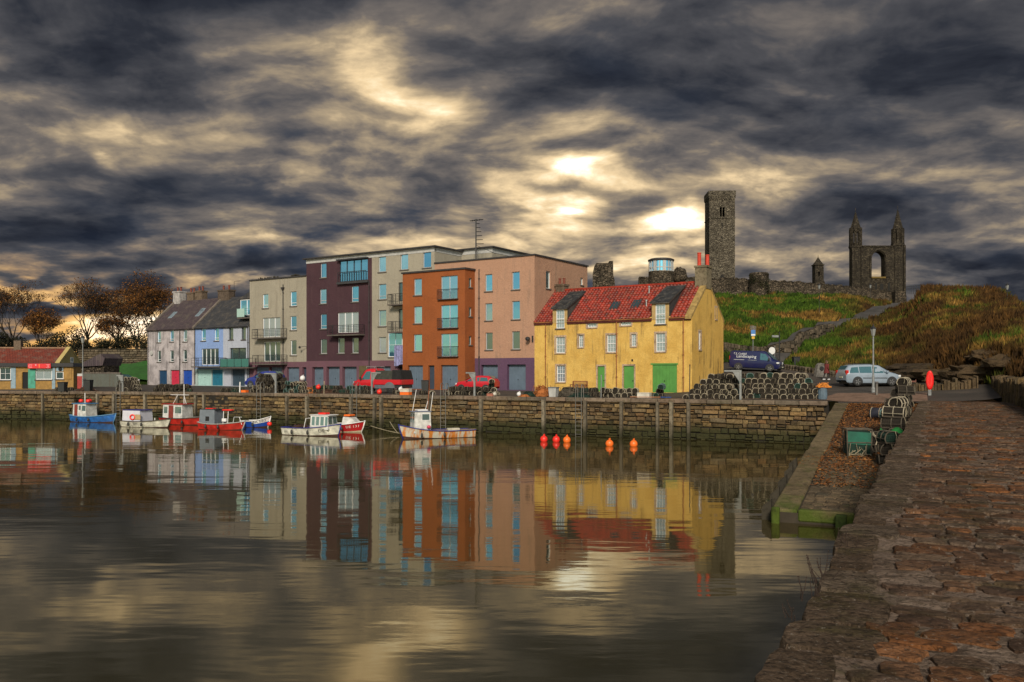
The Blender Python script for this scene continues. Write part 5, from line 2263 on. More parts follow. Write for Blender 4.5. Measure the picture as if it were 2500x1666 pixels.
# cathedral east gable
Yc = 215.0
sc = Yc / F
b0 = 13.0
X = lambda px: (px - 2144.5) * sc
Z = lambda py: CH + (HZ - py) * sc - b0
g = thing('ruined_gable', 'ruined cathedral gable with twin spired turrets and an empty arched window', 'ruin', ((2144.5 - CX) * sc, Yc, b0), math.radians(2))
m = MB()
TH = 2.2
m.box(X(2106), 0, -3, X(2128), TH, Z(602))
m.box(X(2161), 0, -3, X(2185), TH, Z(602))
m.box(X(2128), 0, -3, X(2161), TH, Z(677))
arch = []
for k in range(13):
    a = math.pi * k / 12
    arch.append((X(2144.5) - (X(2161) - X(2144.5)) * math.cos(a), Z(632) + (Z(614) - Z(632)) * math.sin(a)))
m.prism([(X(2128), Z(602))] + arch + [(X(2161), Z(602))], 'y', 0, TH)
m.build('window_wall', RUINB, g)
m = MB()
for px in (2124.5, 2164.5):
    m.lathe([(.22, Z(677)), (.22, Z(632))], 6, (X(px), -.12, 0))
for rr, yy in ((1.06, -.16), (1.16, -.08)):
    pa = []
    for k in range(15):
        a = math.pi * k / 14
        pa.append((X(2144.5) - (X(2161) - X(2144.5)) * (rr * 1.05 + .06) * math.cos(a), yy, Z(632) + (Z(613) - Z(632)) * (rr + .06) * math.sin(a)))
    m.tube(pa, .16, 5)
m.build('arch_moulding', RUINB, g)
m = MB()
m.box(X(2127), -.25, Z(680), X(2162), TH + .1, Z(676))
m.build('window_sill', plain('mossy_sill', (.13, .085, .02), .9, var=.2), g)
m = MB()
m.box(X(2105), -.2, Z(603), X(2186), TH + .2, Z(600))
m.build('wall_head', RUINB, g)
for (x0, x1, zc, ap, zl) in ((2078.5, 2106.5, 605, 517, 556), (2184, 2211.5, 599, 511, 557)):
    cxm, hw = (X(x0) + X(x1)) / 2, (X(x1) - X(x0)) / 2
    octv = lambda r: [(cxm + r * math.cos(math.pi / 8 + k * math.pi / 4), TH / 2 + r * math.sin(math.pi / 8 + k * math.pi / 4)) for k in range(8)]
    m = MB()
    m.prism(octv(hw * 1.04), 'z', -3, Z(zc))
    m.box(cxm - hw, -.25, -3, cxm - hw * .62, .2, Z(zc))
    m.box(cxm + hw * .62, -.25, -3, cxm + hw, .2, Z(zc))
    tu = m.build('turret', RUINB, g)
    m = MB()
    m.prism(octv(hw * 1.16), 'z', Z(zc), Z(zc) + .5)
    m.build('cornice', RUINB, tu)
    m = MB()
    z0, z1 = Z(zc) + .5, Z(zl)
    for k in range(8):
        a = math.pi / 8 + k * math.pi / 4
        px_, py_ = cxm + hw * .86 * math.cos(a), TH / 2 + hw * .86 * math.sin(a)
        m.obox((px_, py_, (z0 + z1) / 2), (.62, .62, z1 - z0), Matrix.Rotation(a, 3, 'Z'))
    m.prism(octv(hw * .95), 'z', z1 - 1.1, z1 - .3)
    m.prism(octv(hw * 1.05), 'z', z1 - .3, z1)
    m.prism(octv(hw * .93), 'z', z0, z0 + .7)
    m.build('lantern', RUINB, tu)
    m = MB()
    m.lathe([(hw * .92, z1), (hw * .42, z1 + (Z(ap) - z1) * .55), (hw * .10, Z(ap) - .1), (.03, Z(ap))], 8, (cxm, TH / 2, 0))
    m.lathe([(.05, Z(ap)), (.05, Z(ap) + 1.1)], 4, (cxm, TH / 2, 0))
    m.build('spire', RUINB, tu)
m = MB()
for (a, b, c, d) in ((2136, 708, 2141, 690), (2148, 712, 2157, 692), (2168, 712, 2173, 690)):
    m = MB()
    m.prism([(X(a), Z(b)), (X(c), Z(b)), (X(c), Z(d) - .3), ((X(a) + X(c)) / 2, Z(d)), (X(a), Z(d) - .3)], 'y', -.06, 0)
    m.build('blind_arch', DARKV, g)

# small far turret of the west front
Yw = 300.0
sc = Yw / F
t = thing('ruined_turret', 'small spired turret of the ruined west front beyond the precinct wall', 'ruin', ((2001 - CX) * sc, Yw, 12), 0)
X2 = lambda px: (px - 2001) * sc
Z2 = lambda py: CH + (HZ - py) * sc - 12
m = MB()
o = [(X2(1997), Z2(674), X2(1999.3), Z2(664)), (X2(1999.9), Z2(674), X2(2002.2), Z2(664))]
wall_open(m, plane_front(0), X2(1990), -2, X2(2011), Z2(648), o, .5)
wall_open(m, lambda u, z, d: (u, 3.0 - d, z), X2(1990), -2, X2(2011), Z2(648), o, .5)
for xs in (X2(1990), X2(2011)):
    m.add([(xs, 0, -2), (xs, 3, -2), (xs, 3, Z2(648)), (xs, 0, Z2(648))], [(0, 1, 2, 3)])
m.prism([(X2(2011), Z2(705)), (X2(2015), Z2(700)), (X2(2015.5), Z2(690)), (X2(2011), Z2(682))], 'y', .5, 2.5)
m.build('shaft', RUINB, t)
m = MB()
m.box(X2(1988.5), -.3, Z2(648), X2(2012), 3.3, Z2(645.5))
m.lathe([(2.0, Z2(646)), (.9, Z2(636)), (.1, Z2(627)), (.05, Z2(621))], 8, (0, 1.5, 0))
m.build('spire', RUINB, t)

# precinct wall along the crest
pw = thing('precinct_wall', 'long weathered boundary wall along the crest of the hill below the ruins', 'wall', at(1950, 710, 156), 0)
PWL = [(1560, 688, 150), (1700, 688, 151), (1745, 691, 152), (1805, 691, 152), (1840, 694, 152), (1900, 697, 153), (1960, 700, 154), (2010, 705, 155), (2060, 709, 156), (2110, 714, 158), (2160, 721, 159), (2185, 726, 160)]
m = MB()
ra = random.Random(9)
prev = None
seg = []
for (a, b) in zip(PWL, PWL[1:]):
    for k in range(8):
        t_ = k / 8
        p = at(a[0] + (b[0] - a[0]) * t_, a[1] + (b[1] - a[1]) * t_, a[2] + (b[2] - a[2]) * t_)
        p.z += .75 + ra.uniform(-.12, .14)
        seg.append(p)
o = pw.location
for i in range(len(seg) - 1):
    p, q = seg[i] - o, seg[i + 1] - o
    zb = -4.5
    m.add([(p.x, p.y, zb), (q.x, q.y, zb), (q.x, q.y, q.z), (p.x, p.y, p.z), (p.x, p.y + .7, zb), (q.x, q.y + .7, zb), (q.x, q.y + .7, q.z), (p.x, p.y + .7, p.z)],
          [(0, 1, 2, 3), (3, 2, 6, 7), (5, 4, 7, 6)])
m.build('wall_face', RUINC, pw, fix=False)
for i in range(0, len(seg) - 1, 1):
    p, q = seg[i] - o, seg[i + 1] - o
    m = MB()
    m.add([(p.x + .05, p.y - .08, p.z - .05), (q.x - .05, q.y - .08, q.z - .05), (q.x - .05, q.y + .75, q.z - .05), (p.x + .05, p.y + .75, p.z - .05),
           (p.x + .1, p.y + .1, p.z + .16), (q.x - .1, q.y + .1, q.z + .16), (q.x - .1, q.y + .6, q.z + .16), (p.x + .1, p.y + .6, p.z + .16)],
          [(4, 5, 6, 7), (0, 1, 5, 4), (1, 2, 6, 5), (2, 3, 7, 6), (3, 0, 4, 7)])
    m.build('cope_stone', RUINC, pw)
# gateway pier at the head of the lane
m = MB()
Zg = lambda py: CH + (HZ - py) * 158 / F - o.z
Xg = lambda px: (px - CX) * 158 / F - o.x
m.box(Xg(2186), 2.0, -5, Xg(2199), 5.0, Zg(712))
m.prism([(Xg(2199), Zg(745)), (Xg(2214), Zg(745)), (Xg(2213), Zg(722)), (Xg(2206), Zg(712)), (Xg(2199), Zg(712))], 'y', 2.0, 5.0)
m.build('gate_pier', RUINC, pw)


def lump(m, c, rx, ry, rz, seed, n=16, k=10, rough=.25):
    vs, fs = [], []
    for i in range(k + 1):
        ph = math.pi * i / k
        for j in range(n):
            th = 2 * math.pi * j / n
            d = Vector((math.sin(ph) * math.cos(th), math.sin(ph) * math.sin(th), math.cos(ph)))
            f = 1 + rough * mnoise.noise(d * 2.2 + Vector((seed, 0, 0))) + rough * .6 * mnoise.noise(d * 5 + Vector((0, seed, 0)))
            vs.append((c[0] + d.x * rx * f, c[1] + d.y * ry * f, c[2] + d.z * rz * f))
    for i in range(k):
        for j in range(n):
            l = (j + 1) % n
            fs.append((i * n + j, i * n + l, (i + 1) * n + l, (i + 1) * n + j))
    m.add(vs, fs)


def leaves(m, c, rx, ry, rz, n, size, r, shell_=.55, tints=(0, 1), flat=False):
    """leaf-sized faces spread through a clump"""
    for i in range(n):
        while True:
            d = Vector((r.uniform(-1, 1), r.uniform(-1, 1), r.uniform(-1, 1)))
            if shell_ < d.length < 1:
                break
        p = Vector((c[0] + d.x * rx, c[1] + d.y * ry, c[2] + d.z * rz))
        a = Vector((r.uniform(-1, 1), r.uniform(-1, 1), r.uniform(-1, 1))).normalized()
        b = a.cross(Vector((r.uniform(-1, 1), r.uniform(-1, 1), r.uniform(-1, 1)))).normalized()
        s = size * r.uniform(.5, 1.2)
        m.add([p - a * s, p - b * s * .6, p + a * s, p + b * s * .6], [(0, 1, 2, 3)], 0, r.uniform(.01 + tints[0] * .98, tints[1] * .98))


IVY = stony('ivy_leaves', [(.018, .024, .008), (.032, .036, .012), (.05, .045, .016), (.025, .022, .010)], grain=6, bump=0)
# wall turret smothered in ivy
p = at(1853, 700, 151)
t = thing('wall_turret', 'stubby round wall turret smothered in ivy, right of the tall tower', 'turret', p)
m = MB()
m.lathe([(1.75, -2.5), (1.7, 2.2), (1.55, 2.4)], 14, (0, 0, 0))
m.build('masonry', RUINC, t)
m = MB()
for k in range(14):
    a = ra.uniform(0, 6.28)
    leaves(m, (-.3 + 1.6 * math.cos(a) * ra.uniform(.6, 1), -1.0 + .6 * math.sin(a), ra.uniform(-1.6, 1.9)), .7, .6, .7, 120, .13, ra, .2)
tag(m.build('ivy', IVY, t, fix=False), None, None, None, 'stuff')

# round lookout with a glazed upper storey
p = at(1614, 690, 135)
t = thing('round_lookout', 'round lookout tower with glazed top storey above the red roof', 'lookout', (p.x, 135, 13.0))
sc = 135 / F
Z3 = lambda py: CH + (HZ - py) * sc - 13
R3 = 31 * sc
m = MB()
m.lathe([(R3 * 1.02, -2), (R3 * .98, Z3(664))], 28)
m.build('stone_drum', RUINC, t)
m = MB()
m.lathe([(R3 * .90, Z3(664) + .01), (R3 * .90, Z3(638))], 28)
m.build('glazing', GL, t)
for k in range(16):
    a = 2 * math.pi * k / 16 + .1
    m = MB()
    m.obox((R3 * .93 * math.cos(a), R3 * .93 * math.sin(a), (Z3(664) + Z3(638)) / 2), (.16, .16 if k % 2 else .5, Z3(638) - Z3(664)), Matrix.Rotation(a, 3, 'Z'))
    m.build('mullion', FASC, t)
m = MB()
m.lathe([(R3 * .95, Z3(655) - .07), (R3 * .95, Z3(655) + .07)], 28)
m.lathe([(R3 * .97, Z3(664) - .1), (R3 * .97, Z3(664) + .06)], 28)
m.build('window_band', FASC, t)
m = MB()
m.lathe([(R3 * 1.0, Z3(639)), (R3 * 1.03, Z3(637)), (R3 * 1.03, Z3(635)), (R3 * .85, Z3(632.5)), (.2, Z3(631.5))], 28)
m.build('roof', ROOFE, t)
m = MB()
lump(m, (R3 + 1.0, .5, Z3(672)), 1.2, 1.2, 1.3, 4.0)
m.build('buttress_ruin', RUINC, t, smooth=True)

# broken block of masonry
p = at(1472, 690, 130)
t = thing('ruined_block', 'square broken block of ruined masonry above the roof ridge beside the pink flats', 'ruin', (p.x, 130, 12.0), math.radians(-6))
sc = 130 / F
Z4 = lambda py: CH + (HZ - py) * sc - 12
X4 = lambda px: (px - 1472) * sc
m = MB()
ys = [(1447, 712), (1447, 668), (1451, 650), (1456, 642), (1470, 643), (1485, 642), (1487, 638), (1497, 637), (1497, 671), (1501, 688), (1501, 712)]
m.prism([(X4(a), Z4(b)) for a, b in ys], 'y', 0, 3.2)
m.build('masonry', RUINC, t)

# iron railing on the mound
t = thing('hill_railing', 'thin iron railing on the crest of the brown mound beside the ruined gable', 'railing', at(2212, 706, 118))
m = MB()
pts = [(2212, 700, 118), (2240, 698, 118), (2270, 697.5, 118), (2292, 698, 118), (2315, 704, 116)]
P = [at(*q) - t.location for q in pts]
m.tube(P, .03, 4)
m.tube([q + Vector((0, 0, -.35)) for q in P], .02, 4)
m.build('rail', IRON, t)
for i in range(len(P) - 1):
    for k in range(6):
        q = P[i].lerp(P[i + 1], k / 6)
        m = MB()
        m.box(q.x - .025, q.y - .025, q.z - 1.1, q.x + .025, q.y + .025, q.z + .12)
        m.build('post', IRON, t)

# rock showing through the foot of the mound
ROCK = stony('outcrop_rock', [(.075, .048, .024), (.11, .070, .034), (.050, .034, .019)], grain=3.5, bump=1.0, dist=.25, moss=((.06, .05, .015), .4))
rk = random.Random(3)
ROCKS = [(2170, 897, 67.5, 2.2, .5), (2235, 905, 65, 1.6, .5), (2300, 897, 62.5, 2.0, .5), (2345, 902, 61, 1.6, .5), (2390, 893, 60, 2.2, .6), (2425, 872, 61.5, 1.7, .6), (2470, 888, 58, 1.9, .6), (2480, 862, 62, 1.4, .5), (2250, 884, 67, 2.6, .4), (2130, 886, 69, 1.8, .4)]
RN = ['long low rock ledge behind the silver car', 'small rock ledge right of the silver car', 'broad rock ledge left of the lifebuoy, at the foot of the mound', 'small rock directly behind the lifebuoy', 'low rock ledge right of the lifebuoy', 'tall pale rock slab on the bank above the parapet wall',
      'rock at the right foot of the mound just above the parapet wall', 'topmost rock on the dark bank at the right of the picture', 'thin ledge of rock under the grass overhang above the red lifebuoy', 'grassy boulder at the foot of the bank above the car roof']
for (px, py, Y, w, hgt), lab in zip(ROCKS, RN):
    p = at(px, py, Y)
    p.z = min(p.z, gz(px, Y) + .7)
    m = MB()
    lump(m, (0, 0, 0), w, 1.3, hgt, rk.uniform(0, 50), 16, 8, .5)
    for i, v in enumerate(m.v):
        zq = round(v[2] / .22) * .22
        m.v[i] = (v[0], v[1], v[2] * .4 + zq * .6)
    o = m.build('rock', ROCK, None, p, rk.uniform(-.3, .3))
    tag(o, lab, 'rock', 'rocks at the foot of the mound')

# stone wall beside the lane and behind the van
t = thing('lane_wall', 'rough stone wall following the lane up the hill behind the van', 'wall', at(1850, 860, 90))
o = t.location
WP = [(1700, 838, 86), (1760, 835, 86), (1800, 840, 87), (1840, 846, 87.5), (1856, 850, 88)]
m = MB()
sg = []
for a, b in zip(WP, WP[1:]):
    for k in range(6):
        f = k / 6
        q = at(a[0] + (b[0] - a[0]) * f, a[1] + (b[1] - a[1]) * f, a[2] + (b[2] - a[2]) * f)
        q.z += ra.uniform(-.1, .12)
        sg.append(q - o)
# then up the near side of the lane
for i in range(9, 25):
    p = lane_c[i]
    d = (lane_c[i + 1] - lane_c[i - 1]).normalized()
    q = p + Vector((d.y, -d.x, 0)) * 1.6
    q.z = LANE_Z[i] + (1.15 if i < 20 else 1.15 - .2 * (i - 19)) + ra.uniform(-.1, .12)
    sg.append(q - o)
for i in range(len(sg) - 1):
    p, q = sg[i], sg[i + 1]
    m.add([(p.x, p.y, p.z - 3.2), (q.x, q.y, q.z - 3.2), (q.x, q.y, q.z), (p.x, p.y, p.z), (q.x, q.y + .5, q.z), (p.x, p.y + .5, p.z), (q.x, q.y + .5, q.z - 3), (p.x, p.y + .5, p.z - 3)], [(0, 1, 2, 3), (3, 2, 4, 5), (4, 6, 7, 5)])
m.build('wall_face', RUINC, t, fix=False)
rest = MB()
for i in range(len(sg) - 1):
    p, q = sg[i], sg[i + 1]
    for k in range(2):
        a, b = p.lerp(q, k / 2), p.lerp(q, (k + 1) / 2)
        for lay in range(3):
            zz = -.05 - lay * .42
            mm = MB()
            stone_faces(mm, ra, 0, 0, 1, 1, 0, -1, .1, .1)
            L = max(.2, (b - a).length)
            st = link('stone', QV[ra.randrange(len(QV))] if False else None, None) if False else None
            dx = ra.uniform(-.1, .1)
            rest.obox((((a.x + b.x) / 2 + dx), a.y - .05 + ra.uniform(-.06, .04), a.z + zz - .2 + ra.uniform(-.05, .05)), (L * .92, .3, .38), Matrix.Rotation(ra.uniform(-.1, .1) + math.atan2((b - a).y, (b - a).x), 3, 'Z'), 0, ra.random() * .98 + .01)
LWS = stony('lane_wall_stone', [(.075, .06, .042), (.11, .088, .06), (.06, .05, .036), (.14, .11, .078)], grain=5, bump=.9)
tag(rest.build('stone_courses', LWS, t), None, None, None, 'stuff')
# low kerb wall at the foot of the bank
t = thing('bank_foot_wall', 'low stone retaining wall at the foot of the bank left of the silver car', 'wall', at(1985, 912, 74))
o = t.location
LP = [(1912, 902, 80), (1945, 900, 78), (1985, 903, 75.5), (2030, 905, 73), (2060, 906, 72)]
for a, b in zip(LP, LP[1:]):
    for k in range(5):
        for lay in range(2):
            f = (k + .5) / 5
            q = at(a[0] + (b[0] - a[0]) * f, a[1] + (b[1] - a[1]) * f, a[2] + (b[2] - a[2]) * f)
            gq = gz(CX + F * q.x / q.y, q.y, False)
            m = MB()
            m.cbox(-.32, -.25, 0, .32 + ra.uniform(-.06, .06), .25, .30, .05)
            m.build('stone', LWS, t, (q.x - o.x + ra.uniform(-.05, .05), q.y - o.y, gq - .15 + .29 * lay - o.z), ra.uniform(-.15, .15))

# ------------------------------------------------------------------ trees and the far left shore
BARK = stony('dark_bark', [(.030, .022, .015), (.045, .032, .02)], grain=6, bump=.5)
TWIG = plain('dark_twig', (.022, .014, .009), .9, var=.2)
DEADL = stony('brown_leaves', [(.11, .042, .009), (.19, .075, .014), (.055, .024, .008), (.28, .115, .018)], grain=6, bump=0)
DARKL = stony('dark_evergreen_leaves', [(.012, .014, .006), (.022, .024, .009), (.03, .026, .010), (.016, .013, .007)], grain=6, bump=0)


def bare_tree(name, label, loc, height, spread, seed, leaf=0, leafmat=None, lean=0.0):
    r = random.Random(seed)
    t = thing(name, label, 'tree', loc, 0, 'trees behind the shore wall')
    trunk, crown = MB(), MB()
    tips = []

    def grow(p, d, ln, rad, lev):
        n = 3
        pts_, rr = [p], [rad]
        q = p.copy()
        dd = d.copy()
        for i in range(n):
            dd = (dd + Vector((r.uniform(-.22, .22), r.uniform(-.22, .22), r.uniform(-.10, .16)))).normalized()
            q = q + dd * (ln / n)
            pts_.append(q.copy())
            rr.append(rad * (1 - .45 * (i + 1) / n))
        rr = [max(q, .016) for q in rr]
        (trunk if lev < 2 else crown).tube(pts_, rr, 6 if lev < 2 else (4 if lev < 4 else 3), caps=False)
        if lev >= 6:
            tips.append(q)
            return
        k = 3 if lev < 5 else 4
        if lev == 0:
            k = 5
        for i in range(k):
            a = 2 * math.pi * (i + r.random() * .7) / k
            up = .45 + .25 * (lev < 2)
            side = Vector((math.cos(a) * spread, math.sin(a) * spread, 0))
            nd = (dd * .75 + side * r.uniform(.55, 1.0) + Vector((0, 0, up * r.uniform(.3, 1)))).normalized()
            st = pts_[-1] if i < 2 or lev == 0 else pts_[r.randrange(1, len(pts_))]
            grow(st.copy(), nd, ln * r.uniform(.66, .86), rr[-1] * r.uniform(.66, .86), lev + 1)
    grow(Vector((0, 0, -.5)), Vector((lean, 0, 1)).normalized(), height * .33, height * .030, 0)
    trunk.build('trunk', BARK, t, fix=False)
    tag(crown.build('crown', TWIG, t, fix=False), None, None)
    if leaf:
        m = MB()
        for i in range(leaf):
            p = r.choice(tips) + Vector((r.gauss(0, .25), r.gauss(0, .25), r.gauss(0, .2)))
            a = Vector((r.uniform(-1, 1), r.uniform(-1, 1), r.uniform(-1, 1))).normalized()
            b = a.cross(Vector((r.uniform(-1, 1), .3, r.uniform(-1, 1)))).normalized()
            s = r.uniform(.07, .17)
            m.add([p - a * s, p - b * s * .7, p + a * s, p + b * s * .7], [(0, 1, 2, 3)], 0, r.random() * .98 + .01)
        tag(m.build('leaves', leafmat or DEADL, t, fix=False), None, None, None, 'stuff')
    return t


TREES = [(35, 712, 150, .62, 1, 2600, 'bare tree at the far left edge with thin rounded crown'), (205, 705, 152, .95, 5, 2600, 'wide bare tree with spreading crown, left of the sunset glow'), (292, 715, 156, .85, 3, 3600, 'bare tree with brown leaves in front of the sunset glow'),
         (372, 698, 150, .90, 8, 6500, 'leafy dark tree rising over the roof of the grey end house'), (102, 765, 146, .8, 13, 5000, 'low brown leaved tree left of the wide bare tree'), (338, 735, 147, .75, 21, 3200, 'dark dense tree close to the left wall of the grey end house'), (255, 770, 145, .8, 34, 2200, 'small bushy tree under the sunset glow')]
for (px, top, Y, sp, sd, lf, lab) in TREES:
    z0 = gz(px, Y)
    zt = CH + (HZ - top) / F * Y
    bare_tree('tree', lab, Vector(((px - CX) / F * Y, Y, z0)), (zt - z0) * .98, sp, sd, lf)

# evergreen shrubs massed under the trees
rb = random.Random(8)
SH = [(20, 846, 138, 3.4, 2.0, 'dark shrub above the red shop roof at the far left'), (75, 842, 139, 3.2, 2.0, 'dark shrub above the middle of the red shop roof'), (128, 836, 140, 3.2, 2.2, 'dark shrub over the gable end of the shop'), (178, 826, 138, 2.6, 2.4, 'tall dark shrub right of the shop gable'),
      (222, 842, 139, 2.4, 1.6, 'dark shrub over the stone wall, left of the small shed roof'), (262, 846, 139, 2.2, 1.2, 'low dark shrub over the middle of the stone wall'), (305, 836, 140, 2.2, 2.0, 'dark shrub beside the dense tree near the grey house'), (345, 815, 137, 2.4, 3.2, 'tall evergreen shrub touching the grey house'),
      (-10, 838, 137, 2.6, 2.6, 'dark shrub half out of the picture at the far left')]
for (px, py, Y, rx, rz, lab) in SH:
    p = at(px, py, Y)
    t = thing('shrub', lab, 'shrub', Vector((p.x, p.y, gz(px, Y))), 0, 'shrubs behind the shore wall')
    m = MB()
    cz = p.z - t.location.z
    for k in range(9):
        c = (rb.uniform(-.7, .7) * rx, rb.uniform(-.5, .5) * rx, cz - rz * .3 + rb.uniform(-.8, .7) * rz)
        leaves(m, c, rx * .5, rx * .5, rz * .5, 260, .16, rb, .3)
    tag(m.build('foliage', DARKL, t, fix=False), None, None, None, 'stuff')
    m = MB()
    for k in range(4):
        m.tube([(rb.uniform(-.3, .3), rb.uniform(-.3, .3), -.5), (rb.uniform(-.6, .6) * rx, rb.uniform(-.3, .3), cz)], [.07, .03], 5)
    m.build('stem', BARK, t)

# stone retaining wall with the lawn below
sw_ = thing('retaining_wall', 'brown stone retaining wall between the shop and the grey end house', 'wall', at(290, 880, 131))
o = sw_.location
m = MB()
rest = MB()
A, B = at(190, 900, 131), at(375, 900, 131)
zt = CH + (HZ - 852) / F * 131
m.box(A.x - o.x, .2, -3 - o.z, B.x - o.x, .9, zt - o.z - .1)
m.build('wall_core', QCORE, sw_)
zz = 1.2
RST = stony('retaining_stone', [(.10, .078, .052), (.15, .115, .075), (.075, .06, .042), (.18, .145, .10)], grain=4, bump=.9)
while zz < zt:
    hh = rb.uniform(.24, .4)
    x = A.x
    while x < B.x:
        w = rb.uniform(.4, .9)
        stone_faces(rest, rb, x - o.x + .015, zz - o.z + .015, x - o.x + w - .015, min(zz + hh, zt) - o.z - .015, .25, .25 - rb.uniform(.15, .28), .05, .05, rb.random() * .98 + .01)
        x += w
    zz += hh
tag(rest.build('stone_courses', RST, sw_), None, None, None, 'stuff')
m = MB()
LAWN = plain('bright_lawn', (.020, .105, .010), .9, var=.3, scale=2.0, bump=.4)
vs = []
for i in range(13):
    px = 252 + (372 - 252) * i / 12
    for k in range(6):
        Y = 116.5 + 14 * k / 5
        z = .14 + max(gz(px, Y), gz(px - 5, Y), gz(px + 5, Y), gz(px, Y + 1.2), gz(px, Y - 1.2), 2.6 * (k / 5) * min(1, max(0, (px - 250) / 90)))
        vs.append(((px - CX) / F * Y, Y, z))
m.add(vs, [(i * 6 + k, (i + 1) * 6 + k, (i + 1) * 6 + k + 1, i * 6 + k + 1) for i in range(12) for k in range(5)])
tag(m.build('lawn', LAWN, smooth=True), 'bright green lawn sloping up beside the grey end house', None, None, 'structure')

# the shop at the left edge
YSH = 88.0
CR = at(146, 886, YSH)
shop = thing('quayside_shop', 'low yellow shop with red tiled roof and a red sign at the far left', 'shop', (CR.x, CR.y, 0), math.radians(6))
s1 = F / YSH
EZs, RZs, Ds = CH + (HZ - 887) / s1, CH + (HZ - 850) / (F / (YSH + 2.6)), 5.4
SHY = harl('shop_yellow_render', (.46, .36, .15), (.38, .29, .12), stain_amt=.3, blotch=.5)
SHO = plain('shop_ochre', (.30, .17, .045), .8, var=.2)
SHB = plain('shop_pale_blue', (.22, .31, .38), .7, var=.15)
SHG = plain('shop_green_panel', (.05, .28, .20), .6, var=.2)
SHT = slate_material('shop_pantile', (.20, .042, .026), (.13, .030, .022), 3.6, 3.2)
m = MB()
m.box(-14, 0, -.5, 0, Ds, EZs)
m.prism([(0, EZs), (Ds, EZs), (Ds / 2, RZs)], 'x', -.35, 0)
m.build('wall', SHY, shop)
m = MB()
m.prism([(-.15, EZs - .05), (Ds / 2, RZs - .05), (Ds + .15, EZs - .05), (Ds + .15, EZs - .2), (Ds / 2, RZs - .2), (-.15, EZs - .2)], 'x', -14, -.35)
rf = m.build('roof', SHT, shop)
m = MB()
m.prism([(-.18, EZs - .15), (-.18, EZs + .1), (Ds / 2, RZs + .14), (Ds + .2, EZs + .1), (Ds + .2, EZs - .15), (Ds / 2, RZs - .1)], 'x', -.38, .04)
m.build('skew', SHY, shop)
m = MB()
m.box(-14, Ds / 2 - .12, RZs - .06, -.36, Ds / 2 + .12, RZs + .08)
m.build('ridge', plain('ridge_clay', (.26, .15, .09), .8, var=.2), rf)
chm = MB()
chm.box(-5.6, Ds / 2 - .3, RZs - .5, -4.9, Ds / 2 + .3, RZs + .75)
chm.build('chimney', CHST, rf)
# front extension with fascia, windows, doors: px -> local x
fy = -1.9
YF = YSH + fy
LX = lambda px: (px - CX) / F * YF - CR.x
LZ = lambda py: CH + (HZ - py) / F * YF
FPs = plane_front(fy)


class Shop(House):
    def __init__(self, root):
        self.root, self.x0 = root, 0.0


S = Shop(shop)
fx0, fx1 = LX(-60), LX(172)
px2 = lambda l, t, r, b: (LX(l / 11.2), LZ(840 + b / 11.2), LX(r / 11.2), LZ(840 + t / 11.2))
wA, wB, wC = px2(10, 635, 300, 985), px2(935, 680, 1365, 975), px2(1465, 760, 1665, 960)
dk = px2(600, 770, 745, 1200)
dk = (dk[0], .05, dk[2], dk[3])
m = MB()
wall_open(m, FPs, fx0, -.4, fx1, LZ(892), [wA, wB, wC, dk], .15)
m.add([(fx1, fy, -.4), (fx1, 0, -.4), (fx1, 0, LZ(892)), (fx1, fy, LZ(892))], [(0, 1, 2, 3)])
m.build('shop_front', SHO, shop)
S.window(FPs, wA, 'grid', WHITE, GLD, dep=.1, bars=(1, 1))
S.window(FPs, wB, 'grid', WHITE, GLC, dep=.1, bars=(1, 0))
S.window(FPs, wC, 'plain', WHITE, GLD, dep=.1)
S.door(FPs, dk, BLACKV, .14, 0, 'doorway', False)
for (l, t, r, b, mt, nm) in ((305, 640, 430, 1215, SHB, 'pale_panel'), (440, 780, 592, 1215, SHO, 'door'), (752, 690, 940, 1215, SHG, 'green_panel'), (1370, 650, 1455, 1240, SHB, 'pale_panel'), (1700, 640, 1880, 960, SHO, 'ochre_panel'), (1480, 640, 1665, 745, SHB, 'pale_panel')):
    q = px2(l, t, r, b)
    m = MB()
    m.box(q[0], fy - .05, max(q[1], .05), q[2], fy - .004, q[3])
    m.build(nm, mt, shop)
m = MB()
q = px2(0, 525, 1940, 625)
m.box(fx0, fy - .3, q[1], LX(174), 0.1, q[3])
m.build('fascia', plain('black_fascia', (.012, .012, .018), .5, var=.2), shop)
q = px2(785, 540, 1375, 670)
m = MB()
m.box(q[0], fy - .40, q[1], q[2], fy - .31, q[3])
sg = m.build('shop_sign', plain('red_sign', (.62, .012, .02), .5, var=.05), shop)
m = MB()
wq, hq = q[2] - q[0], q[3] - q[1]
for (u0, u1, v0, v1) in ((.05, .20, .15, .22), (.05, .20, .70, .78), (.04, .07, .3, .65), (.12, .18, .42, .52), (.32, .38, .55, .85), (.80, .95, .15, .22), (.80, .95, .72, .80), (.86, .93, .40, .55)):
    m.box(q[0] + wq * u0, fy - .412, q[1] + hq * v0, q[0] + wq * u1, fy - .401, q[1] + hq * v1)
m.build('lettering', plain('sign_pink', (.75, .32, .36), .5), sg)
m = MB()
m.prism([(q[0] + wq * .49, q[1] + hq * .1), (q[0] + wq * .52, q[1] + hq * .1), (q[0] + wq * .53, q[1] + hq * .9), (q[0] + wq * .48, q[1] + hq * .9)], 'y', fy - .412, fy - .401)
m.build('lettering', plain('sign_orange', (.85, .20, .05), .5), sg)
m = MB()
m.lathe([(.20, fy - .06), (.20, fy - .08)], 12, ((px2(1590, 0, 1590, 0)[0]), 0, LZ(840 + 690 / 11.2)), 0, 'y')
m.build('round_vent', BLACKV, shop)
# gable window
S.window(plane_right(0.0), (2.6, LZ(885), 3.3, LZ(871)), 'modern', WHITE, GLD, dep=-.02)
S.window(plane_right(0.0), (1.0, LZ(930), 2.6, LZ(909)), 'grid', WHITE, GLD, dep=-.02, bars=(1, 0))

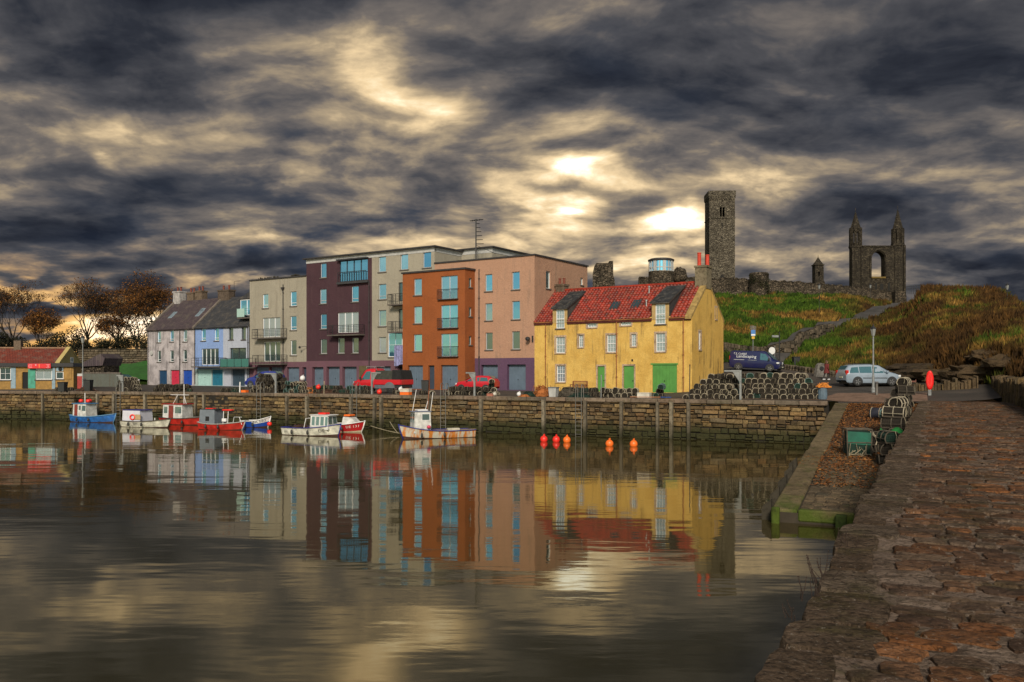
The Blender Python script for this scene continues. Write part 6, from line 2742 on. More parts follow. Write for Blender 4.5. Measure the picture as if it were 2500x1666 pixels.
# small slated shed and a green-grey yard wall behind the car
p = at(225, 912, 104)
t = thing('garden_shed', 'small brown roofed shed between the shop and the stone wall', 'shed', (p.x, p.y, .0), math.radians(-10))
m = MB()
m.box(-1.6, 0, -.3, 1.6, 3, 2.6)
m.build('wall', RUINC, t)
m = MB()
m.prism([(-2.0, 2.45), (1.2, 3.9), (1.3, 3.95), (1.9, 3.4), (1.6, 2.5), (-1.9, 2.35)], 'y', -.3, 3.3)
m.build('roof', SLA, t)
t = thing('yard_wall', 'grey green rendered yard wall behind the stacked creels at the left', 'wall', (at(205, 940, 100).x, 100, 0), math.radians(2))
m = MB()
m.box(-1, 0, -.3, 4.2, .3, 1.55)
m.build('wall_face', harl('yard_render', (.12, .13, .115), (.09, .10, .09), stain_amt=.5), t)
m = MB()
m.box(-1.05, -.06, 1.55, 4.25, .36, 1.66)
m.build('wall_cap', SKEW, t)

# ------------------------------------------------------------------ boats
ROPE = plain('pale_rope', (.34, .29, .20), .9, var=.2)
HULLW = plain('white_hull', (.56, .55, .49), .5, var=.32, scale=2.6)
DECK = plain('worn_deck', (.16, .125, .09), .8, var=.3)
REDP = plain('red_boat_paint', (.46, .022, .016), .45, var=.34, scale=2.4)
BLUEP = plain('blue_boat_paint', (.018, .12, .42), .45, var=.34, scale=2.4)
NAVY = plain('navy_paint', (.02, .025, .20), .4, var=.15)
BOOT = plain('dark_boot_top', (.05, .02, .016), .6, var=.2)
WHOUSE = plain('wheelhouse_white', (.54, .54, .53), .55, var=.26, scale=3.0)
BGLASS = glass('boat_glass', (.20, .30, .30), .06, .6)
BROWND = plain('red_brown_door', (.20, .035, .025), .5, var=.15)
ORANGE = plain('orange_plastic', (.85, .16, .02), .4, var=.08)
REDPL = plain('red_plastic', (.80, .03, .02), .4, var=.08)
TYREF = plain('fender_black', (.03, .03, .032), .6, var=.2)
GALV = plain('galvanised_steel', (.33, .34, .34), .45, metal=.5, var=.15)


def rusty(name):
    m, T = newmat(name)
    tc = T.n('ShaderNodeTexCoord').outputs['Object']
    v = T.vmath('MULTIPLY', tc, (2.2, .3, .35))
    n = T.noise(v, 1.2, 5, .65)
    f = T.smooth(n, .44, .56)
    c = T.mix(f, (.50, .48, .42), T.ramp(T.noise(tc, 6, 4, .6), [(.3, (.42, .12, .015)), (.7, (.62, .22, .03))]))
    principled(T, **{'Base Color': c, 'Roughness': .6})
    return m


def text_mesh(s, size):
    cu = bpy.data.curves.new('lettering', 'FONT')
    cu.body = s
    cu.size = size
    cu.resolution_u = 2
    o = bpy.data.objects.new('lettering_source', cu)
    COL.objects.link(o)
    dg = bpy.context.evaluated_depsgraph_get()
    dg.update()
    me = o.evaluated_get(dg).to_mesh()
    vs = [tuple(v.co) for v in me.vertices]
    fs = [tuple(p.vertices) for p in me.polygons]
    o.evaluated_get(dg).to_mesh_clear()
    bpy.data.objects.remove(o)
    bpy.data.curves.remove(cu)
    return vs, fs


class Boat:
    """hull with bow at +x, waterline at z = 0"""
    def __init__(self, name, label, px0, px1, yw, head, beam, fb, mats, draft=.25, stern=.78, group='boats moored below the quay', clinker=False, deck_drop=.28, rake=.45, full=2.3):
        Y = F * (CH - WZ) / (yw - HZ)
        pm = (px0 + px1) / 2
        X = (pm - CX) / F * Y
        th = math.radians(head)
        a = X / Y
        L = (px1 - px0) / (F / Y) / abs(math.cos(th) - a * math.sin(th))
        L -= beam * .25 * abs(math.sin(th))
        self.L, self.B = L, beam
        self.fb, self.draft, self.stern, self.rake, self.full = fb, draft, stern, rake, full
        self.root = thing(name, label, 'boat', (X, Y, WZ), th, group)
        self.root.scale = (1, .92, .80)
        paint, boot, rail, deck = mats
        ns, nv = 22, 9
        m = MB()
        us = [i / ns for i in range(ns + 1)]
        vs = [i / nv for i in range(nv + 1)]
        for side in (1, -1):
            for i in range(ns):
                for j in range(nv):
                    off = (.016, .0) if clinker and j > 1 else (0, 0)
                    q = [self.P(us[i], vs[j], side, off[0]), self.P(us[i + 1], vs[j], side, off[0]), self.P(us[i + 1], vs[j + 1], side, off[1]), self.P(us[i], vs[j + 1], side, off[1])]
                    mi = 1 if vs[j + 1] <= draft / (draft + fb[1]) + .13 else 0
                    m.add(q, [(0, 1, 2, 3)], mi)
                    if clinker and j > 1:
                        m.add([self.P(us[i], vs[j], side, 0), self.P(us[i + 1], vs[j], side, 0), q[1], q[0]], [(0, 1, 2, 3)], mi)
        # transom
        tr = [self.P(0, v, 1) for v in vs] + [self.P(0, v, -1) for v in reversed(vs)]
        m.add(tr, [tuple(range(len(tr)))], 0)
        self.hull = m.build('hull', [paint, boot], self.root, smooth=not clinker, fix=True)
        # inside: bulwark and deck
        m = MB()
        rows_ = []
        for u in us:
            z = self.sheer(u) - deck_drop
            p = self.P(u, max(.05, (z + draft) / (self.sheer(u) + draft)), 1)
            rows_.append((p[0] - (.08 if u > .95 else 0), max(0.0, p[1] - .05), z))
        for (a_, b_) in zip(rows_, rows_[1:]):
            m.add([(a_[0], -a_[1], a_[2]), (b_[0], -b_[1], b_[2]), (b_[0], b_[1], b_[2]), (a_[0], a_[1], a_[2])], [(0, 1, 2, 3)])
        m.build('deck', deck, self.root)
        m = MB()
        for side in (1, -1):
            for (u0, u1, r0, r1) in zip(us, us[1:], rows_, rows_[1:]):
                p, q = self.P(u0, 1, side), self.P(u1, 1, side)
                m.add([p, q, (r1[0], r1[1] * side, r1[2]), (r0[0], r0[1] * side, r0[2])], [(0, 1, 2, 3)])
        p0, p1 = self.P(0, 1, 1), self.P(0, 1, -1)
        m.add([p0, p1, (p1[0] + .02, p1[1], p1[2] - deck_drop), (p0[0] + .02, p0[1], p0[2] - deck_drop)], [(0, 1, 2, 3)])
        m.build('bulwark', deck, self.root)
        for side in (1, -1):
            m = MB()
            m.tube([Vector(self.P(u, 1, side)) + Vector((0, .01 * side, .0)) for u in us], .042, 6)
            m.build('gunwale', rail, self.root, smooth=True)
        m = MB()
        m.tube([Vector(self.P(0, 1, 1)), Vector(self.P(0, 1, -1))], .04, 6)
        e = self.P(1, 1, 1)
        m.tube([(e[0] - rake * .9, 0, -draft), (e[0] - rake * .25, 0, self.fb[0] * .5), (e[0] + .02, 0, e[2] + .06)], .045, 6)
        m.build('stem_post', rail, self.root, smooth=True)

    def sheer(self, u):
        b, mi, s = self.fb
        return mi + (b - mi) * max(0, (u - .35) / .65) ** 2 + (s - mi) * max(0, (.35 - u) / .35) ** 2

    def P(self, u, v, side, off=0.0):
        st = self.stern
        t = max(0, (u - .5) / .5)
        k = max(0, (.5 - u) / .5)
        f = (1 - t ** self.full) if u > .5 else 1 - (1 - st) * k ** 2
        flare = .50 + .5 * v ** .55 if t < .01 else (.50 + .5 * v ** .55) * (1 - t) + t * (.25 + .75 * v)
        y = self.B / 2 * f * flare + off
        if u >= 1:
            y = .012
        z = -self.draft + (self.sheer(u) + self.draft) * v
        x = (u - .5) * self.L + self.rake * (v - 1) * u ** 5
        return (x, y * side, z)

    def part(self, m, name, mat, parent=None, smooth=False):
        return m.build(name, mat, parent or self.root, (0, 0, 0), 0, smooth)

    def letters(self, s, u0, v0, size, side, mat):
        vs, fs = text_mesh(s, size)
        w = max(v[0] for v in vs)
        H = self.fb[1] + self.draft
        out = []
        for x, y, _ in vs:
            # on the side that faces -y text runs with +x, on the other with -x
            du = (x / self.L) if side < 0 else -(x / self.L)
            u = min(.999, u0 + du)
            p = Vector(self.P(u, min(1, v0 + y / (self.sheer(u) + self.draft)), side))
            out.append((p.x, p.y + .022 * side, p.z))
        m = MB()
        m.add(out, fs)
        return m.build('lettering', mat, self.hull, fix=False)

    def cabin(self, x0, x1, w, z0, z1, wall, roofm, windows=(), door=None, taper=.06, over=.10, glassm=None, frame=None, roof_th=.06):
        m = MB()
        t = taper
        vs = [(x0, -w / 2, z0), (x1, -w / 2, z0), (x1, w / 2, z0), (x0, w / 2, z0), (x0 + t * .3, -w / 2 + t, z1), (x1 - t, -w / 2 + t, z1), (x1 - t, w / 2 - t, z1), (x0 + t * .3, w / 2 - t, z1)]
        m.add(vs, [(4, 5, 6, 7), (0, 1, 5, 4), (1, 2, 6, 5), (2, 3, 7, 6), (3, 0, 4, 7)])
        c = self.part(m, 'wheelhouse', wall)
        m = MB()
        m.cbox(x0 - over, -w / 2 - over + t, z1, x1 + over, w / 2 + over - t, z1 + roof_th, .02)
        self.part(m, 'roof', roofm, c)
        hh = z1 - z0
        for (face, a, b, lo, hi) in windows:
            for grow, mt, nm, o in ((.03, frame or WHITE, 'window_frame', .008), (0, glassm or BGLASS, 'pane', .014)):
                m = MB()
                if face in ('-y', '+y'):
                    s = -1 if face == '-y' else 1
                    pt = lambda f, g: (x0 + (x1 - x0) * f, s * (w / 2 - t * g + o), z0 + hh * g)
                    gx, gz_ = grow / (x1 - x0), grow / hh
                elif face == '+x':
                    pt = lambda f, g: (x1 - t * g + o, -w / 2 + w * f, z0 + hh * g)
                    gx, gz_ = grow / w, grow / hh
                else:
                    pt = lambda f, g: (x0 + t * .3 * g - o, -w / 2 + w * f, z0 + hh * g)
                    gx, gz_ = grow / w, grow / hh
                m.add([pt(a - gx, lo - gz_), pt(b + gx, lo - gz_), pt(b + gx, hi + gz_), pt(a - gx, hi + gz_)], [(0, 1, 2, 3)])
                self.part(m, nm, mt, c)
        if door:
            face, a, b, lo, hi, mt = door
            m = MB()
            if face == '-x':
                pt = lambda f, g: (x0 + t * .3 * g - .012, -w / 2 + w * f, z0 + hh * g)
            else:
                s = -1 if face == '-y' else 1
                pt = lambda f, g: (x0 + (x1 - x0) * f, s * (w / 2 - t * g + .012), z0 + hh * g)
            m.add([pt(a, lo), pt(b, lo), pt(b, hi), pt(a, hi)], [(0, 1, 2, 3)])
            self.part(m, 'door', mt, c)
        return c

    def pole(self, pts, r, mat, name='mast'):
        m = MB()
        m.tube(pts, r, 6)
        return self.part(m, name, mat)


# 1 blue boat, stern and wheelhouse to the left
b = Boat('fishing_boat', 'blue hulled fishing boat with white wheelhouse and red brown door', 183, 284, 1031, -24, 1.9, (.95, .62, .75), (BLUEP, BOOT, plain('sky_blue_rail', (.10, .25, .45), .5), DECK))
L = b.L
b.cabin(-L * .44, -L * .10, 1.25, .45, 1.95, WHOUSE, plain('blue_roof', (.05, .22, .48), .5), [('-y', .45, .60, .55, .88), ('-y', .68, .95, .5, .88)], ('-y', .12, .36, .08, .95, BROWND))
m = MB()
for x, y in ((-.30, -.3), (-.22, .3), (-.14, -.2)):
    m.ball((L * x, y, 2.25), .20, 8, 6)
b.part(m, 'deck_floats', REDPL, smooth=True)
b.pole([(-L * .27, 0, 2.0), (-L * .27, 0, 3.1)], .035, WHITE)
# 2 white boat with canvas shelter
b = Boat('fishing_boat', 'white open boat with pale boxy shelter and red life ring', 306, 418, 1043, -22, 1.9, (.85, .58, .62), (HULLW, BOOT, plain('dark_rail', (.06, .045, .035), .6), DECK))
L = b.L
b.cabin(-L * .50 + .25, -L * .04, 1.45, .40, 1.62, plain('pale_canvas', (.52, .53, .62), .8, var=.08), NAVY, [], None, .05, .05)
m = MB()
m.tube([(-L * .20 + .24 * math.cos(a * .5236), -.76, .98 + .24 * math.sin(a * .5236)) for a in range(12)], .06, 6, closed=True)
b.part(m, 'life_ring', REDPL, smooth=True)
m = MB()
m.box(-L * .16, -.775, .75, -L * .02, -.74, 1.25)
b.part(m, 'open_hatch', plain('hatch_tan', (.40, .28, .16), .7))
b.letters('DE7', .34, .62, .24, -1, plain('hull_letter_black', (.02, .02, .025), .5))
b.pole([(L * .25, -.5, .5), (L * .25, -.5, .95)], .03, WHITE, 'stanchion')
m = MB()
m.cbox(-L * .5 - .28, -.2, .2, -L * .5 - .02, .2, .95, .05)
b.part(m, 'outboard_motor', plain('motor_grey', (.28, .32, .38), .4))
# 3 red boat with white wheelhouse
b = Boat('fishing_boat', 'red hulled boat with white wheelhouse trimmed in red and a thin mast', 372, 494, 1040, -22, 2.1, (.95, .66, .75), (REDP, BOOT, plain('dark_rail_b', (.05, .04, .035), .6), DECK))
L = b.L
b.root.location += Vector((.3, 1.6, 0))
b.cabin(-L * .44, -L * .02, 1.35, .5, 2.05, WHOUSE, plain('red_roof_paint', (.42, .03, .025), .5), [('-y', .06, .24, .42, .86), ('-y', .62, .94, .42, .86)], ('-y', .30, .54, .04, .94, BROWND))
b.pole([(-L * .10, 0, 2.1), (-L * .10, 0, 4.1)], .03, WHITE)
m = MB()
m.tube([(-L * .28, -.3, 2.1), (-L * .18, -.3, 3.0)], .022, 5)
m.tube([(0, -.3, 2.1), (-L * .05, -.3, 3.0)], .022, 5)
m.tube([(-L * .33, -.3, 3.02), (L * .06, -.3, 3.02)], .03, 5)
b.part(m, 'gantry', WHITE)
m = MB()
m.box(L * .06, -.5, .66, L * .40, .5, .80)
b.part(m, 'hatch_board', plain('hatch_grey', (.20, .19, .17), .7))
# 4 red boat with grey shelter
b = Boat('fishing_boat', 'bright red boat with grey shelter and white pot hauler frame', 494, 600, 1049, -20, 1.9, (.80, .55, .70), (REDP, BOOT, plain('grey_rail', (.34, .33, .32), .5), DECK))
L = b.L
b.cabin(-L * .48, -L * .10, 1.3, .40, 1.85, plain('shelter_grey', (.14, .165, .20), .6), plain('shelter_dark', (.03, .03, .035), .6), [('-y', .42, .62, .30, .55)], None, .10, .03, glassm=BLACKV, frame=BLACKV)
m = MB()
m.tube([(L * .03, -.3, .35), (L * .05, -.3, 1.75), (L * .16, -.3, 1.75), (L * .14, -.3, .35)], .028, 5)
b.part(m, 'hauler_frame', WHITE)
m = MB()
m.cbox(L * .03, -.45, 1.78, L * .26, -.1, 1.90, .04)
b.part(m, 'red_canopy', REDPL)
m = MB()
m.cbox(L * .02, -.42, .75, L * .12, -.22, 1.05, .03)
b.part(m, 'winch_box', WHITE)
m = MB()
m.cbox(-L * .40, -.3, 1.90, -L * .22, .2, 1.98, .03)
b.part(m, 'roof_float', REDPL)
m = MB()
m.tube([(L * .24, -.2, .4), (L * .28, -.2, 1.2), (L * .46, -.2, 1.2)], .02, 5)
m.tube([(L * .40, -.2, 1.2), (L * .46, -.2, .5)], .02, 5)
b.part(m, 'rail_frame', WHITE)
# 5 blue boat BA 582
b = Boat('fishing_boat', 'small blue boat lettered BA 582 with white bow band behind the red boat', 585, 654, 1045, -16, 1.7, (1.05, .62, .6), (plain('strong_blue_paint', (.012, .06, .36), .35, var=.1), BOOT, WHITE, DECK), rake=.35)
b.root.location += Vector((.0, .9, 0))
L = b.L
m = MB()
for i in range(12):
    u0, u1 = .50 + .5 * i / 12, .50 + .5 * (i + 1) / 12
    q = []
    for u, v in ((u0, .66), (u1, .66), (u1, .985), (u0, .985)):
        p = b.P(min(u, .999), v, -1)
        q.append((p[0], p[1] - .010, p[2]))
    m.add(q, [(0, 1, 2, 3)])
b.part(m, 'bow_band', WHITE, b.hull)
b.letters('BA 582', .54, .72, .30, -1, plain('navy_letter', (.01, .015, .06), .5))
m = MB()
m.ball((L * .5 + .05, -.25, .35), .20, 10, 7)
b.part(m, 'bow_fender', REDPL, smooth=True)
# 6 white clinker boat DE 1
b = Boat('fishing_boat', 'white clinker boat lettered DE 1 with blue rail and small windowed wheelhouse', 698, 834, 1063, -24, 2.0, (1.02, .66, .66), (HULLW, BOOT, NAVY, DECK), clinker=True, rake=.30)
L = b.L
b.cabin(L * .02, L * .36, 1.25, .55, 1.72, WHOUSE, WHITE, [('-y', .10, .26, .30, .92), ('-y', .33, .50, .30, .92), ('-y', .57, .75, .30, .92), ('-y', .82, .96, .30, .92), ('+x', .1, .45, .4, .9), ('+x', .55, .9, .4, .9)], None, .10, .06)
m = MB()
m.tube([(L * .02, -.55, 1.5), (-L * .06, -.55, 1.45), (-L * .10, -.55, .6)], .025, 5)
m.tube([(L * .02, .55, 1.5), (-L * .06, .55, 1.45), (-L * .10, .55, .6)], .025, 5)
b.part(m, 'grab_rail', WHITE)
m = MB()
m.cbox(L * .12, -.3, 1.79, L * .26, .3, 1.95, .05)
b.part(m, 'roof_float', REDPL)
b.pole([(L * .13, 0, 1.8), (L * .13, 0, 3.0)], .02, IRON)
BLK = plain('hull_letter_black', (.02, .02, .025), .5)
b.letters('DE 1', .70, .56, .36, -1, BLK)
b.letters('DE 1', .06, .55, .20, -1, BLK)
# nets heaped aft
rn = random.Random(6)


def tangle(m, c, rx, ry, rz, n, r, rnd, step=.25):
    """a heap of loose rope or net strands"""
    for i in range(n):
        a = rnd.uniform(0, 6.28)
        p = Vector((c[0] + rx * math.cos(a) * rnd.random(), c[1] + ry * math.sin(a) * rnd.random(), c[2] + rz * rnd.random()))
        pts_ = [p.copy()]
        d = Vector((rnd.uniform(-1, 1), rnd.uniform(-1, 1), rnd.uniform(-.3, .3))).normalized()
        for k in range(6):
            d = (d + Vector((rnd.uniform(-.9, .9), rnd.uniform(-.9, .9), rnd.uniform(-.5, .5)))).normalized()
            p = p + d * step
            p.x = min(max(p.x, c[0] - rx), c[0] + rx)
            p.y = min(max(p.y, c[1] - ry), c[1] + ry)
            rel = math.hypot((p.x - c[0]) / rx, (p.y - c[1]) / ry)
            p.z = min(max(p.z, c[2]), c[2] + rz * max(.12, 1 - rel ** 2))
            pts_.append(p.copy())
        m.tube(pts_, r, 3, caps=False)


NETB = plain('brown_net', (.075, .035, .022), .9, var=.3)
m = MB()
tangle(m, (-L * .22, 0, .42), .8, .5, .5, 90, .018, rn)
tag(b.part(m, 'net_heap', NETB), None, None, None, 'stuff')
# 7 red boat DE 131
b = Boat('fishing_boat', 'small red boat lettered DE 131 with white cabin behind the clinker boat', 800, 888, 1056, -24, 1.9, (.98, .68, .66), (plain('deep_red_paint', (.42, .012, .018), .35, var=.1), plain('cream_boot', (.42, .36, .26), .5), WHITE, DECK), rake=.42)
b.root.location += Vector((.0, .8, 0))
L = b.L
m = MB()
m.add([(-L * .05, -.62, .72), (L * .33, -.35, .80), (L * .33, .35, .80), (-L * .05, .62, .72), (-L * .03, -.5, 1.35), (L * .16, -.36, 1.3), (L * .16, .36, 1.3), (-L * .03, .5, 1.35)],
      [(4, 5, 6, 7), (0, 1, 5, 4), (1, 2, 6, 5), (2, 3, 7, 6), (3, 0, 4, 7)])
b.part(m, 'cabin', WHOUSE)
m = MB()
m.cbox(-L * .05, -.4, 1.38, L * .14, .4, 1.55, .06)
b.part(m, 'roof_float', ORANGE)
b.letters('DE 131', .62, .62, .30, -1, plain('pale_letter', (.75, .70, .66), .5))
# 8 rusty white boat, bow to the left
b = Boat('fishing_boat', 'white boat streaked with orange rust, blue rail and tall white wheelhouse', 972, 1158, 1069, 203, 2.0, (1.12, .60, .62), (rusty('rust_streaked_hull'), BOOT, NAVY, DECK), rake=.40, full=2.6)
L = b.L
b.cabin(L * .10, L * .33, 1.15, .45, 2.15, WHOUSE, plain('wheelhouse_blue_grey', (.16, .18, .26), .5), [('+y', .10, .52, .62, .90), ('+x', .08, .44, .50, .92), ('+x', .54, .92, .50, .92)], None, .08, .05)
m = MB()
m.cbox(L * .13, -.4, 2.22, L * .27, .4, 2.34, .04)
b.part(m, 'roof_raft', WHITE)
m = MB()
m.tube([(L * .17, .3, 2.2), (L * .12, .1, 3.0)], .018, 5)
b.part(m, 'whip_aerial', WHITE)
for (px0, py0, px1, py1, nm, mt) in ((1005, 999, 1016, 922, 'whip_aerial', WHITE), (1042, 1010, 1047, 925, 'derrick', plain('rust_mast', (.22, .07, .03), .7)), (1050, 998, 1057, 930, 'whip_aerial', WHITE)):
    Y = b.root.location.y
    Mi = b.root.matrix_basis.inverted() if False else (Matrix.Translation(b.root.location) @ Matrix.Rotation(math.radians(203), 4, 'Z')).inverted()
    p, q = Mi @ at(px0, py0, Y), Mi @ at(px1, py1, Y)
    b.pole([p, q], .03 if nm == 'derrick' else .02, mt, nm)
m = MB()
m.cbox(-L * .28, .35, .55, -L * .12, .75, .80, .03)
b.part(m, 'fish_box', plain('box_cream', (.50, .46, .38), .6))
m = MB()
m.box(-L * .5 - .1, .2, .62, -L * .10, .55, .68)
b.part(m, 'plank', plain('plank_wood', (.22, .16, .10), .8))
m = MB()
m.ball((L * .14, .70, .95), .14, 8, 6)
b.part(m, 'side_float', plain('float_pink', (.6, .05, .12), .5), smooth=True)

# fenders, coils and gear for every boat
for o in [q for q in bpy.data.objects if q.name.startswith('fishing_boat')]:
    rr_ = random.Random(len(o['label']))
    hull = [k for k in o.children if k.name.startswith('hull')][0]
    xs_ = [v.co.x for v in hull.data.vertices]
    L0, L1 = min(xs_), max(xs_)
    side = 1 if abs(o.rotation_euler.z) > 2 else -1
    for f in (.25, .55):
        x = L0 + (L1 - L0) * (f if side < 0 else 1 - f)
        ys = max(abs(v.co.y) for v in hull.data.vertices if abs(v.co.x - x) < .35)
        m = MB()
        m.tube([(x, side * (ys + .06), .12), (x, side * (ys + .09), .22), (x, side * (ys + .09), .42), (x, side * (ys + .05), .50)], [.03, .075, .075, .03], 7)
        m.tube([(x, side * (ys + .05), .50), (x, side * (ys - .05), .72)], .010, 4)
        m.build('fender', TYREF, o, smooth=True)
    m = MB()
    tangle(m, (L0 + (L1 - L0) * .62, 0, .34), .45, .3, .30, 26, .016, rr_)
    tag(m.build('rope_coil', ROPE, o), None, None, None, 'stuff')

# mooring floats on the water
for i, (px, py, mt, lab) in enumerate(((1328, 1071, REDPL, 'red mooring float, leftmost of the group of three'), (1358, 1072, REDPL, 'red mooring float in the middle of the group of three'), (1384, 1073, ORANGE, 'orange mooring float, right one of the group of three'), (1488, 1082, ORANGE, 'orange mooring float, left one of the pair near the wall'), (1547, 1083, ORANGE, 'orange mooring float, right one of the pair near the wall'))):
    p = on(px, py + 7, WZ)
    t = thing('mooring_float', lab, 'float', p, 0, 'mooring floats on the water')
    m = MB()
    m.ball((0, 0, .13), .235, 14, 10)
    m.build('ball', mt, t, smooth=True)
    m = MB()
    m.tube([(.0, 0, .34), (-.03, 0, .42), (.03, 0, .46), (.05, 0, .40), (.0, 0, .34)], .025, 5)
    m.build('eye', mt, t)
# mooring ropes
for (pts_, lab) in ((((905, 1040), (940, 1052), (975, 1058)), 'slack mooring rope running to the bow of the rusty boat'), (((952, 1030), (962, 1048), (972, 1058)), 'short mooring rope hanging from the wall left of the rusty boat')):
    P3 = []
    for k, (px, py) in enumerate(pts_):
        P3.append(at(px, py, 60.0 - 1.0 * k))
    sm = []
    for k in range(9):
        f = k / 8
        sm.append(P3[0] * (1 - f) ** 2 + P3[1] * 2 * f * (1 - f) + P3[2] * f * f)
    m = MB()
    m.tube([q - sm[0] for q in sm], .022, 5)
    tag(m.build('mooring_rope', ROPE, None, sm[0]), lab, 'rope', 'mooring ropes')

# ------------------------------------------------------------------ vehicles
TYRE = plain('tyre_rubber', (.018, .018, .018), .85, var=.2)
RIM = plain('wheel_rim', (.30, .30, .31), .35, metal=.6, var=.15)
CGLASS = glass('car_glass', (.10, .22, .24), .05, .6)
LAMPC = plain('lamp_clear', (.65, .66, .68), .2, var=.05)
LAMPR = plain('lamp_red', (.55, .02, .015), .25, var=.05)
PLATE = plain('number_plate', (.62, .60, .45), .5, var=.05)
BUMP = plain('dark_bumper', (.025, .026, .03), .6, var=.15)


def paint(name, col):
    m, T = newmat(name)
    g = T.n('ShaderNodeNewGeometry').outputs['Position']
    n = T.noise(g, 1.5, 4, .6)
    c = T.mix(T.math('MULTIPLY', T.smooth(n, .45, .7), .35), col, tuple(x * .55 + .02 for x in col))
    principled(T, **{'Base Color': c, 'Roughness': .32, 'Specular IOR Level': .5, 'Coat Weight': .35, 'Coat Roughness': .12})
    return m


class Car:
    def __init__(self, name, label, cat, loc, head, st, W, body, wheels, wr=.32, group=None, tilt=0.0, side=-1):
        self.st, self.W = st, W
        self.root = thing(name, label, cat, loc, math.radians(head), group)
        self.root.rotation_euler = (0, tilt, math.radians(head))
        m = MB()
        secs = []
        # refine stations
        xs = []
        for a, b in zip(st, st[1:]):
            for k in range(3):
                xs.append(a[0] + (b[0] - a[0]) * k / 3)
        xs.append(st[-1][0])
        for x in xs:
            secs.append([Vector((x, y, z)) for y, z in self.sec(x)])
        n = len(secs[0])
        vs, fs = [], []
        for s in secs:
            vs += s
        for i in range(len(secs) - 1):
            for k in range(n - 1):
                fs.append((i * n + k, (i + 1) * n + k, (i + 1) * n + k + 1, i * n + k + 1))
        fs.append(tuple(range(n)))
        fs.append(tuple((len(secs) - 1) * n + k for k in reversed(range(n))))
        m.add(vs, fs)
        self.body = m.build('body', body, self.root, smooth=True)
        self.body.data.set_sharp_from_angle(angle=math.radians(32)) if hasattr(self.body.data, 'set_sharp_from_angle') else None
        for wx in wheels:
            for s in (-1, 1):
                m = MB()
                m.lathe([(wr * .62, -.10), (wr * .96, -.10), (wr, -.06), (wr, .06), (wr * .96, .10), (wr * .62, .10)], 18, (0, 0, 0), 0, 'y')
                w = m.build('wheel', TYRE, self.root, (wx, s * (W / 2 - .10), wr), 0, True)
                m = MB()
                m.lathe([(wr * .14, .075), (wr * .16, .105), (wr * .60, .085), (wr * .66, .104), (wr * .66, .02)], 14, (0, 0, 0), 0, 'y')
                for k in range(5):
                    a = k * 2 * math.pi / 5
                    m.obox((wr * .38 * math.cos(a), .10, wr * .38 * math.sin(a)), (wr * .46, .03, .06), Matrix.Rotation(-a, 3, 'Y'))
                r = m.build('rim', RIM, w)
                r.scale = (1, s, 1)
                # dark arch
                m = MB()
                arc = [(wr * 1.22 * math.cos(math.pi * k / 10), wr * 1.22 * math.sin(math.pi * k / 10)) for k in range(11)]
                m.prism([(wx + u, wr + v) for u, v in arc] + [(wx - wr * 1.22, .22), (wx + wr * 1.22, .22)], 'y', s * (W / 2 - .25), s * (W / 2 + .006))
                m.build('wheel_arch', BUMP, self.root)
        m = MB()
        m.box(st[0][0] + .25, -W / 2 + .15, .16, st[-1][0] - .25, W / 2 - .15, .40)
        m.build('chassis', BUMP, self.root)

    def sec(self, x):
        st = self.st
        i = 0
        while i < len(st) - 2 and x > st[i + 1][0]:
            i += 1
        a, b = st[i], st[i + 1]
        t = min(1, max(0, (x - a[0]) / (b[0] - a[0])))
        zb, zm, zt, w, wt = [a[k] + (b[k] - a[k]) * t for k in range(1, 6)]
        half = [(w * .93, zb), (w, zb + .14), (w, zm - .08), (w * .985, zm), (wt, zt - .07), (wt * .88, zt - .01), (wt * .4, zt + .015)]
        return half + [(-y, z) for y, z in reversed(half)]

    def side_glass(self, x0, x1, lo=.12, hi=.86, slant0=0.0, slant1=0.0, side=(-1, 1), mat=None):
        for s in side:
            vs = []
            for x, f, sl in ((x0, lo, 0), (x1, lo, 0), (x1, hi, slant1), (x0, hi, slant0)):
                h = self.sec(x + sl)
                (y0, z0), (y1, z1) = h[3], h[4]
                vs.append((x + sl, s * (y0 + (y1 - y0) * f + .012), z0 + (z1 - z0) * f))
            m = MB()
            m.add(vs, [(0, 1, 2, 3)])
            m.build('side_window', mat or CGLASS, self.root)

    def screen(self, xa, xb, w0=.86, w1=.90, name='windscreen', lift=.014):
        ha, hb = self.sec(xa), self.sec(xb)
        ya, za = ha[4][0], ha[6][1]
        yb, zb = hb[4][0], hb[6][1]
        m = MB()
        n = Vector((zb - za, 0, xa - xb)) if False else None
        dx, dz = xb - xa, zb - za
        L = math.hypot(dx, dz)
        nx, nz = -dz / L * lift, dx / L * lift
        if nz < 0:
            nx, nz = -nx, -nz
        m.add([(xa + nx, -ya * w0, za + nz), (xa + nx, ya * w0, za + nz), (xb + nx, yb * w1, zb + nz), (xb + nx, -yb * w1, zb + nz)], [(0, 1, 2, 3)])
        m.build(name, CGLASS, self.root)

    def block(self, name, mat, x0, y0, z0, x1, y1, z1, b=.03):
        m = MB()
        m.cbox(x0, y0, z0, x1, y1, z1, b)
        return m.build(name, mat, self.root)

    def text(self, s, x, z, size, mat, shear=0.0, rot=0.0):
        vs, fs = text_mesh(s, size)
        c, sn = math.cos(rot), math.sin(rot)
        out = []
        for u, v, _ in vs:
            u2, v2 = u * c - v * sn + shear * v, u * sn + v * c
            xx, zz = x + u2, z + v2
            h = self.sec(xx)
            (y0, z0), (y1, z1) = h[3], h[4]
            f = min(1, max(0, (zz - z0) / max(.05, z1 - z0)))
            out.append((xx, -(y0 + (y1 - y0) * f + .014), zz))
        m = MB()
        m.add(out, fs)
        m.build('lettering', mat, self.body, fix=False)


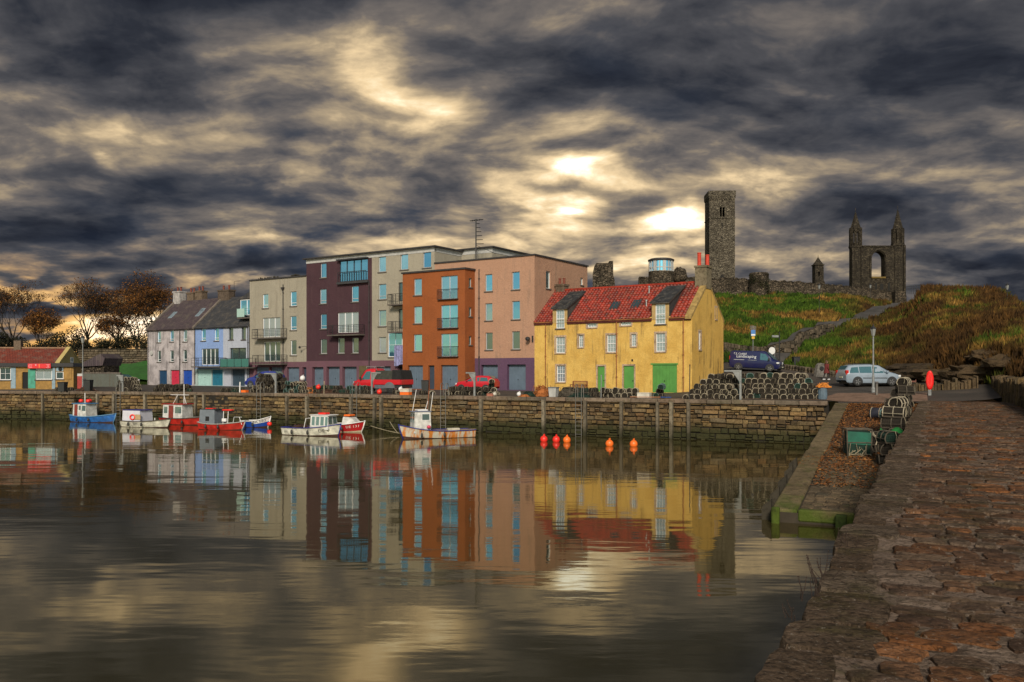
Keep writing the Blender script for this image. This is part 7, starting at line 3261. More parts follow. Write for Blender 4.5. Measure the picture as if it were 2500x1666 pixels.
# dark blue van parked at the foot of the lane, nose to the right and towards the camera
VB = paint('van_blue', (.008, .011, .070))
st = [(-2.42, .42, 1.02, 1.62, .88, .80), (-2.36, .36, 1.02, 1.86, .93, .80), (-2.1, .32, 1.02, 1.93, .95, .82), (.75, .32, 1.02, 1.95, .95, .82), (1.02, .32, 1.02, 1.88, .95, .80), (1.82, .32, 1.04, 1.16, .95, .78), (2.25, .32, .92, 1.00, .93, .76), (2.42, .36, .70, .76, .86, .72)]
vp = at(1846, 901, 77.0)
vz = (gz(1812, 78.5, False) + gz(1880, 75.5, False)) / 2
van = Car('van', 'dark blue van with white signwriting parked at the foot of the lane', 'van', (vp.x, vp.y, vz + .02), -30, st, 1.9, VB, (-1.5, 1.5), .34, tilt=.045)
van.root.scale = (.93, .93, .93)
van.side_glass(.55, 1.55, .10, .84, 0, -.52)
van.screen(1.06, 1.80)
WL = plain('white_lettering', (.62, .66, .70), .5, var=.05)
van.text('T.S. Cuddall', -2.05, 1.56, .26, WL, .18, -.0)
van.text('Landscaping', -1.75, 1.27, .40, WL, .05, 0.0)
van.text('01334 650681', -2.0, 1.08, .15, WL, 0, 0) if False else None
m = MB()
m.box(-1.95, -.972, 1.045, -.95, -.962, 1.075)
m.box(-.6, -.972, 1.045, .25, -.962, 1.06)
m.build('lettering', WL, van.body)
for s in (-1, 1):
    van.block('headlight', LAMPC, 2.12, s * .86 - .2, .78, 2.36, s * .86 + (.0 if s > 0 else .2) + (-.02 if s > 0 else 0), .94)
van.block('front_bumper', BUMP, 2.18, -.88, .30, 2.50, .88, .60, .08)
van.block('grille', BUMP, 2.30, -.55, .64, 2.445, .55, .80)
m = MB()
m.lathe([(.10, 2.45), (.10, 2.47)], 12, (0, 0, .74), 0, 'x')
m.build('badge', LAMPC, van.root)
van.block('number_plate', PLATE, 2.49, -.26, .42, 2.515, .26, .53, .004)
van.block('rear_bumper', BUMP, -2.50, -.86, .34, -2.36, .86, .54)
for s in (-1, 1):
    van.block('tail_light', LAMPR, -2.44, s * .80 - .08, 1.0, -2.36, s * .80 + .08, 1.4)
    van.block('door_mirror', BUMP, 1.35, s * 1.08 - .1, 1.08, 1.48, s * 1.08 + .1, 1.30)

# silver blue people carrier
SV = paint('silver_blue_paint', (.26, .32, .40))
st = [(-2.23, .45, .92, 1.02, .80, .62), (-2.16, .30, .94, 1.25, .86, .64), (-1.95, .26, .95, 1.52, .88, .66), (-1.5, .24, .95, 1.61, .89, .68), (-.2, .24, .95, 1.64, .89, .69), (.45, .24, .96, 1.57, .89, .67), (1.30, .24, .97, 1.10, .88, .66), (1.85, .27, .88, .95, .85, .64), (2.15, .30, .66, .78, .78, .58), (2.23, .36, .56, .64, .66, .50)]
cp = at(2121, 940, 65.0)
car = Car('parked_car', 'silver blue people carrier parked below the brown bank', 'car', (cp.x, cp.y, gz(2121, 65.0, False) + .02), 6, st, 1.78, SV, (-1.35, 1.36), .33)
car.side_glass(-1.98, -1.25, .10, .84, .20, -.02)
car.side_glass(-1.18, -.22, .08, .86)
car.side_glass(-.15, .70, .06, .86, 0, -.12)
car.side_glass(.74, 1.16, .08, .55, -.02, -.22)
car.screen(.50, 1.26)
car.screen(-1.95, -2.16, .8, .8, 'rear_window')
for s in (-1, 1):
    car.block('tail_light', LAMPR, -2.22, s * .74 - .10, .82, -2.02, s * .74 + .145 * (1 if s > 0 else 1), 1.20, .03)
    car.block('headlight', LAMPC, 1.86, s * .70 - .14, .66, 2.14, s * .70 + .14, .84, .05)
    car.block('door_mirror', SV, .85, s * .98 - .09, 1.0, 1.02, s * .98 + .09, 1.16, .03)
    car.block('rub_strip', BUMP, -.95, s * .888 - .02, .58, 1.0, s * .888 + .02, .64, .01)
    m = MB()
    m.tube([(-1.6, s * .60, 1.63), (-1.5, s * .60, 1.69), (.2, s * .60, 1.68), (.3, s * .60, 1.60)], .018, 5)
    m.build('roof_rail', BUMP, car.root)
car.block('number_plate', PLATE, -2.26, -.26, .62, -2.22, .26, .73, .004)
car.block('front_bumper', SV, 2.0, -.70, .30, 2.28, .70, .50, .08)

# red pick-up with canvas cover in front of the flats, nose to the left
RP = paint('pickup_red', (.52, .010, .020))
pp = at(936, 958, 72.0)
pk = thing('pickup_truck', 'red pick-up truck with dark canvas cover parked in front of the flats', 'pickup', (pp.x, pp.y, 0.0), math.radians(154))
st = [(.35, .50, 1.05, 2.02, .88, .72), (.45, .45, 1.05, 2.06, .90, .73), (1.05, .42, 1.05, 2.05, .90, .73), (1.35, .42, 1.06, 1.95, .90, .72), (1.95, .42, 1.08, 1.22, .90, .72), (2.40, .42, .98, 1.05, .88, .70), (2.55, .46, .70, .80, .80, .62)]


class Truck(Car):
    pass


tk = Car.__new__(Car)
tk.st, tk.W, tk.root = st, 1.8, pk
m = MB()
secs = []
xs = []
for a, b in zip(st, st[1:]):
    for k in range(3):
        xs.append(a[0] + (b[0] - a[0]) * k / 3)
xs.append(st[-1][0])
for x in xs:
    secs.append([Vector((x, y, z)) for y, z in tk.sec(x)])
n = len(secs[0])
vs, fs = [], []
for s in secs:
    vs += s
for i in range(len(secs) - 1):
    for k in range(n - 1):
        fs.append((i * n + k, (i + 1) * n + k, (i + 1) * n + k + 1, i * n + k + 1))
fs.append(tuple(range(n)))
fs.append(tuple((len(secs) - 1) * n + k for k in reversed(range(n))))
m.add(vs, fs)
tk.body = m.build('cab', RP, pk, smooth=True)
tk.side_glass(.75, 1.62, .10, .86, 0, -.42)
tk.screen(1.38, 1.92)
for s in (-1, 1):
    tk.block('headlight', LAMPC, 2.2, s * .72 - .14, .78, 2.5, s * .72 + .14, .96)
    tk.block('bed_side', RP, -2.35, s * .92 - .03, .72, .28, s * .92 + .03, 1.14, .02)
    tk.block('side_skirt', plain('skirt_grey', (.10, .115, .14), .6), -1.55, s * .90 - .03, .40, .28, s * .90 + .03, .69, .02)
    for wx in (-1.25, 1.75):
        m = MB()
        m.lathe([(.22, -.10), (.33, -.10), (.345, -.06), (.345, .06), (.33, .10), (.22, .10)], 16, (0, 0, 0), 0, 'y')
        w = m.build('wheel', TYRE, pk, (wx, s * .80, .345), 0, True)
        m = MB()
        m.lathe([(.03, .10), (.20, .08), (.22, .10), (.22, .02)], 12, (0, 0, 0), 0, 'y')
        r = m.build('rim', RIM, w)
        r.scale = (1, s, 1)
    m = MB()
    arc = [(.52 * math.cos(math.pi * k / 10), .50 * math.sin(math.pi * k / 10)) for k in range(11)]
    m.prism([(-1.25 + u, .45 + v) for u, v in arc], 'y', s * .86, s * .965)
    m.build('wheel_arch', plain('arch_grey', (.12, .13, .15), .6), pk)
tk.block('tailgate', RP, -2.42, -.92, .72, -2.36, .92, 1.14, .02)
tk.block('bed_floor', BUMP, -2.36, -.85, .45, .3, .85, .72, .02)
m = MB()
m.add([(-1.45, -.90, 1.145), (.25, -.90, 1.145), (.25, .90, 1.145), (-1.45, .90, 1.145), (-1.45, -.80, 1.86), (.22, -.80, 1.90), (.22, .80, 1.90), (-1.45, .80, 1.86)], [(4, 5, 6, 7), (0, 1, 5, 4), (1, 2, 6, 5), (2, 3, 7, 6), (3, 0, 4, 7)])
m.build('canvas_cover', plain('canvas_dark', (.040, .042, .034), .95, var=.3, scale=3, bump=.6), pk)
m = MB()
m.add([(-2.40, -.90, 1.145), (-1.46, -.90, 1.145), (-1.46, .90, 1.145), (-2.40, .90, 1.145), (-2.25, -.80, 1.92), (-1.46, -.82, 1.95), (-1.46, .82, 1.95), (-2.25, .80, 1.92)], [(4, 5, 6, 7), (0, 1, 5, 4), (1, 2, 6, 5), (2, 3, 7, 6), (3, 0, 4, 7)])
m.build('canvas_cover', plain('canvas_black', (.012, .012, .013), .95, var=.3), pk)
m = MB()
m.tube([(1.3, -.6, 2.1), (1.3, -.6, 2.22), (.3, -.6, 2.22), (.3, -.6, 1.95)], .03, 5)
m.tube([(1.3, .6, 2.1), (1.3, .6, 2.22), (.3, .6, 2.22), (.3, .6, 1.95)], .03, 5)
m.tube([(.7, -.6, 2.22), (.7, .6, 2.22)], .03, 5)
m.build('roof_rack', GALV, pk)
tk.block('front_bumper', BUMP, 2.35, -.85, .38, 2.62, .85, .66, .06)
for s in (-1, 1):
    tk.block('door_mirror', BUMP, 1.55, s * 1.05 - .1, 1.12, 1.66, s * 1.05 + .1, 1.36)

HATCH = [(-1.90, .45, .88, 1.0, .74, .60), (-1.82, .30, .90, 1.15, .80, .60), (-1.35, .25, .90, 1.40, .82, .62), (-.5, .24, .90, 1.44, .83, .63), (.15, .24, .91, 1.38, .83, .62), (.95, .24, .92, 1.00, .82, .62), (1.6, .27, .82, .88, .80, .60), (1.9, .32, .56, .66, .70, .52)]


def hatchback(label, px, py, Y, head, pm, z=0.0, name='parked_car'):
    p = at(px, py, Y)
    c = Car(name, label, 'car', (p.x, p.y, z), head, HATCH, 1.64, pm, (-1.18, 1.20), .30)
    c.side_glass(-1.42, -.62, .10, .84, .15, 0)
    c.side_glass(-.55, .82, .08, .86, 0, -.45)
    c.screen(.20, .92)
    c.screen(-1.38, -1.80, .85, .85, 'rear_window')
    for s in (-1, 1):
        c.block('headlight', LAMPC, 1.5, s * .64 - .14, .60, 1.82, s * .64 + .12, .78, .04)
        c.block('tail_light', LAMPR, -1.88, s * .66 - .10, .72, -1.76, s * .66 + .10, .95, .03)
        c.block('door_mirror', pm, .55, s * .92 - .08, .92, .68, s * .92 + .08, 1.06, .03)
    return c


hatchback('red hatchback parked beside the orange block behind the creels', 1165, 955, 76.5, 158, paint('car_red', (.50, .012, .025)))
hatchback('dark car parked in front of the bright lawn at the left', 302, 944, 106, -20, paint('car_black', (.018, .018, .022)), 0.02)
hatchback('grey car half hidden beside the shop gable at the left', 180, 946, 92, -35, paint('car_grey', (.10, .11, .125)))
bl = hatchback('blue car behind the big heap of creels at the left of the flats', 648, 950, 90, 165, paint('car_blue', (.018, .030, .21)))
bl.root.scale = (1.05, 1.05, 1.28)

# ------------------------------------------------------------------ lobster creels
CRF = plain('creel_rope_frame', (.36, .31, .23), .9, var=.3, scale=4)
CRF2 = plain('creel_dark_frame', (.075, .062, .046), .9, var=.3, scale=4)
CRF3 = plain('creel_teal_frame', (.12, .20, .19), .8, var=.3, scale=4)
CRN = plain('creel_net', (.020, .015, .010), .95, var=.3)
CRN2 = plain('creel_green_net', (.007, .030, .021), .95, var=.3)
CRB = plain('creel_base', (.055, .042, .030), .9, var=.3)
CRR = plain('creel_orange_rope', (.36, .12, .03), .9, var=.2)


def creel_proto(name, fr, net, seed, Lc=.62, Wc=.42, Hc=.345):
    """D-shaped pot: base, three hoops, long bars, netting; length along y, open ends towards -y and +y"""
    r = random.Random(seed)
    t = link(name, None)
    t.empty_display_size = .1
    prof = []
    w = Wc / 2
    for x, z in ((-w * .86, .03), (-w, Hc * .38), (-w * .86, Hc * .74), (-w * .5, Hc * .96), (0, Hc), (w * .5, Hc * .96), (w * .86, Hc * .74), (w, Hc * .38), (w * .86, .03)):
        prof.append((x + r.uniform(-.008, .008), z + r.uniform(-.006, .006)))
    m = MB()
    m.box(-w * .86, -Lc / 2, 0, -w * .72, Lc / 2, .05)
    m.box(w * .72, -Lc / 2, 0, w * .86, Lc / 2, .05)
    for k in range(4):
        y = -Lc / 2 + Lc * k / 3
        m.box(-w * .72, y - .022 * (1 if k else -1) - (.0), .012, w * .72, y + .022 + (.02 if k == 0 else 0), .04)
    m.build('base', CRB, t)
    for y in (-Lc / 2 + .015, 0, Lc / 2 - .015):
        m = MB()
        m.tube([(x, y, z) for x, z in prof], .019, 5)
        m.build('hoop', fr, t)
    m = MB()
    for i in (1, 3, 5, 7):
        x, z = prof[i]
        m.tube([(x, -Lc / 2, z), (x, Lc / 2, z)], .011, 4)
    m.build('bar', fr, t)
    # netting: strands round and along, and the dark inner skin that the mesh makes when seen from outside
    m = MB()
    for k in range(1, 9):
        y = -Lc / 2 + Lc * k / 9
        m.tube([(x * .97, y, z * .985) for x, z in prof], .006, 3, caps=False)
    for i in range(len(prof) - 1):
        for f in (.33, .67):
            x = prof[i][0] + (prof[i + 1][0] - prof[i][0]) * f
            z = prof[i][1] + (prof[i + 1][1] - prof[i][1]) * f
            m.tube([(x * .97, -Lc / 2 + .02, z * .985), (x * .97, Lc / 2 - .02, z * .985)], .006, 3, caps=False)
    for y in (-Lc / 2 + .03, Lc / 2 - .03):
        for k in range(-3, 4):
            x = w * .27 * k
            hz = Hc * (1 - .9 * abs(x / w) ** 3) * .95
            m.tube([(x, y, .04), (x + .03, y, hz)], .005, 3, caps=False)
        for k in range(1, 5):
            m.tube([(-w * .9, y, Hc * k / 5.2), (w * .9, y, Hc * k / 5.2 + .02)], .005, 3, caps=False)
    tag(m.build('netting', net, t), None, None, None, 'stuff')
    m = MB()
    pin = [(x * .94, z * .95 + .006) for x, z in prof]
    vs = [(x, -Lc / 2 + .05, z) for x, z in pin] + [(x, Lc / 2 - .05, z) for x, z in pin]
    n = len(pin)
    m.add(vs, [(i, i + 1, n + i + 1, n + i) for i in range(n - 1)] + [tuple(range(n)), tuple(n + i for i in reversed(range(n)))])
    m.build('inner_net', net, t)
    if r.random() < .6:
        m = MB()
        m.tube([(w * .3, -Lc / 2, Hc), (w * .4, -Lc / 2 - .04, Hc * .6), (w * .3, -Lc / 2 - .04, Hc * .3)], .008, 4)
        m.build('rope', ROPE, t)
    remember(t)
    return t


PROTO = {'pale': creel_proto('creel', CRF, CRN, 1), 'pale2': creel_proto('creel', CRF, CRN, 2), 'dark': creel_proto('creel', CRF2, CRN, 3), 'teal': creel_proto('creel', CRF3, CRN2, 4), 'green': creel_proto('creel', CRF2, CRN2, 5)}
USED = set()


def creel(kind, loc, rot, label, group):
    src = PROTO[kind]
    if kind in USED:
        o = copy_tree(src)
    else:
        USED.add(kind)
        o = src
    o.location = loc
    o.rotation_euler = rot if hasattr(rot, '__len__') else (0, 0, rot)
    return tag(o, label, 'creel', group)


rc_ = random.Random(21)
# the long stack at the right end of the quay
ROWN = ['bottom', 'second', 'third', 'fourth', 'top']
ext = [(65, 1660), (130, 1635), (185, 1580), (270, 1545), (350, 1500)]
nx = [21, 20, 18, 17, 15]
for row in range(5):
    a, b = [quay_x(1640 + e * .2168) for e in ext[row]]
    n = nx[row]
    for i in range(n):
        f = (i + .5) / n
        x = a + (b - a) * f
        p = quay_pt(x + rc_.uniform(-.03, .03), 1.55 + rc_.uniform(-.06, .06), .0 + row * .325 + rc_.uniform(-.012, .012) + max(0, ground_at(*quay_pt(x, 1.6).xy)))
        o = creel('pale' if rc_.random() < .42 else ('pale2' if rc_.random() < .55 else ('dark' if rc_.random() < .75 else 'teal')), p, (rc_.uniform(-.09, .09), rc_.uniform(-.15, .15), QROT + .08 + rc_.uniform(-.16, .16)),
              '%s creel from left, %s row of the long stack by the yellow house' % (ORD[i], ROWN[row]), 'long stack of creels')
        o.scale = (rc_.uniform(.92, 1.06), rc_.uniform(.9, 1.1), rc_.uniform(.92, 1.08))
# a small heap leaning against the front of it
fr = [(0, [500, 590, 680]), (1, [540, 630]), (2, [585]), ]
k = 0
for row, xs_ in fr:
    for e in xs_:
        x = quay_x(1640 + (e + 40) * .2168)
        p = quay_pt(x, .92, .06 + row * .33)
        creel('pale2', p, (0, rc_.uniform(-.15, .15), QROT + rc_.uniform(-.25, .25)), 'pale framed creel in front of the long stack, %s of the small pile there' % ['bottom left', 'bottom middle', 'bottom right', 'middle left', 'middle right', 'topmost'][k], 'small pile in front of the long stack')
        k += 1


def heap(px0, px1, back, rows, kinds, group, lab, jit=.12, rot=.5, wid=.42, zz=.33):
    """a rougher heap of creels along the quay"""
    a, b = quay_x(px0), quay_x(px1)
    n0 = max(2, int((b - a) / wid))
    for row in range(rows):
        n = max(1, n0 - row)
        for i in range(n):
            x = a + (b - a) * ((i + .5 + row * .5) / n0)
            p = quay_pt(x + rc_.uniform(-jit, jit) * .5, back + rc_.uniform(-jit, jit) * 2, .03 + row * zz * .95)
            creel(rc_.choice(kinds), p, (rc_.uniform(-.2, .2) * (row > 0), rc_.uniform(-.25, .25), QROT + QDEL * (x < -QBEND) + rc_.uniform(-rot, rot)), lab % (ORD[i], ROWN[row] if row < 4 else 'top'), group)


heap(1437, 1548, 1.7, 2, ['dark', 'pale', 'pale2'], 'low row of creels before the green doors', '%s creel from left, %s row before the two green doors', rot=.2)
heap(580, 668, 1.9, 5, ['dark', 'dark', 'pale2'], 'big heap of creels left of the flats', '%s creel from left, %s layer of the big dark heap before the grey flats', rot=1.2)
heap(662, 722, 1.6, 3, ['teal', 'teal', 'pale2'], 'teal creels beside the big heap', '%s creel from left, %s layer of the teal pile beside the big heap', rot=.5)
heap(722, 800, 2.0, 2, ['dark', 'green'], 'creels before the purple garages', '%s creel from left, %s row before the purple block garages', rot=.8)
heap(812, 876, 1.9, 2, ['dark', 'teal'], 'creels left of the pick-up', '%s creel from left, %s row left of the red pick-up', rot=.3)
heap(930, 968, 1.6, 1, ['dark', 'pale2'], 'creels under the pick-up tail', '%s creel from left, %s row beside the pick-up rear wheel', rot=.8)
heap(996, 1030, 1.8, 1, ['dark', 'pale2'], 'creels right of the orange fish box', '%s creel from left, %s row right of the orange fish box', rot=.8)
heap(1060, 1160, 2.0, 2, ['dark', 'dark', 'pale2'], 'creels before the orange block', '%s creel from left, %s row before the orange block', rot=.6)
heap(1152, 1196, 1.5, 4, ['pale2', 'dark', 'green'], 'pile of creels hiding the red hatchback', '%s creel from left, %s layer of the pile hiding the red hatchback', rot=.7)
heap(1345, 1436, 1.9, 2, ['dark', 'green', 'dark'], 'creels below the bench', '%s creel from left, %s row below the wooden bench', rot=.7)
heap(220, 282, 3.4, 4, ['dark', 'dark', 'pale2'], 'stack of creels right of the shop', '%s creel from left, %s row of the stack right of the shop', rot=.2)
heap(108, 142, 1.7, 1, ['dark'], 'creels before the shop window', '%s creel from left, %s row before the shop window', rot=.6)
heap(350, 440, 1.8, 2, ['dark', 'dark', 'green'], 'creels before the grey end house', '%s creel from left, %s row before the grey end house', rot=.7)
heap(505, 552, 2.0, 1, ['dark', 'green'], 'creels before the pale blue house', '%s creel from left, %s row before the blue houses', rot=.7)


# pots along the pier side of the slipway
def slip_pt(px, py):
    k = -SEND / (48.5 - SO.y)
    v = (py - HZ) / F
    Y = (CH + k * 48.5) / (v + k)
    Y = min(Y, 60)
    z = -k * max(0, 48.5 - Y)
    if Y > 48.5:
        return on(px, py, 0.02)
    return Vector(((px - CX) / F * Y, Y, z + .03))


SA = math.atan2(SD.y, SD.x) - math.pi / 2
# columns of stacked pots: (foot column, foot row, [kinds from the ground up], where)
COLS = [(2122, 1114, ['dark', 'pale2'], 'right of the green crate'), (2146, 1110, ['dark', 'dark'], 'second right of the green crate'), (2168, 1142, ['dark', 'dark', 'green'], 'lowest down the slipway'),
        (2180, 1100, ['dark', 'dark', 'dark', 'pale2'], 'behind the lowest stack'), (2172, 1072, ['green', 'dark', 'teal'], 'half way up the slipway'), (2196, 1068, ['dark', 'dark', 'dark', 'pale2'], 'half way up against the pier'),
        (2186, 1042, ['dark', 'green', 'dark'], 'above the half way stack'), (2208, 1030, ['dark', 'dark', 'dark', 'dark'], 'next below the slipway head'), (2190, 1012, ['dark', 'dark', 'dark'], 'left of the slipway head'), (2210, 1002, ['dark', 'dark', 'dark', 'pale2'], 'at the slipway head')]
LV = ['lowest', 'second', 'third', 'top']
for px, py, kinds, where in COLS:
    for i, kd in enumerate(kinds):
        p = slip_pt(px, py) + Vector((rc_.uniform(-.06, .06), rc_.uniform(-.06, .06), i * .43))
        o = creel(kd, p, (rc_.uniform(-.05, .05), rc_.uniform(-.05, .05), SA + (math.pi / 2 if rc_.random() < .5 else 0) + rc_.uniform(-.45, .45)), '%s creel in the slipway stack %s' % (LV[i], where), 'creels on the slipway')
        o.scale = (1.35, 1.3, 1.28)
for k, o in PROTO.items():
    if k not in USED:
        for q in KIDS[o.name]:
            bpy.data.objects.remove(q)
        bpy.data.objects.remove(o)

# net keep crate on the slip
p = slip_pt(2093, 1116)
t = thing('net_crate', 'tall green netted crate with loose ropes standing on the slipway', 'crate', p, SA + .25)
m = MB()
wq = .42
for x in (-wq, wq):
    for y in (-.36, .36):
        m.tube([(x, y, 0), (x * 1.08, y * 1.05, 1.05)], .03, 5)
for z in (.04, .55, 1.05):
    s = 1 + .08 * z
    m.tube([(-wq * s, -.36 * s, z), (wq * s, -.36 * s, z), (wq * s, .36 * s, z), (-wq * s, .36 * s, z)], .025, 5, closed=True)
for k in range(4):
    m.tube([(-wq * 1.05, -.36 + .2 * k, 1.06), (wq * 1.05, -.36 + .2 * k, 1.06)], .018, 4)
m.build('frame', CRF2, t)
m = MB()
m.add([(-wq, -.37, .5), (wq, -.37, .45), (wq * 1.03, -.38, .93), (-wq * 1.03, -.38, .98)], [(0, 1, 2, 3)])
m.build('green_sheet', plain('green_sheet', (.004, .105, .068), .6, var=.2), t)
m = MB()
m.box(-wq * .96, -.34, .03, wq * .96, .34, .98)
m.build('dark_net', CRN2, t)
m = MB()
tangle(m, (0, -.43, .05), .4, .05, .5, 14, .014, rc_)
m.build('rope', ROPE, t)
p = slip_pt(2150, 1027)
t = thing('keep_drum', 'dark netted drum lying on its side at the top of the slipway', 'drum', p, SA + 1.3)
m = MB()
m.lathe([(.02, -.5), (.26, -.48), (.30, -.40), (.30, .40), (.26, .48), (.02, .5)], 14, (0, 0, .30), 0, 'y')
m.build('drum_body', plain('drum_navy', (.018, .020, .035), .7, var=.3), t, smooth=True)
for y in (-.4, 0, .4):
    m = MB()
    m.tube([(.31 * math.cos(a * .449), y, .30 + .31 * math.sin(a * .449)) for a in range(14)], .018, 5, closed=True)
    m.build('hoop', CRF, t)
p = slip_pt(2172, 1096)
m = MB()
for i in range(9):
    for j in range(5):
        pass
m.grid(lambda u, v: (u, v, .78 + .10 * math.sin(u * 9) * math.cos(v * 7) - .35 * abs(v)), [-.42 + .105 * i for i in range(9)], [-.3 + .15 * j for j in range(5)])
tag(m.build('green_tarpaulin', plain('bright_green_sheet', (.01, .16, .03), .6, var=.2), None, slip_pt(2178, 1118) + Vector((0, 0, .28)), SA, True), 'bright green sheet thrown over the pots on the slipway', 'sheet')

# ------------------------------------------------------------------ street furniture and gear
GREYP = plain('grey_post_paint', (.22, .23, .235), .5, var=.2)


def lamp_post(label, foot, height, glassm=None, w=1.0, pm=None):
    t = thing('street_lamp', label, 'street lamp', foot, 0, 'street lamps')
    m = MB()
    m.lathe([(.13 * w, 0), (.13 * w, .25), (.09 * w, .35), (.085 * w, 1.1), (.06 * w, 1.2), (.045 * w, height - .7), (.07 * w, height - .68)], 10)
    m.build('post', pm or GREYP, t, smooth=False)
    m = MB()
    m.lathe([(.10, height - .66), (.20, height - .18), (.17, height - .17)], 6)
    h = m.build('lantern', plain('lantern_glass', (.24, .25, .25), .2, var=.05), t)
    m = MB()
    m.lathe([(.24, height - .17), (.10, height - .02), (.03, height + .06), (.03, height + .16)], 6)
    m.build('cap', IRON, h)
    m = MB()
    m.tube([(-.22, 0, height - .85), (.22, 0, height - .85)], .02, 5)
    m.build('ladder_bar', IRON, t)
    return t


p = at(2132, 955, 58.5)
p.z = ground_at(p.x, p.y, False)
lamp_post('lamp post with lantern standing before the silver car', p, CH + (HZ - 797) / F * p.y - p.z)
q = at(2000, 770, 118)
lamp_post('lamp post on the green slope left of the lane', Vector((q.x, q.y, gz(2000, 118))), 4.6, w=.55, pm=IRON)
q = at(2125, 722, 150)
lamp_post('lamp post on the crest before the ruined gable', Vector((q.x, q.y, gz(2125, 150) - .2)), 3.6, w=.55, pm=IRON)
q = on(202, 955, 0)
lamp_post('tall lamp post at the left between the shop and the grey house', Vector((q.x, q.y, .05)), 1.9 + (HZ - 822) / F * q.y, w=.8)
q = at(2459, 762, 96)
lamp_post('thin post with finial on the far right of the mound', Vector((q.x, q.y, gz(2459, 96) - .1)), 2.2, w=.45, pm=IRON)

# sign post behind the van
q = at(1833, 850, 86)
t = thing('sign_post', 'pole with small blue and yellow signs behind the van', 'sign', Vector((q.x, 85.2, gz(1833, 85.2, False))), 0)
hz_ = CH + (HZ - 795) / F * 85.2 - t.location.z
m = MB()
m.tube([(0, 0, 0), (0, 0, hz_)], .04, 6)
m.build('pole', GREYP, t)
m = MB()
m.box(-.22, -.07, hz_ - 1.05, .22, -.045, hz_ - .45)
sgn = m.build('blue_sign', plain('sign_blue', (.05, .18, .48), .5), t)
m = MB()
m.box(-.20, -.075, hz_ - 1.02, .20, -.071, hz_ - .86)
m.build('white_strip', WHITE, sgn)
m = MB()
m.box(-.15, -.07, hz_ - 1.35, .15, -.045, hz_ - 1.1)
m.build('yellow_sign', plain('sign_yellow', (.60, .36, .03), .5), t)
m = MB()
for k in range(5):
    m.tube([(-.3, 0, hz_ - .05 - .08 * k), (.3, 0, hz_ - .1 - .08 * k)], .02, 4)
m.build('weather_vane', GREYP, t)
q = on(1903, 0, 0) if False else at(1903, 872, 84)
t = thing('dark_post', 'tall dark post standing at the nose of the van', 'post', Vector((q.x, q.y, gz(1903, 84, False))), 0)
m = MB()
m.tube([(0, 0, 0), (0, 0, CH + (HZ - 812) / F * 84 - t.location.z)], .055, 6)
m.build('pole', IRON, t)
m = MB()
zt_ = CH + (HZ - 822) / F * 84 - t.location.z
m.cbox(-.75, -.1, zt_ - .1, -.1, .1, zt_ + .12, .03)
m.build('sign_box', GREYP, t)
q = at(1884, 868, 83)
t = thing('round_sign', 'pale round road sign above the nose of the van', 'sign', Vector((q.x, q.y, gz(1884, 83, False))), .3)
hz_ = CH + (HZ - 848) / F * 83 - t.location.z
m = MB()
m.tube([(.35, 0, 0), (.35, 0, hz_ + .1)], .03, 6)
m.build('pole', GREYP, t)
m = MB()
m.lathe([(.36, -.06), (.36, -.03)], 18, (0, 0, hz_ - .35), 0, 'y')
m.build('disc', WHITE, t)


def wheelie(label, foot, col, h=1.05, rot=0.0):
    t = thing('wheelie_bin', label, 'bin', foot, rot, 'wheelie bins')
    m = MB()
    m.add([(-.24, -.26, .08), (.24, -.26, .08), (.24, .24, .08), (-.24, .24, .08), (-.29, -.34, h - .1), (.29, -.34, h - .1), (.29, .34, h - .1), (-.29, .34, h - .1)], [(4, 5, 6, 7), (0, 1, 5, 4), (1, 2, 6, 5), (2, 3, 7, 6), (3, 0, 4, 7), (0, 3, 2, 1)])
    m.build('bin_body', col, t)
    m = MB()
    m.cbox(-.31, -.38, h - .1, .31, .36, h - .03, .03)
    m.build('lid', col, t)
    for s in (-1, 1):
        m = MB()
        m.lathe([(.10, -.03), (.10, .03)], 10, (s * .24, .26, .10), 0, 'x')
        m.build('wheel', TYRE, t)
    return t


BINB = plain('bin_black', (.022, .024, .026), .5, var=.15)
q = at(1943, 898, 80)
wheelie('black wheelie bin on the road right of the van', Vector((q.x, q.y, gz(1943, 80, False))), BINB, 1.15)
q = on(1038, 962, 0)
wheelie('black wheelie bin against the orange block beside the boat aerials', Vector((q.x, q.y, 0)), BINB, 1.15)
q = on(216, 957, 0)
wheelie('dark wheelie bin right of the red panel by the shop', Vector((q.x, q.y, 0)), BINB, 1.1)
q = on(153, 959, 0)
wheelie('dark bin against the ochre panel of the shop', Vector((q.x, q.y, 0)), BINB, .95)

# red sign board by the shop
q = on(196, 953, 0)
t = thing('notice_board', 'upright red notice board right of the shop', 'notice board', Vector((q.x, q.y, 0)), .1)
m = MB()
m.box(-.26, -.05, .15, .26, .05, 1.35)
m.build('panel', plain('notice_red', (.30, .025, .02), .6, var=.2), t)
m = MB()
m.box(-.26, -.06, 1.36, .26, .06, 1.60)
m.build('header', FASC, t)

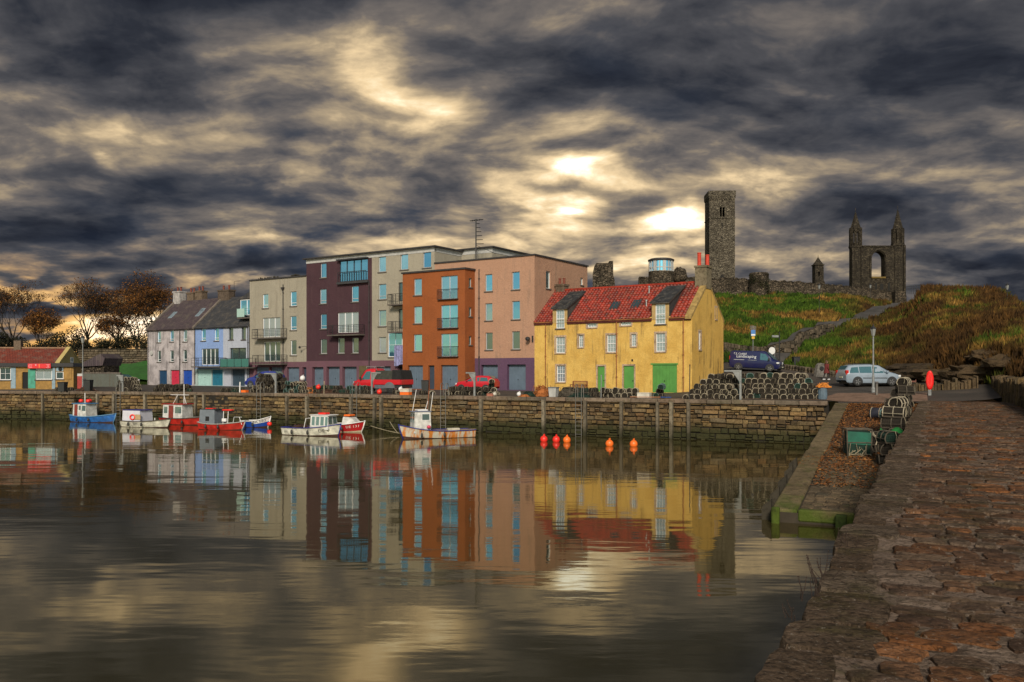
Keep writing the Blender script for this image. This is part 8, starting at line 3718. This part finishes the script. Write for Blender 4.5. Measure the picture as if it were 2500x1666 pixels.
# life ring housing on its post
q = at(2270, 970, 54.0)
t = thing('lifebuoy_station', 'bright red lifebuoy housing on a short post at the head of the pier', 'lifebuoy', Vector((q.x, q.y, .1)), -.5)
m = MB()
m.cbox(-.09, -.09, 0, .09, .09, .62, .01)
m.build('post', GREYP, t)
m = MB()
n = 20
ring = [(.23 * math.cos(2 * math.pi * k / n), .62 * math.sin(2 * math.pi * k / n)) for k in range(n)]
for (y0, s0), (y1, s1) in (((-.16, .80), (-.11, .97)), ((-.11, .97), (.05, 1.0)), ((.05, 1.0), (.12, .92))):
    vs = [(x * s0, y0, z * s0 + 1.18) for x, z in ring] + [(x * s1, y1, z * s1 + 1.18) for x, z in ring]
    m.add(vs, [(k, (k + 1) % n, n + (k + 1) % n, n + k) for k in range(n)])
m.add([(x * .80, -.16, z * .80 + 1.18) for x, z in ring], [tuple(range(n))])
m.add([(x * .92, .12, z * .92 + 1.18) for x, z in ring], [tuple(range(n))])
m.build('housing', plain('lifebuoy_red', (.80, .012, .010), .4, var=.05), t, smooth=False)
m = MB()
m.tube([(.10 * math.cos(2 * math.pi * k / 16), -.165, 1.18 + .36 * math.sin(2 * math.pi * k / 16)) for k in range(16)], .012, 4, closed=True)
m.build('emblem', plain('emblem_pink', (.85, .12, .10), .5), t)

# bench by the yellow house
BW = plain('bench_wood', (.22, .085, .035), .7, var=.2)
xb_ = cx_('d', 535, 1300, -1.0)
t = thing('bench', 'slatted wooden bench against the front of the yellow house', 'bench', TW(xb_, -.75, .0), TA)
for s in (-.72, .72):
    m = MB()
    m.box(s - .04, -.28, 0, s + .04, -.20, .62)
    m.box(s - .04, .22, 0, s + .04, .29, .95)
    m.box(s - .04, -.30, .60, s + .04, .24, .66)
    m.build('leg', BW, t)
for k in range(4):
    m = MB()
    m.box(-.72, -.27 + .125 * k, .42, .72, -.17 + .125 * k, .45)
    m.build('seat_slat', BW, t)
for k in range(13):
    m = MB()
    x = -.64 + 1.28 * k / 12
    m.box(x - .022, .24, .52, x + .022, .265, .90)
    m.build('back_slat', BW, t)
m = MB()
m.box(-.70, .23, .90, .70, .28, .97)
m.box(-.70, .23, .48, .70, .28, .53)
m.build('back_rail', BW, t)


def gallows(label, px, py_top, arm, post_px=None):
    """grey steel davit frame standing on the quay edge"""
    x = quay_x(px)
    p = quay_pt(x, .55)
    h = CH + (HZ - py_top) / F * p.y
    t = thing('quay_davit', label, 'davit', p, QROT + QDEL * (x < -QBEND), 'davits along the quay')
    m = MB()
    m.box(-.06, -.06, 0, .06, .06, h)
    m.box(-.14, -.14, .0, .14, .14, .06)
    m.build('post', GREYP, t)
    m = MB()
    m.box(min(0, arm) - (.06 if arm < 0 else -.06), -.05, h - .10, max(0, arm) - (.06 if arm < 0 else -.06), .05, h + .0)
    s = 1 if arm > 0 else -1
    m.prism([(s * .06, h - .10), (s * .5, h - .10), (s * .06, h - .75)], 'y', -.02, .02)
    m.build('arm', GREYP, t)
    m = MB()
    m.tube([(arm * .96, 0, h - .08), (arm * .96, 0, h - .45)], .02, 4)
    m.build('hook', IRON, t)


gallows('grey steel davit in front of the long stack of creels', 1804, 904, -.95)
gallows('grey steel davit before the orange block', 1150, 909, -.65)
gallows('thin davit beside the cab of the red pick-up', 898, 909, .75)
gallows('davit in front of the big heap of creels', 662, 911, -1.15)
gallows('small davit at the left before the dark car', 289, 916, -.55)


LADM = plain('ladder_steel', (.15, .145, .135), .6, metal=.2, var=.25)


def quay_ladder(label, px, w=.42, up=.95):
    x = quay_x(px)
    bx, by = bend(x, 0)
    p = quay_pt(x, -.14)
    t = thing('quay_ladder', label, 'ladder', p, QROT + QDEL * (x < -QBEND), 'ladders on the quay wall')
    for s in (-w / 2, w / 2):
        m = MB()
        m.tube([(s, 0, -2.9), (s, 0, up - .15), (s, .10, up), (s, .32, up), (s, .42, up - .15), (s, .42, .02)], .026, 6)
        m.build('rail', LADM, t)
    z = -2.7
    while z < .1:
        m = MB()
        m.tube([(-w / 2, 0, z), (w / 2, 0, z)], .018, 5)
        m.build('rung', LADM, t)
        z += .28
    return t


quay_ladder('steel ladder with hooped rails below the bench', 1414)
quay_ladder('steel ladder with hooped rails right of the boat aerials', 1084)
quay_ladder('steel ladder left of the red pick-up', 868)
quay_ladder('steel ladder below the big heap of creels', 634)
quay_ladder('steel ladder at the left between the two left boats', 291)

# loose gear on the quay
FB = plain('fish_box_white', (.55, .52, .46), .6, var=.15)


def fish_box(label, p, mat, rot=0.0, w=.72, d=.42, h=.26):
    t = thing('fish_box', label, 'fish box', p, rot, 'fish boxes on the quay')
    m = MB()
    a, b = w / 2, d / 2
    for (x0, y0, x1, y1) in ((-a, -b, a, -b + .03), (-a, b - .03, a, b), (-a, -b + .03, -a + .03, b - .03), (a - .03, -b + .03, a, b - .03)):
        m.box(x0, y0, 0, x1, y1, h)
    m.box(-a, -b, h - .04, a, -b - .02, h)
    m.build('side', mat, t)
    m = MB()
    m.box(-a + .03, -b + .03, .01, a - .03, b - .03, .03)
    m.build('bottom', mat, t)
    return t


def qp(px, back, z=.06):
    return quay_pt(quay_x(px), back, z)


fish_box('orange fish box on the quay edge under the white one', qp(983, .45), ORANGE, QROT, .78, .45, .22)
fish_box('white fish box on top of the orange one', qp(983, .45, .285), FB, QROT, .78, .45, .25)
fish_box('white crate on the quay before the second green door', qp(1560, 1.2, .0), FB, QROT, .85, .55, .42)
fish_box('orange box low beside the white post at the big heap', qp(585, .6), ORANGE, QROT, .5, .35, .2)
fish_box('terracotta coloured box on the edge right of the red hatchback', qp(1190, .5), plain('terracotta_box', (.36, .13, .09), .7), QROT, .45, .35, .18)
fish_box('orange box among the pots at the head of the slipway', on(2197, 962, .12), plain('dull_orange', (.45, .18, .06), .6), .1, .7, .45, .3)
for (px, back, r, mt, lab, z) in ((917, .5, .20, REDPL, 'red float lying on the quay edge below the pick-up', .06), (707, 1.6, .22, WHITE, 'white float on top of the teal creels', 1.05), (962, .9, .17, WHITE, 'white float on the quay left of the orange fish box', .30),
                                 (1258, .6, .16, WHITE, 'white float on the quay left of the rope heap', .06), (1198, .6, .14, FB, 'cream float on the edge beside the terracotta box', .06), (748, 1.5, .2, REDPL, 'red float among the creels before the purple block', .35)):
    t = thing('quay_float', lab, 'float', qp(px, back, z), 0, 'floats lying on the quay')
    m = MB()
    m.ball((0, 0, r), r, 12, 8)
    m.build('ball', mt, t, smooth=True)
    m = MB()
    m.tube([(0, 0, 2 * r - .01), (.05, 0, 2 * r + .05), (.1, 0, 2 * r - .01)], .02, 4)
    m.build('eye', mt, t)
# rope and net heaps
for (px, back, rx, ry, rz, n, mt, lab) in ((1300, 1.6, .75, .5, .85, 120, CRR, 'heap of orange rope and net beside the plum garage wall'), (1278, .9, .5, .4, .45, 60, CRN2, 'dark green net heap left of the orange rope'), (1318, 2.2, .8, .5, .7, 90, NETB, 'brown net heap at the left corner of the yellow house'), (1365, 1.7, .8, .55, .75, 110, CRF2, 'grey green net heap left of the bench'),
                                          (1400, 1.2, .8, .4, .35, 70, CRN2, 'low dark green net heap below the bench'), (720, 2.0, .9, .5, .55, 90, CRR, 'brown orange net spread over creels before the purple block'), (770, 1.8, 1.0, .5, .38, 110, NETB, 'long brown net heap before the purple garages'), (530, 2.1, .8, .5, .45, 80, CRN2, 'dark net heap before the pale blue house'),
                                          (165, 2.4, .9, .5, .5, 80, NETB, 'brown net heap right of the shop window'), (1275, .45, .45, .3, .2, 40, CRR, 'coil of red brown rope on the quay edge')):
    m = MB()
    tangle(m, (0, 0, 0), rx, ry, rz, n, .020, rc_)
    lump(m, (0, 0, rz * .25), rx * .8, ry * .8, rz * .5, rc_.uniform(0, 9), 12, 8, .4)
    tag(m.build('net_heap', mt, None, qp(px, back, .02), QROT, True), lab, 'net', 'nets and rope on the quay')
# grey storage tub
t = thing('storage_tub', 'pale grey plastic tub with lid on the quay left of the bench', 'tub', qp(1338, 1.0, .05), QROT)
m = MB()
m.add([(-.24, -.24, 0), (.24, -.24, 0), (.24, .24, 0), (-.24, .24, 0), (-.29, -.29, .62), (.29, -.29, .62), (.29, .29, .62), (-.29, .29, .62)], [(0, 1, 5, 4), (1, 2, 6, 5), (2, 3, 7, 6), (3, 0, 4, 7), (3, 2, 1, 0), (4, 5, 6, 7)])
m.build('tub_body', FASC, t)
m = MB()
m.cbox(-.33, -.33, .62, .33, .33, .70, .03)
m.build('lid', plain('tub_lid', (.16, .17, .18), .6), t)
# blue barrel with orange rope
q = quay_pt(quay_x(2002), 1.4)
t = thing('blue_barrel', 'pale blue plastic barrel topped with orange rope beside the stack', 'barrel', Vector((q.x, q.y, ground_at(q.x, q.y, False))), 0)
m = MB()
m.lathe([(.24, 0), (.28, .05), (.29, .4), (.28, .72), (.30, .78), (.27, .8)], 14)
m.build('barrel_body', plain('barrel_blue', (.10, .15, .20), .5, var=.2), t)
m = MB()
tangle(m, (.05, 0, .78), .4, .3, .28, 40, .022, rc_)
m.build('rope', plain('orange_rope', (.62, .22, .03), .8), t)
# white post, wooden poles
for (px, back, h, mt, lab) in ((577, .4, .85, WHITE, 'short white post on the edge left of the big heap'), (785, .3, .95, ROPE, 'thin pale stick standing on the quay edge before the purple block'), (1676, .8, 2.2, IRON, 'dark thin post at the right corner of the yellow house front'), (1460, .6, 1.5, GREYP, 'thin pole leaning before the first green door')):
    t = thing('quay_post', lab, 'post', qp(px, back, .05), 0, 'posts on the quay')
    m = MB()
    m.tube([(0, 0, 0), (.02, 0, h)], .05 if mt is WHITE else .03, 7)
    m.build('shaft', mt, t)
    m = MB()
    m.ball((.02, 0, h), .05, 7, 5)
    m.build('cap', mt, t)
# small creel rack before the garage door
heap_lab = '%s creel from left, %s layer before the green garage door'
heap(1578, 1606, 1.7, 3, ['dark', 'teal'], 'creels before the green garage', heap_lab, rot=.3)
t = thing('oar', 'long pole with blue blade lying on the quay before the green garage', 'oar', qp(1572, .8, .1), QROT)
m = MB()
m.tube([(-1.2, 0, .03), (.9, 0, .04)], .025, 6)
m.build('shaft', plain('oar_wood', (.45, .20, .10), .6), t)
m = MB()
m.cbox(.9, -.10, .02, 1.6, .10, .06, .02)
m.build('blade', plain('oar_blue', (.02, .10, .42), .4), t)

# wooden things at the head of the pier
q = on(2156, 955, .22)
t = thing('timber_bollard', 'stout round timber bollard in front of the silver car', 'bollard', Vector((q.x, q.y, .2)), 0)
m = MB()
m.lathe([(.22, 0), (.21, .85), (.17, .95), (.05, 1.0)], 12)
m.build('post', plain('bollard_wood', (.15, .10, .05), .85, var=.3, bump=.4), t)
m = MB()
m.lathe([(.225, .55), (.225, .62)], 12)
m.build('band', IRON, t)
q = on(2226, 966, .12)
t = thing('wooden_chair', 'old dark red wooden armchair at the head of the pier', 'chair', Vector((q.x, q.y, .1)), -.35)
CW = plain('chair_wood', (.14, .045, .03), .7, var=.25)
for x in (-.28, .28):
    for y in (-.26, .24):
        m = MB()
        m.box(x - .03, y - .03, 0, x + .03, y + .03, .66 if y < 0 else 1.15)
        m.build('leg', CW, t)
    m = MB()
    m.box(x - .05, -.3, .66, x + .05, .24, .70)
    m.build('armrest', CW, t)
m = MB()
m.box(-.31, -.29, .40, .31, .27, .45)
m.build('seat', CW, t)
for k in range(4):
    m = MB()
    m.box(-.25, .22, .52 + .15 * k, .25, .25, .62 + .15 * k)
    m.build('back_slat', CW, t)
q = on(2140, 972, .1)
t = thing('square_bollard', 'slim grey square post on the quay pavement near the slipway', 'bollard', Vector((q.x, q.y, .05)), .1)
m = MB()
m.cbox(-.07, -.07, 0, .07, .07, 1.0, .015)
m.build('post', plain('weathered_post', (.13, .12, .11), .8), t)
m = MB()
m.cbox(-.10, -.10, 1.05, .10, .10, 1.12, .02)
m.build('cap', SKEW, t)
heap_pts = [(2180, 960), (2190, 958)]
creel('dark', on(2178, 962, .1), .4, 'dark creel on the ground right of the silver car', 'pots at the head of the pier')
# memorial stone
q = at(2003, 915, 72.5)
t = thing('memorial_stone', 'upright grey stone with a dark round plaque left of the silver car', 'memorial', Vector((q.x, q.y, gz(2003, 72.5, False) - .05)), .2)
m = MB()
m.prism([(-.55, 0), (.5, 0), (.42, .9), (.25, 1.15), (-.1, 1.2), (-.35, 1.0), (-.45, .5)], 'y', -.2, .2)
m.build('stone', stony('memorial_grey', [(.20, .19, .18), (.17, .16, .15)], grain=5), t)
m = MB()
m.lathe([(.20, -.23), (.20, -.20)], 14, (0, 0, .72), 0, 'y')
m.build('plaque', IRON, t)

# person walking beside the barrel
def person():
    q = on(2018, 948, .45)
    t = thing('person', 'person in long dark red patterned coat walking towards the car', 'person', Vector((q.x, q.y, ground_at(q.x, q.y, False) + .01)), math.radians(-70))
    H = 1.58
    me = bpy.data.meshes.new('body')
    V = [(0, 0, .86), (0, 0, 1.05), (0, 0, 1.27), (0, 0, 1.36), (0, .015, 1.45), (0, .02, 1.54),
         (.09, 0, .82), (.10, .12, .46), (.10, .02, .08), (.10, .15, .03), (-.09, 0, .82), (-.10, -.10, .46), (-.10, -.26, .12), (-.10, -.16, .03),
         (.17, 0, 1.25), (.22, -.06, 1.02), (.22, .04, .82), (.22, .07, .74), (-.17, 0, 1.25), (-.22, .08, 1.02), (-.21, .16, .84), (-.21, .19, .76)]
    E = [(0, 1), (1, 2), (2, 3), (3, 4), (4, 5), (0, 6), (6, 7), (7, 8), (8, 9), (0, 10), (10, 11), (11, 12), (12, 13), (2, 14), (14, 15), (15, 16), (16, 17), (2, 18), (18, 19), (19, 20), (20, 21)]
    Rr = [.14, .13, .14, .055, .085, .075, .10, .065, .045, .04, .10, .065, .045, .04, .065, .05, .038, .035, .065, .05, .038, .035]
    me.from_pydata(V, E, [])
    o = link('body', me, t)
    sk = o.modifiers.new('skin', 'SKIN')
    for i, v in enumerate(me.skin_vertices[0].data):
        v.radius = (Rr[i], Rr[i] * .85)
        v.use_root = i == 0
    sd = o.modifiers.new('sub', 'SUBSURF')
    sd.levels = sd.render_levels = 2
    me.materials.append(plain('trousers_dark', (.03, .028, .032), .9))
    m = MB()
    n = 16
    rings = [(.55, .27, .22), (.80, .22, .18), (1.02, .19, .15), (1.24, .22, .15), (1.33, .12, .10)]
    vs = []
    for z, a, b in rings:
        for k in range(n):
            an = 2 * math.pi * k / n
            f = 1 + .06 * math.sin(5 * an + z * 4)
            vs.append((a * f * math.cos(an), b * f * math.sin(an), z))
    m.add(vs, [(i * n + k, i * n + (k + 1) % n, (i + 1) * n + (k + 1) % n, (i + 1) * n + k) for i in range(len(rings) - 1) for k in range(n)])
    for s, y1, y2 in ((1, -.06, .04), (-1, .08, .16)):
        m.tube([(s * .18, 0, 1.27), (s * .235, y1, 1.02), (s * .225, y2, .80)], [.085, .07, .055], 8)
    m.build('coat', stony('coat_pattern', [(.16, .03, .03), (.16, .03, .03)], grain=22, bump=.2), t, smooth=True)
    m = MB()
    m.ball((0, .02, 1.475), .098, 14, 10, sz=1.22)
    m.lathe([(.016, .09), (.010, .125)], 6, (0, .0, 1.46), 0, 'y')
    m.build('head', plain('skin', (.48, .29, .20), .6, var=.05), t, smooth=True)
    m = MB()
    m.ball((0, -.012, 1.495), .108, 14, 10, sz=1.16)
    m.lathe([(.09, 1.30), (.10, 1.42), (.06, 1.5)], 10, (0, -.05, 0))
    m.build('hair', plain('hair_brown', (.09, .045, .02), .8), t, smooth=True)
    for s, y in ((1, .10), (-1, -.20)):
        m = MB()
        m.cbox(s * .10 - .05, y - .10, .0, s * .10 + .05, y + .16, .09, .03)
        m.build('shoe', WHITE, t)


person()

# blue cloth hung over the flats' bay sill
x0, z0, x1, z1 = rc('b', 1358, 985, 1437, 1165, -.35)
t = thing('hanging_cloth', 'pale blue and violet cloth hanging from the bay window of the grey flats', 'cloth', TW((x0 + x1) / 2, -.35, z0), TA)
m = MB()
w = x1 - x0
m.grid(lambda u, v: (u * w, -.06 * math.sin(u * 22) * (1 - v * .5) - .05, v * (z1 - z0) + .10 * math.sin(u * 5) * (1 - v)), [-.5 + i / 24 for i in range(25)], [i / 8 for i in range(9)])
m.build('fabric', stony('cloth_stripe', [(.22, .27, .52), (.26, .27, .50)], grain=6, bump=.2), t, smooth=True)
m = MB()
m.tube([(-w / 2, 0, z1 - z0), (w / 2, 0, z1 - z0)], .025, 5)
m.build('line', IRON, t)

# dead stalks growing out of the pier edge
for (px, py, hgt, n, lab) in ((1985, 1458, .20, 10, 'dead branching stalk on the near edge of the pier'), (2005, 1415, .28, 12, 'tall dead stalk growing from the pier edge'), (2064, 1335, .2, 9, 'small tuft of dead stalks farther along the pier edge'), (1950, 1500, .12, 6, 'short dead stalk lowest on the pier edge')):
    Y = F * (CH - PZ) / (py - HZ)
    p = Vector(((px - CX) / F * Y, Y, PZ - .05))
    r = random.Random(px)
    t = thing('dead_weed', lab, 'weed', p, 0, 'dead weeds on the pier edge')
    for k in range(n):
        q = Vector((r.uniform(-.06, .06), r.uniform(-.15, .15), 0))
        pts_ = [q.copy()]
        d = Vector((r.uniform(-.5, .25), r.uniform(-.3, .3), 1)).normalized()
        for i in range(4):
            d = (d + Vector((r.uniform(-.3, .3), r.uniform(-.3, .3), .1))).normalized()
            q = q + d * hgt / 4 * r.uniform(.5, 1.1)
            pts_.append(q.copy())
        m = MB()
        m.tube(pts_, [.004, .003, .003, .002, .0015], 4, caps=False)
        for i in range(2, 5):
            m.ball(pts_[i], .005, 5, 4)
        m.build('stalk', plain('dead_stalk', (.030, .016, .011), .9), t)

# painted line beside the road
m = MB()
vs = []
for i in range(9):
    f = i / 8
    px = 1893 + (1985 - 1893) * f
    py = 897 + (918 - 897) * f
    Y = 80 - 10 * f
    for o in (-.06, .06):
        Xq, Yq = (px - CX) / F * Y, Y + o * 5
        vs.append((Xq, Yq, ground_at(Xq, Yq, False) + .02))
m.add(vs, [(i * 2, i * 2 + 1, i * 2 + 3, i * 2 + 2) for i in range(8)])
tag(m.build('road_marking', plain('yellow_line', (.36, .23, .07), .8, var=.3)), 'faded yellow line painted along the road edge', None, None, 'structure')

# low wooded shore across the bay, seen only mirrored in the windows
m = MB()
vs = []
r = random.Random(2)
for i in range(61):
    a = math.radians(-100 + 200 * i / 60)
    d = 420
    x, y = math.sin(a) * d, -math.cos(a) * d
    hh = 7 + 6 * r.random() + 3 * math.sin(i * .5)
    vs += [(x, y, -4), (x * 1.08, y * 1.08, hh), (x * 1.35, y * 1.35, hh * .9), (x * 1.7, y * 1.7, -4)]
m.add(vs, [(i * 4 + k, i * 4 + 4 + k, i * 4 + 5 + k, i * 4 + 1 + k) for i in range(60) for k in range(3)])
tag(m.build('far_shore', plain('far_shore_green', (.05, .055, .035), .9, var=.3, scale=.05)), 'low green shore across the bay', None, None, 'structure')
